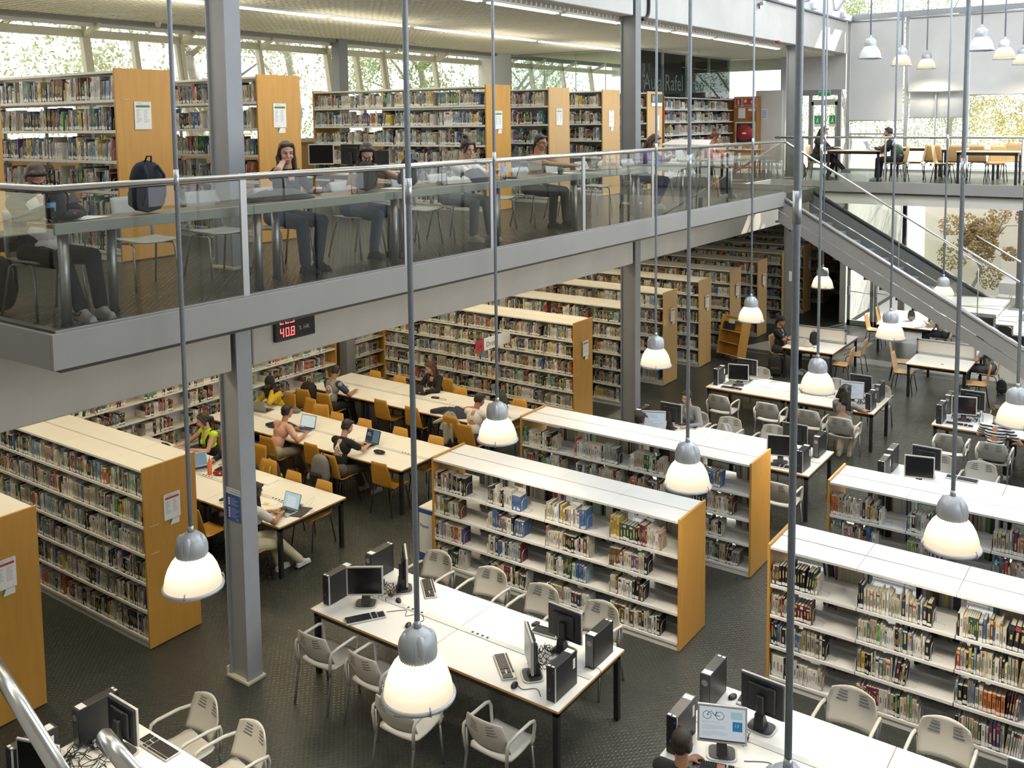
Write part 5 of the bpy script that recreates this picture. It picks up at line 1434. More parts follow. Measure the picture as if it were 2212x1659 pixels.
t = laptop('black laptop of the girl in black, lid towards the camera', (-12.2, 13.98, TZ), PI, M_BPLAS, M_SCREEN, 1.85)
m = MB(); m.lathe([(.016, 0), (.011, 0)], 12); m.xf(Tr(0, .1225, .12) @ Matrix.Rotation(-1.25, 4, 'X')); m.build('lid_emblem', nmat('emblem_yellow', (.7, .62, .25), .5), t)
laptop('grey laptop with its lid towards the camera, before the girl in the headscarf', (-13.95, 11.46, TZ), PI + .15, GREY, lcdm('white_page', (.7, .8, .85), .6), lid=nmat('laptop_lid_grey', (.30, .29, .28), .4, .3))
laptop('dark laptop of the man in the white T-shirt', (-9.98, 13.45, TZ), 0, M_BPLAS, M_SCREEN, 1.75)
laptop('blue grey laptop behind the orange end of the bookcase', (-12.35, 8.85, TZ), 1.2, LSIL, lcdm('blue_page', (.3, .42, .5), .6), 2.0)
laptop('laptop of the upper girl', (-7.02, 23.95, ZM + .74), -PI / 2, GREY, lcdm('upper_page', (.75, .8, .85), .7)); laptop('pale laptop of the upper man in the green jacket', (-6.22, 23.95, ZM + .74), PI / 2, LSIL, lcdm('upper_page_b', (.75, .8, .85), .7))
laptop('black laptop of the man in the brown shirt', (-7.1, 11.9, ZM + .80), -PI / 2 + .5, M_BPLAS, lcdm('brown_page', (.05, .06, .07), .6), 1.8); laptop('laptop of the girl in the purple hoodie', (-7.1, 15.25, ZM + .80), -PI / 2 + .6, GREY, lcdm('purple_page', (.4, .5, .55), .6), 1.9)
laptop('tablet computer held by the girl with the bun', (-7.12, 9.95, ZM + .80), -PI / 2 + .6, M_BPLAS, M_SCREEN, 1.9, .27, .19, name='laptop')
for lab, x, y, rz, w, h, mt in (('open notebook beside the silver laptop of the girl in white', -10.45, 8.62, .3, .3, .22, None), ('printed sheet beside the black speaker on the front study table', -9.93, 8.34, .2, .17, .24, None), ('yellow note on the papers of the girl in white', -10.42, 8.55, .2, .09, .06, nmat('yellow_note', (.75, .68, .12), .7)),
                               ('exercise book at the far side of the pillar', -10.9, 8.95, -.3, .21, .29, None), ('sheet under the hand of the girl in the dark sweater', -11.9, 9.12, .1, .21, .29, None), ('open notebook of the girl in the neon top', -12.9, 8.95, .5, .3, .21, None), ('tablet computer near the red pencil case', -12.05, 9.08, .3, .25, .18, M_BPLAS), ('white notes left of the dark tablet', -12.55, 9.1, .2, .24, .2, None),
                               ('stack of sheets right of the printed T-shirt', -12.95, 13.45, .1, .24, .3, None), ('loose sheet near the table middle', -12.5, 13.5, .5, .3, .21, None), ('second loose sheet near the rear table joint', -12.3, 13.25, .6, .3, .21, None), ('sheets before the printed T-shirt man', -13.6, 13.4, 0, .3, .25, None), ('yellow pencil strip on the rear table', -12.75, 13.72, .1, .12, .03, nmat('pencil_yellow', (.6, .5, .2), .6)), ('red pens on the rear table', -13.2, 13.68, .2, .1, .025, M_RED),
                               ('papers of the man in the white T-shirt', -9.9, 13.95, .2, .3, .22, None), ('loose sheet at the right end of the rear table', -10.2, 14.1, -.1, .25, .2, None), ('papers before the girl in the headscarf', -13.6, 11.5, .1, .25, .2, None), ('sheet in front of the pink T-shirt man', -12.75, 10.8, 0, .21, .28, None)):
    sheet(lab, x, y, TZ + (.008 if 'note on' in lab else 0) , rz, w, h, mt, .006 if 'book' in lab or 'tablet' in lab else .002)
sheet('dark folder at the end of the front study table', -9.82, 8.62, TZ, .3, .24, .32, M_BPLAS2, .012, 'folder', 'folder'); sheet('yellow folder lying on the pile behind the orange bookcase', -13.65, 8.9, TZ + .02, .3, .24, .32, nmat('folder_yellow', (.72, .60, .03), .6), .02, 'folder', 'folder'); sheet('pinkish notebook behind the pillar on the front study table', -11.1, 9.12, TZ, .1, .3, .24, None, .02, 'notebook', 'notebook')
sheet('white sheet on the striped man\'s table', -2.5, 18.2, Z, .1, .3, .2); sheet('pale leaflet left of the curly haired woman', -5.15, 17.58, Z, .3, .14, .2)
sheet('white notebook before the girl with her head bent', -7.1, 7.75, ZM + .80, .2, .21, .28, None, .006); sheet('white pages before the young man with the phone', -7.05, 4.1, ZM + .80, .3, .22, .3, None, .004); sheet('open magazine before the man in brown', -7.05, 11.15, ZM + .80, .1, .3, .22, None, .008); sheet('note pad beside the purple hoodie', -7.05, 14.6, ZM + .80, .1, .2, .16, None, .006)
t = thing('speaker', 'small black cylinder speaker on the front study table', 'speaker', (-9.98, 8.47, TZ), .5)
m = MB(); m.tube([(0, -.08, .032), (0, .08, .032)], .032, 16); m.build('body', M_BPLAS, t); m = MB(); m.tube([(0, -.083, .032), (0, -.08, .032)], .028, 16); m.build('end_cap', M_BPLAS2, t)
def pcase(label, x, y, z, rz, col, s=1.0):
    t = thing('pencil_case', label, 'pencil case', (x, y, z), rz, 'pencil cases')
    m = MB(); m.ell((0, 0, .035 * s), (.11 * s, .045 * s, .035 * s), 18, 10); m.build('pouch', nmat('pc_' + label[:12], col, .8, 0, .1, 10, .1), t)
    m = MB(); m.tube([(-.1 * s, -.012, .055 * s), (0, -.016, .071 * s), (.1 * s, -.012, .055 * s)], .003, 5); m.build('zip', M_BLACK, t)
    m = MB(); m.ell((.03 * s, -.036 * s, .045 * s), (.016, .008, .01), 8, 6); m.build('patch', M_RED if col[0] < .2 else M_PAPER, t)
pcase('black pencil case right of the black T-shirt\'s laptop', -10.5, 10.95, TZ, .2, (.03, .03, .035)); pcase('red pencil case beside the orange bottle', -11.9, 8.88, TZ, .4, (.30, .02, .02)); pcase('grey pencil case beside the girl in the headscarf', -13.35, 11.68, TZ, .5, (.16, .15, .15), 1.25); pcase('black pencil case before the young man with the phone', -7.0, 3.93, ZM + .80, 1.4, (.02, .02, .022), 1.2)
t = bottle('orange bottle on the front study table left of the pillar', (-12.05, 8.82, TZ), .24, .035, (.70, .16, .06), None, 'drinking_bottle', nmat('orange_bottle', (.72, .17, .06), .35)); m = MB(); m.tube([(0, 0, .23), (.005, 0, .29)], .006, 6); m.build('straw', nmat('orange_straw', (.7, .2, .1), .5), t)
bottle('water bottle with a blue and red label before the young man', (-6.98, 3.80, ZM + .80), .25, .036, (.1, .3, .6), (.16, .42, .72)); bottle('water bottle beside the girl touching her neck', (-7.0, 7.02, ZM + .80), .22, .034, (.25, .55, .75)); bottle('water bottle right of the girl with her head bent', (-7.0, 8.48, ZM + .80), .22, .034, (.25, .55, .75))
bottle('tall water bottle in front of the girl with the bun', (-6.93, 9.55, ZM + .80), .28, .035, (.04, .06, .25), (.5, .6, .75)); bottle('clear bottle on the striped man\'s table', (-2.72, 17.9, Z), .24, .034, (.7, .7, .7)); bottle('small bottle between the two upper readers', (-6.4, 24.15, ZM + .74), .2, .03, (.2, .2, .2))
t = thing('mug', 'dark mug by the elbow of the man in brown', 'mug', (-6.98, 10.95, ZM + .80)); m = MB(); m.lathe([(0, .004), (.034, 0), (.038, .09), (.034, .09), (.032, .01), (0, .01)], 18); m.build('cup', nmat('dark_teal_mug', (.03, .07, .08), .3), t); m = MB(); m.tube([(.036, 0, .07), (.06, 0, .06), (.06, 0, .03), (.036, 0, .02)], .005, 6); m.build('handle', nmat('dark_teal_mug', (.03, .07, .08), .3), t)
backpack('black backpack on the chair left of the printed T-shirt', (-14.15, 12.75, .455), .3, (.018, .018, .022), s=1.15); backpack('grey and black backpack hanging on the black T-shirt man\'s chair', (-10.98, 10.10, .40), .05, (.20, .195, .185), (.02, .02, .022), 1.1); backpack('dark brown rucksack with a yellow patch behind the front study table', (-11.55, 9.62, .40), PI, (.07, .05, .045), (.55, .5, .05), .95)
backpack('black rucksack lying on the lower right table', (-1.26, 7.62, Z), .5, (.012, .012, .014), s=.62); backpack('dark backpack on the mezzanine floor at the left edge', (-7.9, 3.78, ZM), .4, (.025, .022, .022), s=1.1); backpack('big navy backpack standing on the counter right of the young man', (-7.0, 4.62, ZM + .80), -PI / 2, (.012, .016, .032), s=.98); backpack('black backpack on the counter beside the young man', (-7.02, 3.62 + .22, ZM + .80), .2, (.015, .012, .012), s=.0001 + .62)
backpack('navy backpack standing before the girl with her head bent', (-7.08, 7.95, ZM + .80), -PI / 2 + .2, (.012, .016, .035), s=.78); backpack('dark backpack between the two girls on the counter', (-7.1, 7.3, ZM + .80), -PI / 2, (.014, .016, .026), s=.74)
backpack('green rucksack on the rear table before the white T-shirt', (-10.25, 14.0, TZ), .3, (.05, .055, .035), s=.72); backpack('black bag on the divider table by the black cap man', (-7.02, 22.2, .74), .6, (.012, .012, .014), s=.72); backpack('black shoulder bag on the chair by the black cap man', (-7.75, 21.65, .0), .3, (.02, .018, .017), s=1.2); backpack('patterned grey bag on the sunlit table', (-5.75, 26.3, .74), .3, (.06, .06, .062), (.3, .28, .28), .62)
backpack('black backpack under the white T-shirt man\'s laptop chair', (-13.0, 12.75, 0), .3, (.02, .02, .022), s=.85); backpack('dark bag under the chair of the patterned T-shirt man', (-3.1, 22.95, 0), .2, (.02, .02, .022), s=.7); backpack('olive bag on the floor beside the upper girl', (-7.95, 23.75, ZM), .3, (.12, .12, .07), (.55, .22, .03), 1.0)
garment('grey hooded jacket on the divider table by the black cap man', (-7.25, 22.0, .745), .2, (.36, .35, .31), .22, .2, .16, 3); garment('heap of navy jackets on the rear table edge', (-10.75, 13.25, TZ), .3, (.035, .04, .06), .33, .19, .14, 5); garment('coral scarf on top of the navy jackets', (-10.55, 13.42, TZ + .06), .6, (.6, .18, .14), .16, .07, .09, 8, name='scarf'); garment('grey cardigan hanging from the jackets\' chair', (-10.62, 12.92, .56), .1, (.40, .38, .33), .24, .07, .34, 9, .35, name='cardigan')
garment('dark denim jacket on the counter by the girl touching her neck', (-7.08, 6.15, ZM + .80), PI / 2, (.055, .05, .045), .30, .13, .10, 12); garment('white padded jacket on the counter', (-7.1, 8.85, ZM + .80), PI / 2, (.42, .40, .36), .26, .15, .08, 14); garment('black bag of cloth on the counter before the girl with the bun', (-7.1, 9.2, ZM + .80), PI / 2, (.012, .012, .014), .28, .14, .15, 15, name='cloth_bag', cat='bag')
garment('beige coat on the counter right of the brown shirt man', (-7.08, 12.45, ZM + .80), PI / 2, (.42, .33, .25), .24, .14, .17, 17); garment('navy jacket lying before the pink T-shirt man', (-12.85, 11.0, TZ), .3, (.03, .035, .055), .24, .16, .10, 18); garment('grey handbag cloth on the armchair behind the second low bookcase', (-6.4, 15.38, .47), .2, (.36, .35, .33), .2, .17, .3, 19, name='handbag', cat='bag')
garment('dark coat hanging by the young man\'s chair', (-7.95, 3.95, ZM + .5), .3, (.012, .013, .018), .12, .18, .16, 21, .35); garment('teal handbag on the front study table left of the pillar', (-10.82, 8.32, TZ), .5, (.045, .09, .10), .15, .09, .15, 23, name='handbag', cat='bag'); garment('black bag beside the girl in the neon top', (-13.4, 8.95, TZ), .3, (.015, .015, .018), .17, .12, .2, 25, name='handbag', cat='bag')
t = thing('smartphone', 'black phone held by the young man', 'phone', (-7.03, 4.02, ZM + .93), -PI / 2); t.rotation_euler.x = .9
m = MB(); m.rbox(-.037, -.004, 0, .037, .004, .155, .003); m.build('body', M_BLACK, t); m = MB(); m.rbox(-.03, .004, .11, .0, .0055, .148, .002); m.build('camera_bump', M_BPLAS2, t)
t = thing('cable_adapter', 'white plug in the socket strip by the girl in white', 'plug', (-9.92, 8.75, TZ + .011)); m = MB(); m.rbox(-.03, -.02, 0, .03, .02, .05, .006); m.build('body', M_WHITEP, t)
cord('white cable loop on the front study table', [(-9.9, 8.78, .75), (-9.85, 8.9, .84), (-9.78, 8.88, .86), (-9.8, 8.78, .76)], r=.003, mt=M_WHITEP)
t = thing('power_adapter', 'black laptop adapter before the girl in black', 'adapter', (-11.75, 13.85, TZ), .2); m = MB(); m.rbox(-.08, -.03, 0, .08, .03, .03, .006); m.build('body', M_BPLAS, t); m = MB(); m.tube([(.08, 0, .01), (.2, .02, .006), (.28, -.05, .006), (.12, -.08, .006)], .003, 5); m.build('lead', M_CABLE, t)

# ------------------------------------------------------------ signs, displays, fittings
t = thing('display_board', 'black display with red digits on the concrete beam', 'display', (-8.13, 6.84, 3.70))
m = MB(); m.rbox(.0, 0, 0, .05, .58, .33, .006); m.build('case', M_BLACK, t); m = MB(); m.box(.05, .02, .02, .052, .56, .31); m.build('screen', M_SCREEN, t)
for s_, y0, z0 in (('22.9', .06, .19), ('40.8', .06, .045)):
    m = MB(); x = y0
    SEG = {'2': 'abged', '9': 'abcdfg', '4': 'fgbc', '0': 'abcdef', '8': 'abcdefg'}
    hh, ww, th = .10, .052, .011
    R_ = {'a': (0, hh - th, ww, hh), 'd': (0, 0, ww, th), 'g': (0, hh / 2 - th / 2, ww, hh / 2 + th / 2), 'f': (0, hh / 2, th, hh), 'e': (0, 0, th, hh / 2), 'b': (ww - th, hh / 2, ww, hh), 'c': (ww - th, 0, ww, hh / 2)}
    for ch in s_:
        if ch == '.': m.box(.052, x - .014, z0, .0535, x - .003, z0 + .011); continue
        for q in SEG[ch]: a, b, c, d = R_[q]; m.box(.052, x + a, z0 + b, .0535, x + c, z0 + d)
        x += .078
    m.build('digits', M_LED, t)
for s_, y0, z0, sz in (('°C', .33, .23, .085), ('% HR', .33, .085, .07)): text_obj('unit_text', s_, sz, M_GREYP, face_px(.0522, y0, z0), t, .0004)
t = thing('emergency_poster', 'blue and white emergency instructions poster on the front grey pillar', 'poster', (-8.395, 6.347, 1.80))
m = MB(); m.box(0, -.004, 0, .27, 0, .37); m.build('sheet', M_BLUE, t); m = MB(); m.box(0, -.005, .30, .27, -.003, .37); m.build('header', M_WHITEP, t)
for s_, x, z, sz, mt in (('ACTUACIÓ EN CAS', .03, .342, .026, M_BLUE), ("D'EMERGÈNCIA", .055, .312, .026, M_BLUE), ('112', .15, .012, .035, M_WHITEP)): text_obj('wording', s_, sz, mt, face_my(x, -.0055, z), t, .0003)
m = MB()
for k in range(7): m.box(.035, -.005, .235 - k * .030 - (.02 if k > 2 else 0), .06, -.0035, .257 - k * .030 - (.02 if k > 2 else 0))
m.build('pictograms', M_WHITEP, t); m = MB()
for k in range(14): m.box(.075, -.005, .25 - k * .0145 - (.02 if k > 5 else 0), .075 + .07 + .09 * ((k * 37) % 10) / 10, -.0035, .2535 - k * .0145 - (.02 if k > 5 else 0))
m.build('text_lines', nmat('pale_blue_print', (.4, .5, .75), .6), t)
t = thing('shelf_sign', 'white and red hanging sign reading 34 Dret above the rear table', 'sign', (-11.09, 14.3, 1.62))
m = MB(); m.rbox(-.006, 0, 0, .006, 1.15, .24, .002); m.build('board', M_WHITEP, t); m = MB(); m.box(-.0068, .0, .0, .0068, .27, .24); m.build('red_field', M_RED, t)
text_obj('number', '34', .15, M_INK, face_px(.0072, .05, .06), t, .0003); text_obj('word', 'Dret', .15, M_INK, face_px(.0065, .34, .06), t, .0003)
t = thing('shelf_sign', 'dark green and white sign on the end panel left of the white wall shelving', 'sign', (-9.595, 18.78, ZM + 1.83))
m = MB(); m.rbox(0, 0, .08, .012, .5, .27, .002); m.build('green_field', nmat('dark_green_sign', (.03, .075, .06), .4), t); m = MB(); m.rbox(0, 0, 0, .012, .5, .078, .002); m.build('white_field', M_WHITEP, t)
m = MB(); [m.box(.012, .03, .22 - k * .035, .0125, .03 + .12 + .1 * (k % 2), .23 - k * .035) for k in range(4)]; m.build('print', M_WHITEP, t)
# lettering on the glass room
g = bpy.data.objects['partition_glass']
text_obj('glass_lettering', 'Aula Rafel Masó', .62, nmat('green_grey_vinyl', (.10, .16, .14), .6), face_px(-11.385, 21.85, 6.9), g, .001, sx=.93)
# panelled cabinet with the fire hose
t = thing('fire_hose_cabinet', 'brown panelled cabinet with a red fire hose reel', 'cabinet', (-11.1, 27.1, ZM))
m = MB(); m.rbox(0, 0, 0, .72, .34, 2.2, .004); m.build('body', M_WOODD, t)
m = MB(); m.rbox(.06, -.02, .8, .68, .0, 1.45, .004); m.build('door_frame', M_CREAMST, t); m = MB(); m.box(.1, -.022, .84, .64, -.019, 1.41); m.build('door_glass', M_BPLAS2, t)
m = MB(); m.lathe([(0, .06), (.24, .06), (.25, .05), (.25, .0), (.235, 0)], 30); m.xf(Tr(.37, -.025, 1.12) @ Matrix.Rotation(PI / 2, 4, 'X')); m.build('hose_reel', nmat('hose_red', (.34, .03, .03), .35), t); m = MB(); m.box(.31, -.09, 1.09, .43, -.086, 1.14); m.build('reel_plate', M_PAPER, t)
for lab, x, z, w, h, kind in (('red fire extinguisher sign on the brown cabinet', -11.06, ZM + 1.88, .22, .28, 0), ('red hose reel sign on the brown cabinet', -10.82, ZM + 1.88, .42, .28, 1)):
    s = thing('fire_sign', lab, 'sign', (x, 27.09, z)); m = MB(); m.box(0, -.004, 0, w, 0, h); m.build('plate', nmat('photoluminescent_cream', (.72, .68, .5), .6), s)
    m = MB(); m.box(.015, -.005, .07, w - .015, -.0035, h - .015); m.box(.015, -.005, .015, w - .015, -.0035, .055); m.build('red_field', M_RED, s)
    m = MB()
    if kind == 0: m.rbox(.085, -.006, .09, .135, -.0045, .21, .015); m.box(.1, -.006, .2, .12, -.0045, .24)
    else: m.box(.05, -.006, .14, .13, -.0045, .23); m.lathe([(.055, 0), (.02, 0)], 16, (0, 0, 0)); 
    if kind == 1:
        n_ = 16 * 2; m.v[-n_:] = [Matrix.Rotation(PI / 2, 4, 'X') @ v + Vector((.31, -.006, .16)) for v in m.v[-n_:]]
    m.build('pictogram', nmat('photoluminescent_cream', (.72, .68, .5), .6), s)
for lab, x, y, z, w, h in (('white notice on the brown cabinet', -10.95, 27.09, ZM + 1.56, .22, .3), ('small white strip notice on the brown cabinet', -10.64, 27.09, ZM + 1.77, .22, .07)):
    o = tag(MB().build('notice_tmp', M_PAPER), None); bpy.data.objects.remove(o); m = MB(); m.box(0, -.003, 0, w, 0, h); tag(m.build('paper_notice', M_PAPER, None, (x, y, z)), lab, 'notice')
m = MB(); m.rbox(0, -.04, 0, .08, 0, .1, .004); tag(m.build('alarm_button', M_RED, None, (-10.55, 27.09, ZM + 1.52)), 'small red alarm call point on the brown cabinet', 'alarm')
t = thing('wall_poster', 'blue printed poster on the pale concrete wall right of the cabinet', 'poster', (-10.36, 27.44, ZM + 1.53)); m = MB(); m.box(0, -.003, 0, .17, 0, .3); m.build('sheet', M_PAPER, t); m = MB(); [m.box(.02, -.004, .03 + k * .03, .15, -.0025, .05 + k * .03) for k in range(8)]; m.build('print', nmat('sky_blue_print', (.2, .36, .75), .6), t)
def exit_sign(label, x, y, z, w, h, word):
    t = thing('exit_sign', label, 'sign', (x, y, z)); m = MB(); m.box(0, -.004, 0, w, 0, h); m.build('plate', nmat('photoluminescent_cream', (.72, .68, .5), .6) if not word else M_WHITEP, t)
    m = MB(); m.box(.01, -.005, .01 if word else h * .25, w - .01, -.0035, h - .01); m.build('green_field', nmat('exit_green', (.02, .32, .10), .5), t)
    if word: text_obj('wording', word, h * .42, M_WHITEP, face_my(.02, -.006, h * .54), t, .0003)
    else:
        m = MB(); m.ell((w * .55, -.006, h * .82), (w * .07, .002, w * .07), 8, 6); m.prism([(w * .45, h * .74), (w * .62, h * .7), (w * .55, h * .52), (w * .72, h * .38), (w * .62, h * .36), (w * .48, h * .5), (w * .36, h * .36), (w * .28, h * .4), (w * .42, h * .55)], -.0065, -.0045, 'y'); m.build('running_figure', M_WHITEP, t)
exit_sign('green emergency exit sign above the upper glass door', -8.95, 28.28, ZM + 2.18, .36, .2, 'SORTIDA'); exit_sign('left green running man sign on the upper glass door', -9.06, 28.28, ZM + 1.28, .2, .34, ''); exit_sign('right green running man sign on the upper glass door', -8.62, 28.28, ZM + 1.28, .2, .34, '')
exit_sign('small green sign on the lower glass door', -7.5, 28.36, 1.82, .3, .1, 'SORTIDA')
m = MB(); m.box(0, -.003, 0, .2, 0, .26); tag(m.build('paper_notice', M_PAPER, None, (-8.28, 24.02, 1.9)), 'white paper on the far grey pillar', 'notice')
VL = ['square ceiling vent above the young man', 'square ceiling vent above the second mezzanine window', 'square ceiling vent at the top centre', 'square ceiling vent above the long mezzanine bookcase', 'square ceiling vent left of the middle pillar top', 'square ceiling vent right of the middle pillar', 'square ceiling vent above the lettered glass']
for k, (x, y) in enumerate(((-14.6, 9.2), (-14.6, 12.96), (-10.9, 13.1), (-14.6, 16.65), (-10.75, 16.6), (-11.0, 20.1), (-10.78, 23.9))):
    t = thing('ceiling_vent', VL[k], 'vent', (x, y, 7.93), PI / 4 * 0, 'ceiling vents of the mezzanine')
    m = MB(); m.rbox(-.32, -.32, 0, .32, .32, .012, .002); m.build('frame', M_WHITEP, t); m = MB()
    for q in range(5): d = .26 - q * .05; [m.box(-d, s * d - .006, -.006, d, s * d + .006, .0) for s in (-1, 1)]; [m.box(s * d - .006, -d, -.006, s * d + .006, d, .0) for s in (-1, 1)]
    m.build('louvre', M_PLASTER, t); m = MB(); m.box(-.02, -.05, -.008, .02, -.03, -.001); m.box(-.02, .03, -.008, .02, .05, -.001); m.build('screw_slots', M_BLACK, t)
for j, x in enumerate((-11.9, -8.62)):
    for k in range(9):
        t = thing('ceiling_light', '%s fluorescent strip light in the %s ceiling row, number %d from the left end' % ('narrow', 'inner' if j == 0 else 'outer', k + 1), 'light', (x, 6.2 + k * 2.1, 7.90), 0, 'strip lights in the mezzanine ceiling')
        m = MB(); m.rbox(-.09, -.98, .0, .09, .98, .04, .004); m.build('trough', M_WHITEP, t); m = MB(); [m.tube([(q * .035, -.94, -.014), (q * .035, .94, -.014)], .013, 8) for q in (-1, 1)]; m.build('tube', M_TUBE, t)
m = MB(); m.lathe([(0, -.06), (.05, -.055), (.06, -.02), (.06, 0)], 16); tag(m.build('smoke_detector', M_RED, None, (-8.05, 22.3, 7.965)), 'red alarm sounder under the concrete beam', 'detector')
m = MB(); m.lathe([(0, -.1), (.035, -.09), (.05, -.04), (.05, 0)], 16); tag(m.build('smoke_detector', M_CREAMST, None, (-14.9, 10.2, 7.93)), 'small cream ceiling detector near the windows', 'detector')
t = thing('security_camera', 'grey camera on the upper concrete beam', 'camera', (-8.1, 21.2, 8.72)); m = MB(); m.tube([(0, 0, 0), (.16, -.1, .02)], .04, 10); m.build('body', M_DINOX, t); m = MB(); m.tube([(0, 0, .02), (0, .02, -.1)], .015, 6); m.build('bracket', M_BLACK, t)
cord('black conduit curving down the upper beam beside the middle pillar', [(-8.1, 15.72, 8.6), (-8.1, 15.75, 8.2), (-8.1, 15.7, 8.0), (-8.1, 15.5, 7.92)], 'electric_cord', .03)  # a conduit on the beam, not a hanging cord
# tilted wooden book trolley and a recycling box
t = thing('book_trolley', 'wooden book trolley leaning back by the far row of bookcases', 'trolley', (-9.25, 22.5, 0), -.35)
R0 = Matrix.Rotation(-.22, 4, 'X')
def tp(name, mt, *bs):
    m = MB()
    for b in bs: m.rbox(*b, .006)
    m.xf(R0); m.build(name, mt, t)
for x in (-.36, .33): tp('side_panel', M_WOOD, (x, -.16, .10, x + .03, .16, 1.12))
for k, z in enumerate((.12, .42, .72)): tp('shelf', M_WOODP, (-.33, -.15, z, .33, .15, z + .02))
tp('back_panel', M_WOOD, (-.33, .13, .12, .33, .15, 1.0)); tp('top_rail', M_WOOD, (-.33, -.02, 1.04, .33, .02, 1.10)); tp('books_on_trolley', M_BPLAS2, (-.3, -.1, .745, -.1, .1, .95)); 
for x in (-.3, .3):
    for y in (-.1, .12): m = MB(); m.tube([(x - .012, y, .05), (x + .012, y, .05)], .05, 12); m.build('caster', M_BLACK, t)
m = MB(); m.box(-.1, -.162, .93, .1, -.158, 1.02); m.xf(R0); m.build('label_card', M_PAPER, t)
t = thing('recycling_box', 'tall white and blue cardboard box at the left end of the front low bookcase', 'box', (-8.5, 9.62, 0)); m = MB(); m.rbox(0, 0, 0, .24, .3, .78, .004); m.build('carton', M_WHITEP, t); m = MB(); m.box(-.001, -.001, 0, .241, .301, .13); m.box(-.001, -.001, .7, .241, .301, .76); m.build('blue_print', M_BLUE, t); text_obj('wording', 'Paper', .07, M_BLUE, face_my(.02, -.002, .5), t, .0003)
for lab, pts in (('near steel handrail crossing the lower left corner', [(-2.768, 1.252, 4.566), (-2.155, 1.129, 4.519)]), ('short steel handrail with a rounded end at the bottom left', [(-2.126, 1.219, 4.589), (-1.878, 1.152, 4.621)])):
    a, b = Vector(pts[0]), Vector(pts[1]); d = (b - a).normalized(); m = MB()
    if 'short' in lab: m.tube([a - d * .012, a - d * .008, a, b], [.012, .018, .021, .021], 20)
    else: m.tube([a - d * .3, b + d * .05], .021, 20)
    tag(m.build('handrail', M_INOX), lab, 'handrail', 'steel handrails at the camera\'s landing')
# ------------------------------------------------------------ readers
E_, W90 = -PI / 2, PI / 2
BR, DK, BLK = (.055, .030, .018), (.028, .016, .011), (.012, .010, .010)
JEAN, JEAND = (.09, .13, .20), (.035, .05, .085)


def jacket(t, i, col, s=1.0, sleeves=True):
    m = MB(); N, up, sd, fw, P = i['N'], i['up'], i['sd'], i['fw'], i['P']
    m.ell(N - up * .2 - fw * .045, (.205 * s, .105 * s, .24 * s), 16, 12); m.ell(P + up * .08 - fw * .03, (.185 * s, .115 * s, .16 * s), 14, 10)
    for q, e, w in ((-1, i['eL'], i['wL']), (1, i['eR'], i['wR'])):
        sh = N - up * .055 + sd * q * .178 * s
        m.cap(N - up * .02 + sd * q * .07, sh, .07, .07)
        if sleeves: m.cap(sh, e, .070 * s, .06 * s); m.cap(e, e.lerp(w, .92), .058 * s, .045 * s)
    return remesh(m, 'jacket', cloth(col), t, .009, 3)


t, i = person('young man in a white T-shirt and dark jacket holding a phone at the mezzanine corner', (-7.48, 4.0, ZM), E_, seat=.42, lean=-16, s=.96, hpitch=38, hyaw=14, lh=(-.05, .30, .92), rh=(.07, .30, .90), lf=(-.16, .52, 0), rf=(.06, .62, .02), hair=('short', BR), top=(.66, .64, .62), sleeve='short', legs=(.014, .014, .016), shoe=(.66, .64, .60), tone='fair', vox=.0075, curl=1.0, hand_n=((.6, .5, .6), (-.6, .5, .6)))
jacket(t, i, (.014, .017, .028))
m = MB(); m.prism([(.0, .0), (.10, .01), (.14, .05), (.12, .05), (.08, .025), (.0, .03)], -.001, .001, 'x'); m.xf(Tr(.10, .52, .06) @ Tr(0, 0, 0)); m.build('shoe_stripe', M_RED, t)
person('girl with long brown hair touching her neck on the mezzanine', (-7.75, 6.72, ZM), E_, lean=4, hpitch=8, hyaw=28, lh=(-.16, .36, .84), rh=(.10, .13, 1.13), lf=(-.1, .42, 0), rf=(.14, .5, 0), rpole=(1, .6, -.5), hair=('long', BR), top=(.014, .014, .018), legs=JEAND, shoe=(.02, .02, .02), tone='light', fem=True, vox=.0075)
person('girl with long dark hair and bent head reading on the mezzanine', (-7.75, 7.82, ZM), E_, lean=14, hpitch=34, hyaw=42, lh=(-.12, .24, 1.02), rh=(.16, .36, .85), lf=(-.1, .46, 0), rf=(.1, .36, 0), hair=('long', DK), top=(.22, .11, .05), legs=JEAN, shoe=(.05, .05, .055), tone='light', fem=True, vox=.0075, sleeve='short')
person('girl with a hair bun in a white T-shirt at the mezzanine counter', (-7.75, 9.58, ZM), E_, lean=18, hpitch=18, hyaw=12, lh=(-.22, .56, .90), rh=(-.05, .60, .90), lf=(-.1, .55, 0), rf=(.1, .42, 0), hair=('bun', DK), top=(.68, .67, .65), legs=(.16, .18, .20), shoe=(.55, .53, .48), tone='light', fem=True)
person('man with glasses in a brown T-shirt using a laptop on the mezzanine', (-7.75, 11.45, ZM), E_, lean=6, hpitch=12, hyaw=4, lh=(-.34, .52, .88), rh=(-.18, .56, .88), lf=(-.12, .5, 0), rf=(.12, .42, 0), hair=('short', BLK), top=(.33, .19, .055), legs=(.035, .034, .034), shoe=(.03, .03, .03), tone='olive', extras=('glasses',))
person('girl in a purple hoodie at the mezzanine counter', (-7.75, 14.75, ZM), E_, lean=20, hpitch=30, hyaw=6, lh=(-.14, .5, .88), rh=(.06, .5, .88), lf=(-.1, .3, 0), rf=(.1, .4, 0), hair=('long', BR), top=(.075, .035, .21), sleeve='long', legs=JEAND, shoe=(.5, .5, .5), tone='light', fem=True, extras=('glasses',))
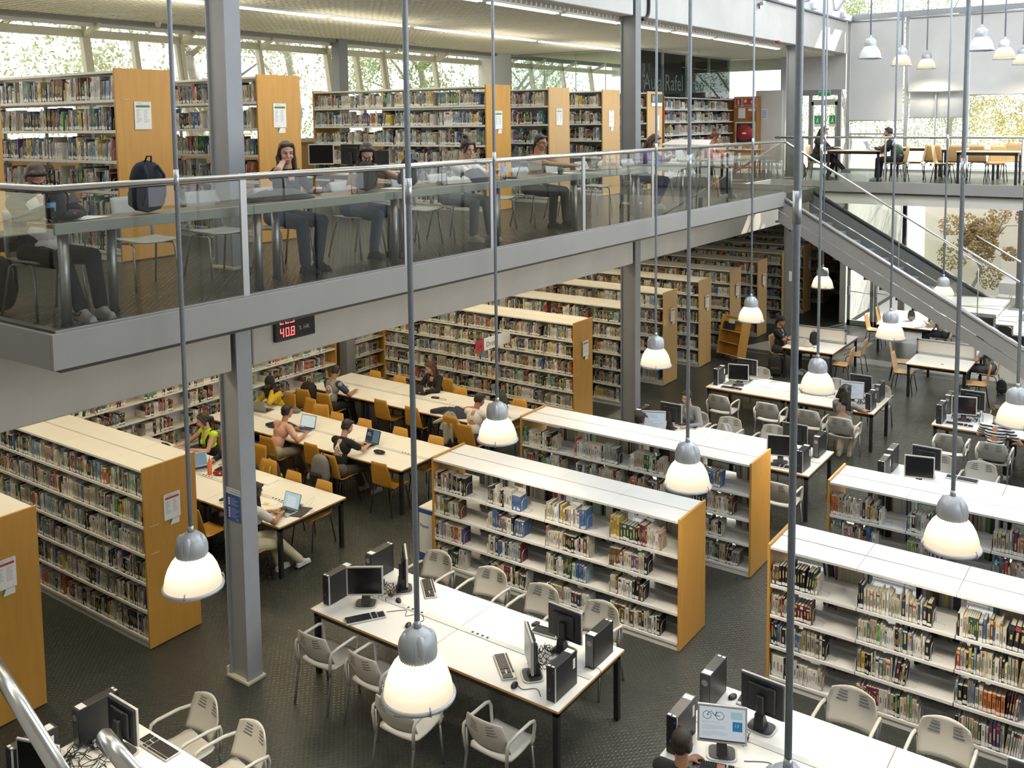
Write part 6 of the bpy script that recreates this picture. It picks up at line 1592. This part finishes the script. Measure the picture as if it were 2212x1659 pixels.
person('reader with a reddish bun and rust jumper near the stair head', (-7.75, 17.42, ZM), E_, lean=18, hpitch=22, lh=(-.16, .48, .86), rh=(.1, .48, .86), hair=('bun', (.10, .035, .015)), top=(.40, .15, .12), sleeve='long', legs=(.03, .03, .04), tone='light', fem=True, vox=.011)
t, i = person('girl in a neon yellow top and black dungarees writing', (-13.1, 9.66, 0), PI, lean=8, hpitch=20, hyaw=40, lh=(-.02, .42, .80), rh=(.34, .45, .80), hair=('pony', DK), top=(.55, .80, .03), sleeve='none', legs=(.015, .015, .018), tone='light', fem=True)
m = MB(); N = i['N']
for q in (-1, 1): m.tube([N + i['sd'] * q * .10 - i['up'] * .02 - i['fw'] * .06, N + i['sd'] * q * .10 + i['up'] * .01, N + i['sd'] * q * .09 - i['up'] * .12 + i['fw'] * .115, N + i['sd'] * q * .08 - i['up'] * .26 + i['fw'] * .13], .02, 6)
m.ell(i['P'] + i['up'] * .13, (.158, .128, .17), 16, 10); m.build('dungarees', cloth((.012, .012, .016)), t)
person('girl with long light hair in a dark sweater bent over her notes', (-12.2, 9.62, 0), PI, lean=22, hpitch=34, hyaw=14, lh=(-.16, .46, .79), rh=(.22, .46, .79), hair=('long', (.12, .07, .035)), top=(.022, .024, .04), sleeve='long', legs=(.03, .03, .04), tone='fair', fem=True)
t, i = person('girl in a white blouse and pale trousers typing on a silver laptop', (-9.98, 7.84, 0), 0, lean=10, hpitch=20, hyaw=-2, lh=(-.09, .50, .79), rh=(.10, .50, .79), lf=(.08, .50, 0), rf=(.26, .72, .02), hair=('long', DK), top=(.70, .68, .63), legs=(.62, .56, .36), shoe=(.68, .66, .62), tone='tan', fem=True, vox=.0075, curl=.35)
m = MB(); m.lathe([(.04, -.008), (.044, 0), (.04, .008)], 14); m.xf(Matrix.Translation(i['eR'].lerp(i['wR'], .9)) @ (i['wR'] - i['eR']).to_track_quat('Z', 'Y').to_matrix().to_4x4()); m.build('bracelet', nmat('yellow_bracelet', (.6, .45, .1), .5), t)
person('girl in a black headscarf and mustard jumper resting her cheek on her hand', (-14.1, 11.98, 0), PI, lean=18, hpitch=14, hyaw=-10, lh=(-.09, .26, 1.04), rh=(.22, .46, .79), lpole=(-.6, .7, -1), hair=('hijab', (.012, .012, .014)), top=(.50, .34, .015), sleeve='long', legs=(.02, .02, .025), tone='dark', fem=True, extras=('glasses',))
person('man in a pink T-shirt and beige shorts leaning on the middle table', (-12.45, 10.42, 0), 0, lean=24, twist=6, hpitch=4, hyaw=10, lh=(-.05, .52, .80), rh=(.34, .40, .80), lf=(-.1, .45, 0), rf=(.34, .52, 0), hair=('short', BLK), top=(.60, .34, .27), legs=(.36, .32, .24), shorts=True, tone='tan', face=False)
t, i = person('man in a black T-shirt with a white triangle print on the back', (-10.93, 10.44, 0), 0, lean=14, hpitch=20, hyaw=14, lh=(-.10, .58, .79), rh=(.10, .58, .79), lf=(-.05, .62, 0), rf=(.22, .62, 0), hair=('short', DK), top=(.012, .012, .014), legs=(.10, .085, .075), shoe=(.30, .27, .25), tone='light', face=False, extras=('earbud',), vox=.0085, curl=.35)
decal(i, t, 'triangle_print', [((-.10, -.02), (.10, -.02), (0, .17))], M_WHITEP, True, 1.0, -.22)
decal(i, t, 'print_curve', [((-.06, .01), (-.045, .01), (.0, .085)), ((.0, .085), (-.01, .07), (.06, .02)), ((.06, .02), (.05, .01), (.0, .075))], M_INK, True, 1.0, -.22)
decal(i, t, 'print_letters', [((-.10 + k * .03, -.05), (-.085 + k * .03, -.05), (-.0925 + k * .03, -.028)) for k in range(7)], M_WHITEP, True, 1.0, -.22)
t, i = person('man in a grey T-shirt with navy sleeves and a white lion print', (-13.58, 12.8, 0), 0, lean=10, hpitch=26, lh=(-.16, .46, .79), rh=(.26, .42, .79), lf=(-.1, .6, 0), rf=(.12, .6, 0), hair=('short', BLK), top=(.27, .26, .25), legs=(.015, .015, .018), tone='olive', face=False)
m = MB(); [m.cap(i['N'] - i['up'] * .05 + i['sd'] * q * .16, (i['N'] - i['up'] * .05 + i['sd'] * q * .178).lerp(e, .66), .073, .063) for q, e in ((-1, i['eL']), (1, i['eR']))]; remesh(m, 'sleeves', cloth((.03, .045, .10)), t, .009, 3)
decal(i, t, 'lion_print', [((.09 * math.cos(a), .11 * math.sin(a)), (.09 * math.cos(a + .32), .11 * math.sin(a + .32)), (.05 * math.cos(a + .16), .06 * math.sin(a + .16))) for a in [2 * PI * k / 18 for k in range(18)]] + [((-.04, -.03), (.04, -.03), (0, .05)), ((-.03, .05), (.03, .05), (0, -.06))], M_WHITEP, True, 1.0, -.2)
person('girl in a black hoodie with long hair behind the black laptop', (-12.2, 14.46, 0), PI, lean=12, hpitch=26, hyaw=22, lh=(-.10, .50, .79), rh=(.12, .46, .79), hair=('long', (.07, .035, .02)), top=(.012, .012, .014), sleeve='long', legs=(.02, .02, .03), tone='fair', fem=True)
person('man in a white T-shirt working at the rear table beside the jackets', (-10.05, 12.82, 0), 0, lean=14, hpitch=20, hyaw=22, lh=(-.12, .52, .79), rh=(.18, .5, .79), hair=('short', DK), top=(.68, .66, .62), legs=(.03, .03, .04), tone='tan', face=False)
person('person in a black cap at the lit screen behind the second low bookcase', (-7.1, 13.44, 0), 0, lean=4, hpitch=4, hyaw=12, lh=(-.14, .5, .79), rh=(.14, .5, .79), hair=('short', BLK, 'front'), top=(.03, .03, .035), tone='tan', face=False, vox=.011)
person('woman in a grey roll-neck sweater typing behind the monitor back', (-7.02, 15.34, 0), PI, lean=12, hpitch=16, hyaw=10, lh=(-.14, .46, .78), rh=(.16, .46, .78), hair=('hairlow', BLK), top=(.24, .235, .235), sleeve='long', legs=(.03, .03, .04), tone='light', fem=True)
person('woman with long dark curly hair using the computer, seen from behind', (-4.8, 16.94, 0), 0, lean=4, hpitch=6, hyaw=12, lh=(-.12, .48, .79), rh=(.26, .52, .79), lf=(-.1, .15, 0), rf=(.06, .22, 0), hair=('wavy', BLK), top=(.20, .20, .19), legs=(.42, .36, .27), shoe=(.42, .36, .25), tone='tan', fem=True, face=False)
person('man with curly hair and white headphones in a striped shirt', (-2.36, 16.96, 0), 0, lean=6, hpitch=10, hyaw=10, lh=(-.16, .46, .79), rh=(.28, .30, .70), hair=('curly', (.10, .055, .03)), top=(.5, .5, .5), pat='stripes', sleeve='short', legs=(.02, .02, .025), shoe=(.6, .6, .6), tone='tan', face=False, extras=('headphones',))
person('older person with white hair at the right edge opposite the striped man', (-2.16, 18.96, 0), PI, lean=8, hpitch=14, lh=(-.16, .46, .79), rh=(.3, .46, .79), hair=('short', (.5, .48, .45)), top=(.45, .43, .40), legs=(.1, .1, .12), tone='tan', vox=.011)
t, i = person('man in a black T-shirt and backwards black cap sitting with folded arms', (-7.86, 22.2, 0), E_, lean=-4, hpitch=18, hyaw=8, lh=(.12, .26, .84), rh=(-.10, .28, .86), hair=('hairlow', BLK, 'back'), top=(.014, .014, .017), legs=(.03, .03, .035), tone='tan', vox=.010)
decal(i, t, 'chest_print', [((-.08, -.08), (.08, -.08), (.02, .06)), ((-.07, .04), (.03, .07), (-.02, -.06))], M_GREYP, False, 1.0, -.18)
person('man in a patterned grey T-shirt sitting right of the middle divider table', (-3.34, 22.86, 0), W90, lean=10, hpitch=24, lh=(-.14, .4, .8), rh=(.05, .22, 1.08), hair=('short', DK), top=(.27, .27, .27), pat='camo', legs=(.10, .105, .115), shoe=(.4, .4, .4), tone='tan', vox=.010)
person('reader in a cream jumper at the sunlit table behind the stairs', (-4.88, 26.0, 0), W90, lean=24, hpitch=30, lh=(-.14, .4, .8), rh=(.12, .4, .8), hair=('short', DK), top=(.52, .47, .36), sleeve='long', legs=(.05, .06, .07), tone='tan', vox=.011, face=False)
person('girl with long dark hair at the upper table, working on a laptop', (-7.6, 23.92, ZM), E_, lean=12, hpitch=20, lh=(-.1, .48, .8), rh=(.1, .46, .8), lf=(-.1, .3, 0), rf=(.1, .75, .18), hair=('long', DK), top=(.018, .018, .022), sleeve='long', legs=(.02, .02, .026), shoe=(.3, .32, .36), tone='light', fem=True, vox=.011)
t, i = person('bearded man in a green, white and black jacket at the upper table', (-5.62, 23.95, ZM), W90, lean=20, hpitch=10, lh=(-.12, .52, .8), rh=(.14, .52, .8), hair=('short', BLK), top=(.02, .022, .026), sleeve='long', legs=(.014, .014, .017), tone='tan', vox=.011)
m = MB(); m.ell(i['H']((0, .045, -.075)), (.05, .05, .04), 12, 8, i['Hm']); m.build('beard', hairm(BLK), t)
m = MB(); m.ell(i['P'] + i['up'] * .16 - i['fw'] * .02, (.175, .135, .2), 14, 10); remesh(m, 'jacket_panel', cloth((.045, .09, .05)), t, .011, 3); m = MB(); m.ell(i['N'] - i['up'] * .13 - i['fw'] * .03, (.19, .115, .09), 14, 10); remesh(m, 'jacket_yoke', cloth((.5, .52, .5)), t, .011, 3)
person('young man with short dark hair before the bicycle screen, back of the head only', (-3.02, 6.42, 0), 0, lean=2, hpitch=2, lh=(-.14, .48, .79), rh=(.14, .48, .79), hair=('short', (.035, .022, .016)), top=(.02, .02, .024), sleeve='short', tone='tan', face=False, vox=.0085)
# ------------------------------------------------------------ outside: ground, trees, garden
bx('ground', nmat('pale_terrace', (.66, .64, .60), .9, 0, .06, 1), (-8.0, YF + .35, -.3, 12, 60, -.05))
bx('ground_upper', nmat('dry_grass_bank', (.46, .44, .30), .95, 0, .2, 1.5), (-60, -20, 3.0, -16.4, 70, 3.4))
def tree(label, x, y, z0, h, r, col, seed, trunk=(.30, .28, .25), n=2600, leaf=.10, squash=1.0, low=.3, bare=False):
    rg = random.Random(seed); t = thing('tree', label, 'tree', (x, y, z0), 0, 'trees outside the windows')
    m = MB(); P = [Vector((rg.uniform(-.15, .15) * k, rg.uniform(-.15, .15) * k, h * .9 * k / 5)) for k in range(6)]
    m.tube(P, [.16 * h / 7 * (1 - .15 * k) for k in range(6)], 9)
    for k in range(9):
        a = rg.uniform(0, 6.28); b = P[2 + k % 3]; e = b + Vector((math.cos(a) * r * .7, math.sin(a) * r * .7, h * rg.uniform(.12, .34)))
        m.tube([b, b.lerp(e, .5) + Vector((0, 0, .2)), e], [.06 * h / 7, .04 * h / 7, .015], 6)
    m.build('trunk', nmat('bark_%d' % int(trunk[0] * 100), trunk, .9, 0, .2, 6, .3, 12), t)
    m = MB(); cl = [(Vector((rg.gauss(0, .45) * r, rg.gauss(0, .45) * r, h * rg.uniform(low, 1))), rg.uniform(.25, .5) * r) for _ in range(16)]
    for k in range(n):
        c, cr = rg.choice(cl); d = Vector((rg.gauss(0, 1), rg.gauss(0, 1), rg.gauss(0, 1))).normalized() * cr * rg.uniform(.4, 1) ** .5
        p = c + d; u = Vector((rg.gauss(0, 1), rg.gauss(0, 1), rg.gauss(0, 1))).normalized(); v = u.orthogonal().normalized(); s = leaf * rg.uniform(.6, 1.4)
        m.add([p - u * s, p + v * s * .5, p + u * s, p - v * s * .5], [(0, 1, 2, 3)], False)
    o = m.build('foliage', nmat('leaves_%d_%d_%d' % tuple(int(c * 99) for c in col), col, .8, 0, .35, 1.2), t); o['kind'] = 'stuff'
    return t
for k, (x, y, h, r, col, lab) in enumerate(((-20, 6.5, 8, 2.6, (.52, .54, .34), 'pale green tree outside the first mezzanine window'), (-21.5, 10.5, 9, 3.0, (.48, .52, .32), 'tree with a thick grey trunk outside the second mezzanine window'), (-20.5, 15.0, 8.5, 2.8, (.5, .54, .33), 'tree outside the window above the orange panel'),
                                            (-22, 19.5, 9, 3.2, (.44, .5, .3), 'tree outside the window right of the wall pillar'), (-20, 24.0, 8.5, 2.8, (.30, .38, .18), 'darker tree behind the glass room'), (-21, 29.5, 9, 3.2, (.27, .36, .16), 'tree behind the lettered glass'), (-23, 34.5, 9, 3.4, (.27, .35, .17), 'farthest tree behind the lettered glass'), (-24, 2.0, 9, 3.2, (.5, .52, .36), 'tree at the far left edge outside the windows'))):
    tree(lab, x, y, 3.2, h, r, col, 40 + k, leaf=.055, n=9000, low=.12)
for k, (x, y, z0, h, r, col, n, lab) in enumerate(((-4.4, 37.5, 4.0, 5.5, 2.2, (.46, .42, .12), 2600, 'yellowish tree outside the upper right window'), (-1.4, 38.5, 4.0, 7, 2.8, (.12, .20, .10), 3200, 'dark green tree outside the upper right window'), (-10.5, 36.5, 4.0, 6.5, 2.4, (.30, .36, .17), 2600, 'tree outside the upper glass door'), (-7.2, 38, 4.0, 6, 2.4, (.34, .38, .2), 2400, 'pale tree behind the white terrace fence'),
                                                   (-3.1, 33.2, 0, 4.2, 1.25, (.34, .12, .09), 2300, 'red leaved tree in the sunny garden behind the stairs'), (-5.4, 33.8, 0, 3.0, .95, (.34, .24, .10), 1500, 'small rusty bush left of the red leaved tree'))):
    tree(lab, x, y, z0, h, r, col, 70 + k, n=n * 3, leaf=.05, low=.25)
m = MB()
for k in range(10): m.box(-7.4 + k * 2.0, 36.05, 4.3, -7.34 + k * 2.0, 36.11, 5.4)
m.box(-7.5, 36.05, 5.34, 11, 36.11, 5.4); m.box(-7.5, 36.05, 4.4, 11, 36.11, 4.46)
for k in range(150): m.box(-7.4 + k * .12, 36.07, 4.4, -7.38 + k * .12, 36.09, 5.36)
tag(m.build('terrace_fence', M_WHITEP), 'white railing of the terrace beyond the blinds', 'fence')
bx('wall_garden', nmat('sunny_garden_wall', (.78, .73, .62), .9, 0, .04, 1), (-7.5, 36, -.1, 12, 36.2, 4.3))
t = thing('garden_steps', 'pale concrete garden steps outside behind the staircase', 'steps', (-4.5, 31.0, 0))
for k in range(3): m = MB(); m.rbox(0, k * .5, 0, 7, 3, .35 + k * .35, .02); m.build('step', M_CONCL, t)
rg = random.Random(4)
for k, (x, y) in enumerate(((-4.1, 30.3), (-3.3, 30.2), (-2.6, 30.4))):
    t = thing('agave', ('left', 'middle', 'right')[k] + ' spiky green plant outside behind the stair landing', 'plant', (x, y, -.05), 0, 'spiky plants outside')
    for q in range(9):
        a = rg.uniform(0, 6.28); L_ = rg.uniform(.7, 1.4); d = Vector((math.cos(a) * .4, math.sin(a) * .3, 1)).normalized()
        m = MB(); m.tube([(0, 0, 0), d * L_ * .5, d * L_ + Vector((d.x * .2, d.y * .2, -.05))], [.03, .025, .004], 5); m.build('leaf', nmat('agave_green', (.30, .36, .12), .6), t)
# ------------------------------------------------------------ light, sky, camera
w = bpy.data.worlds.new('sky'); SC.world = w; w.use_nodes = True
nt = w.node_tree; N = nt.nodes; L = nt.links
bg = N['Background']
sky = N.new('ShaderNodeTexSky'); sky.sky_type = 'HOSEK_WILKIE'; sky.turbidity = 4; sky.ground_albedo = .6; sky.sun_direction = (.25, .72, .62)
mx = N.new('ShaderNodeMix'); mx.data_type = 'RGBA'; mx.inputs['Factor'].default_value = .75; mx.inputs['B'].default_value = (.95, .98, 1.0, 1)
L.new(sky.outputs['Color'], mx.inputs['A']); L.new(mx.outputs['Result'], bg.inputs['Color'])
bg.inputs['Strength'].default_value = 3.2


def area(name, loc, rot, sx, sy, e, col, spread=PI):
    l = bpy.data.lights.new(name, 'AREA'); l.shape = 'RECTANGLE'; l.size = sx; l.size_y = sy; l.energy = e; l.color = col; l.spread = spread
    o = bpy.data.objects.new(name, l); COL.objects.link(o); o.location = loc; o.rotation_euler = rot
    return o


s = bpy.data.lights.new('sun', 'SUN'); s.energy = 11; s.angle = .012; s.color = (1, .93, .82)
o = bpy.data.objects.new('sun', s); COL.objects.link(o)
o.rotation_euler = Vector((-.25, -.72, -.62)).to_track_quat('-Z', 'Y').to_euler()
# roof-lights of the hall
for y, e in ((4.0, 130), (10, 230), (16, 430), (22, 560)):
    area('skylight', (-2.6, y, 10.85), (0, 0, 0), 7.0, 3.2, e, (.84, .92, 1.0))
# tubes under the mezzanine slab and along the mezzanine ceiling
for y in (5.3, 8.7, 11.2, 13.7, 16.5, 20.4, 24.3, 28.0, 31.0, 33.5):
    area('tube_light', (-12.1, y, 4.22), (0, 0, 0), 4.6, .22, 56, (1, .84, .56))
    area('tube_light', (-9.2, y, 4.22), (0, 0, 0), .22, 1.4, 22, (1, .84, .56))
for y in (6, 14, 22):
    area('window_daylight', (3.3, y, 6.5), (0, -PI / 2, PI), 4.0, 6.0, 190, (.86, .93, 1.0))  # added cool fill from the right, the wall there has no window
for y in (4, 8, 12, 16, 20, 24):
    area('cove_uplight', (-11.9, y, 7.60), (PI, 0, 0), 1.2, 2.6, 16, (1, .93, .78))  # added upward fill that brightens the cell ceiling, no fitting belongs to it
    area('ceiling_light_glow', (-11.6, y, 7.88), (0, 0, 0), .14, 2.6, 34, (1, .90, .72))
    area('ceiling_light_glow', (-8.75, y, 7.88), (0, 0, 0), .14, 2.6, 34, (1, .92, .78))
c = bpy.data.cameras.new('camera'); cam = bpy.data.objects.new('camera', c); COL.objects.link(cam)
c.sensor_fit = 'HORIZONTAL'; c.sensor_width = 36; c.lens = 2044.53 / 2212 * 36
c.shift_x = 0; c.shift_y = -(829.5 - 443.66) / 2212
c.clip_start = .05; c.clip_end = 300
R = Matrix((CR, CU, -CF)).transposed().to_4x4(); R.translation = CAMP
cam.matrix_world = R
SC.camera = cam
vs = SC.view_settings
vs.view_transform = 'Standard'; vs.look = 'None'; vs.gamma = 1; vs.exposure = 0; vs.use_curve_mapping = False
cy = SC.cycles
cy.use_denoising = True
cy.max_bounces = 7; cy.diffuse_bounces = 3; cy.glossy_bounces = 3; cy.transparent_max_bounces = 12; cy.transmission_bounces = 4
cy.use_adaptive_sampling = True; cy.adaptive_threshold = .02
cy.sample_clamp_indirect = 6
cy.caustics_reflective = False; cy.caustics_refractive = False
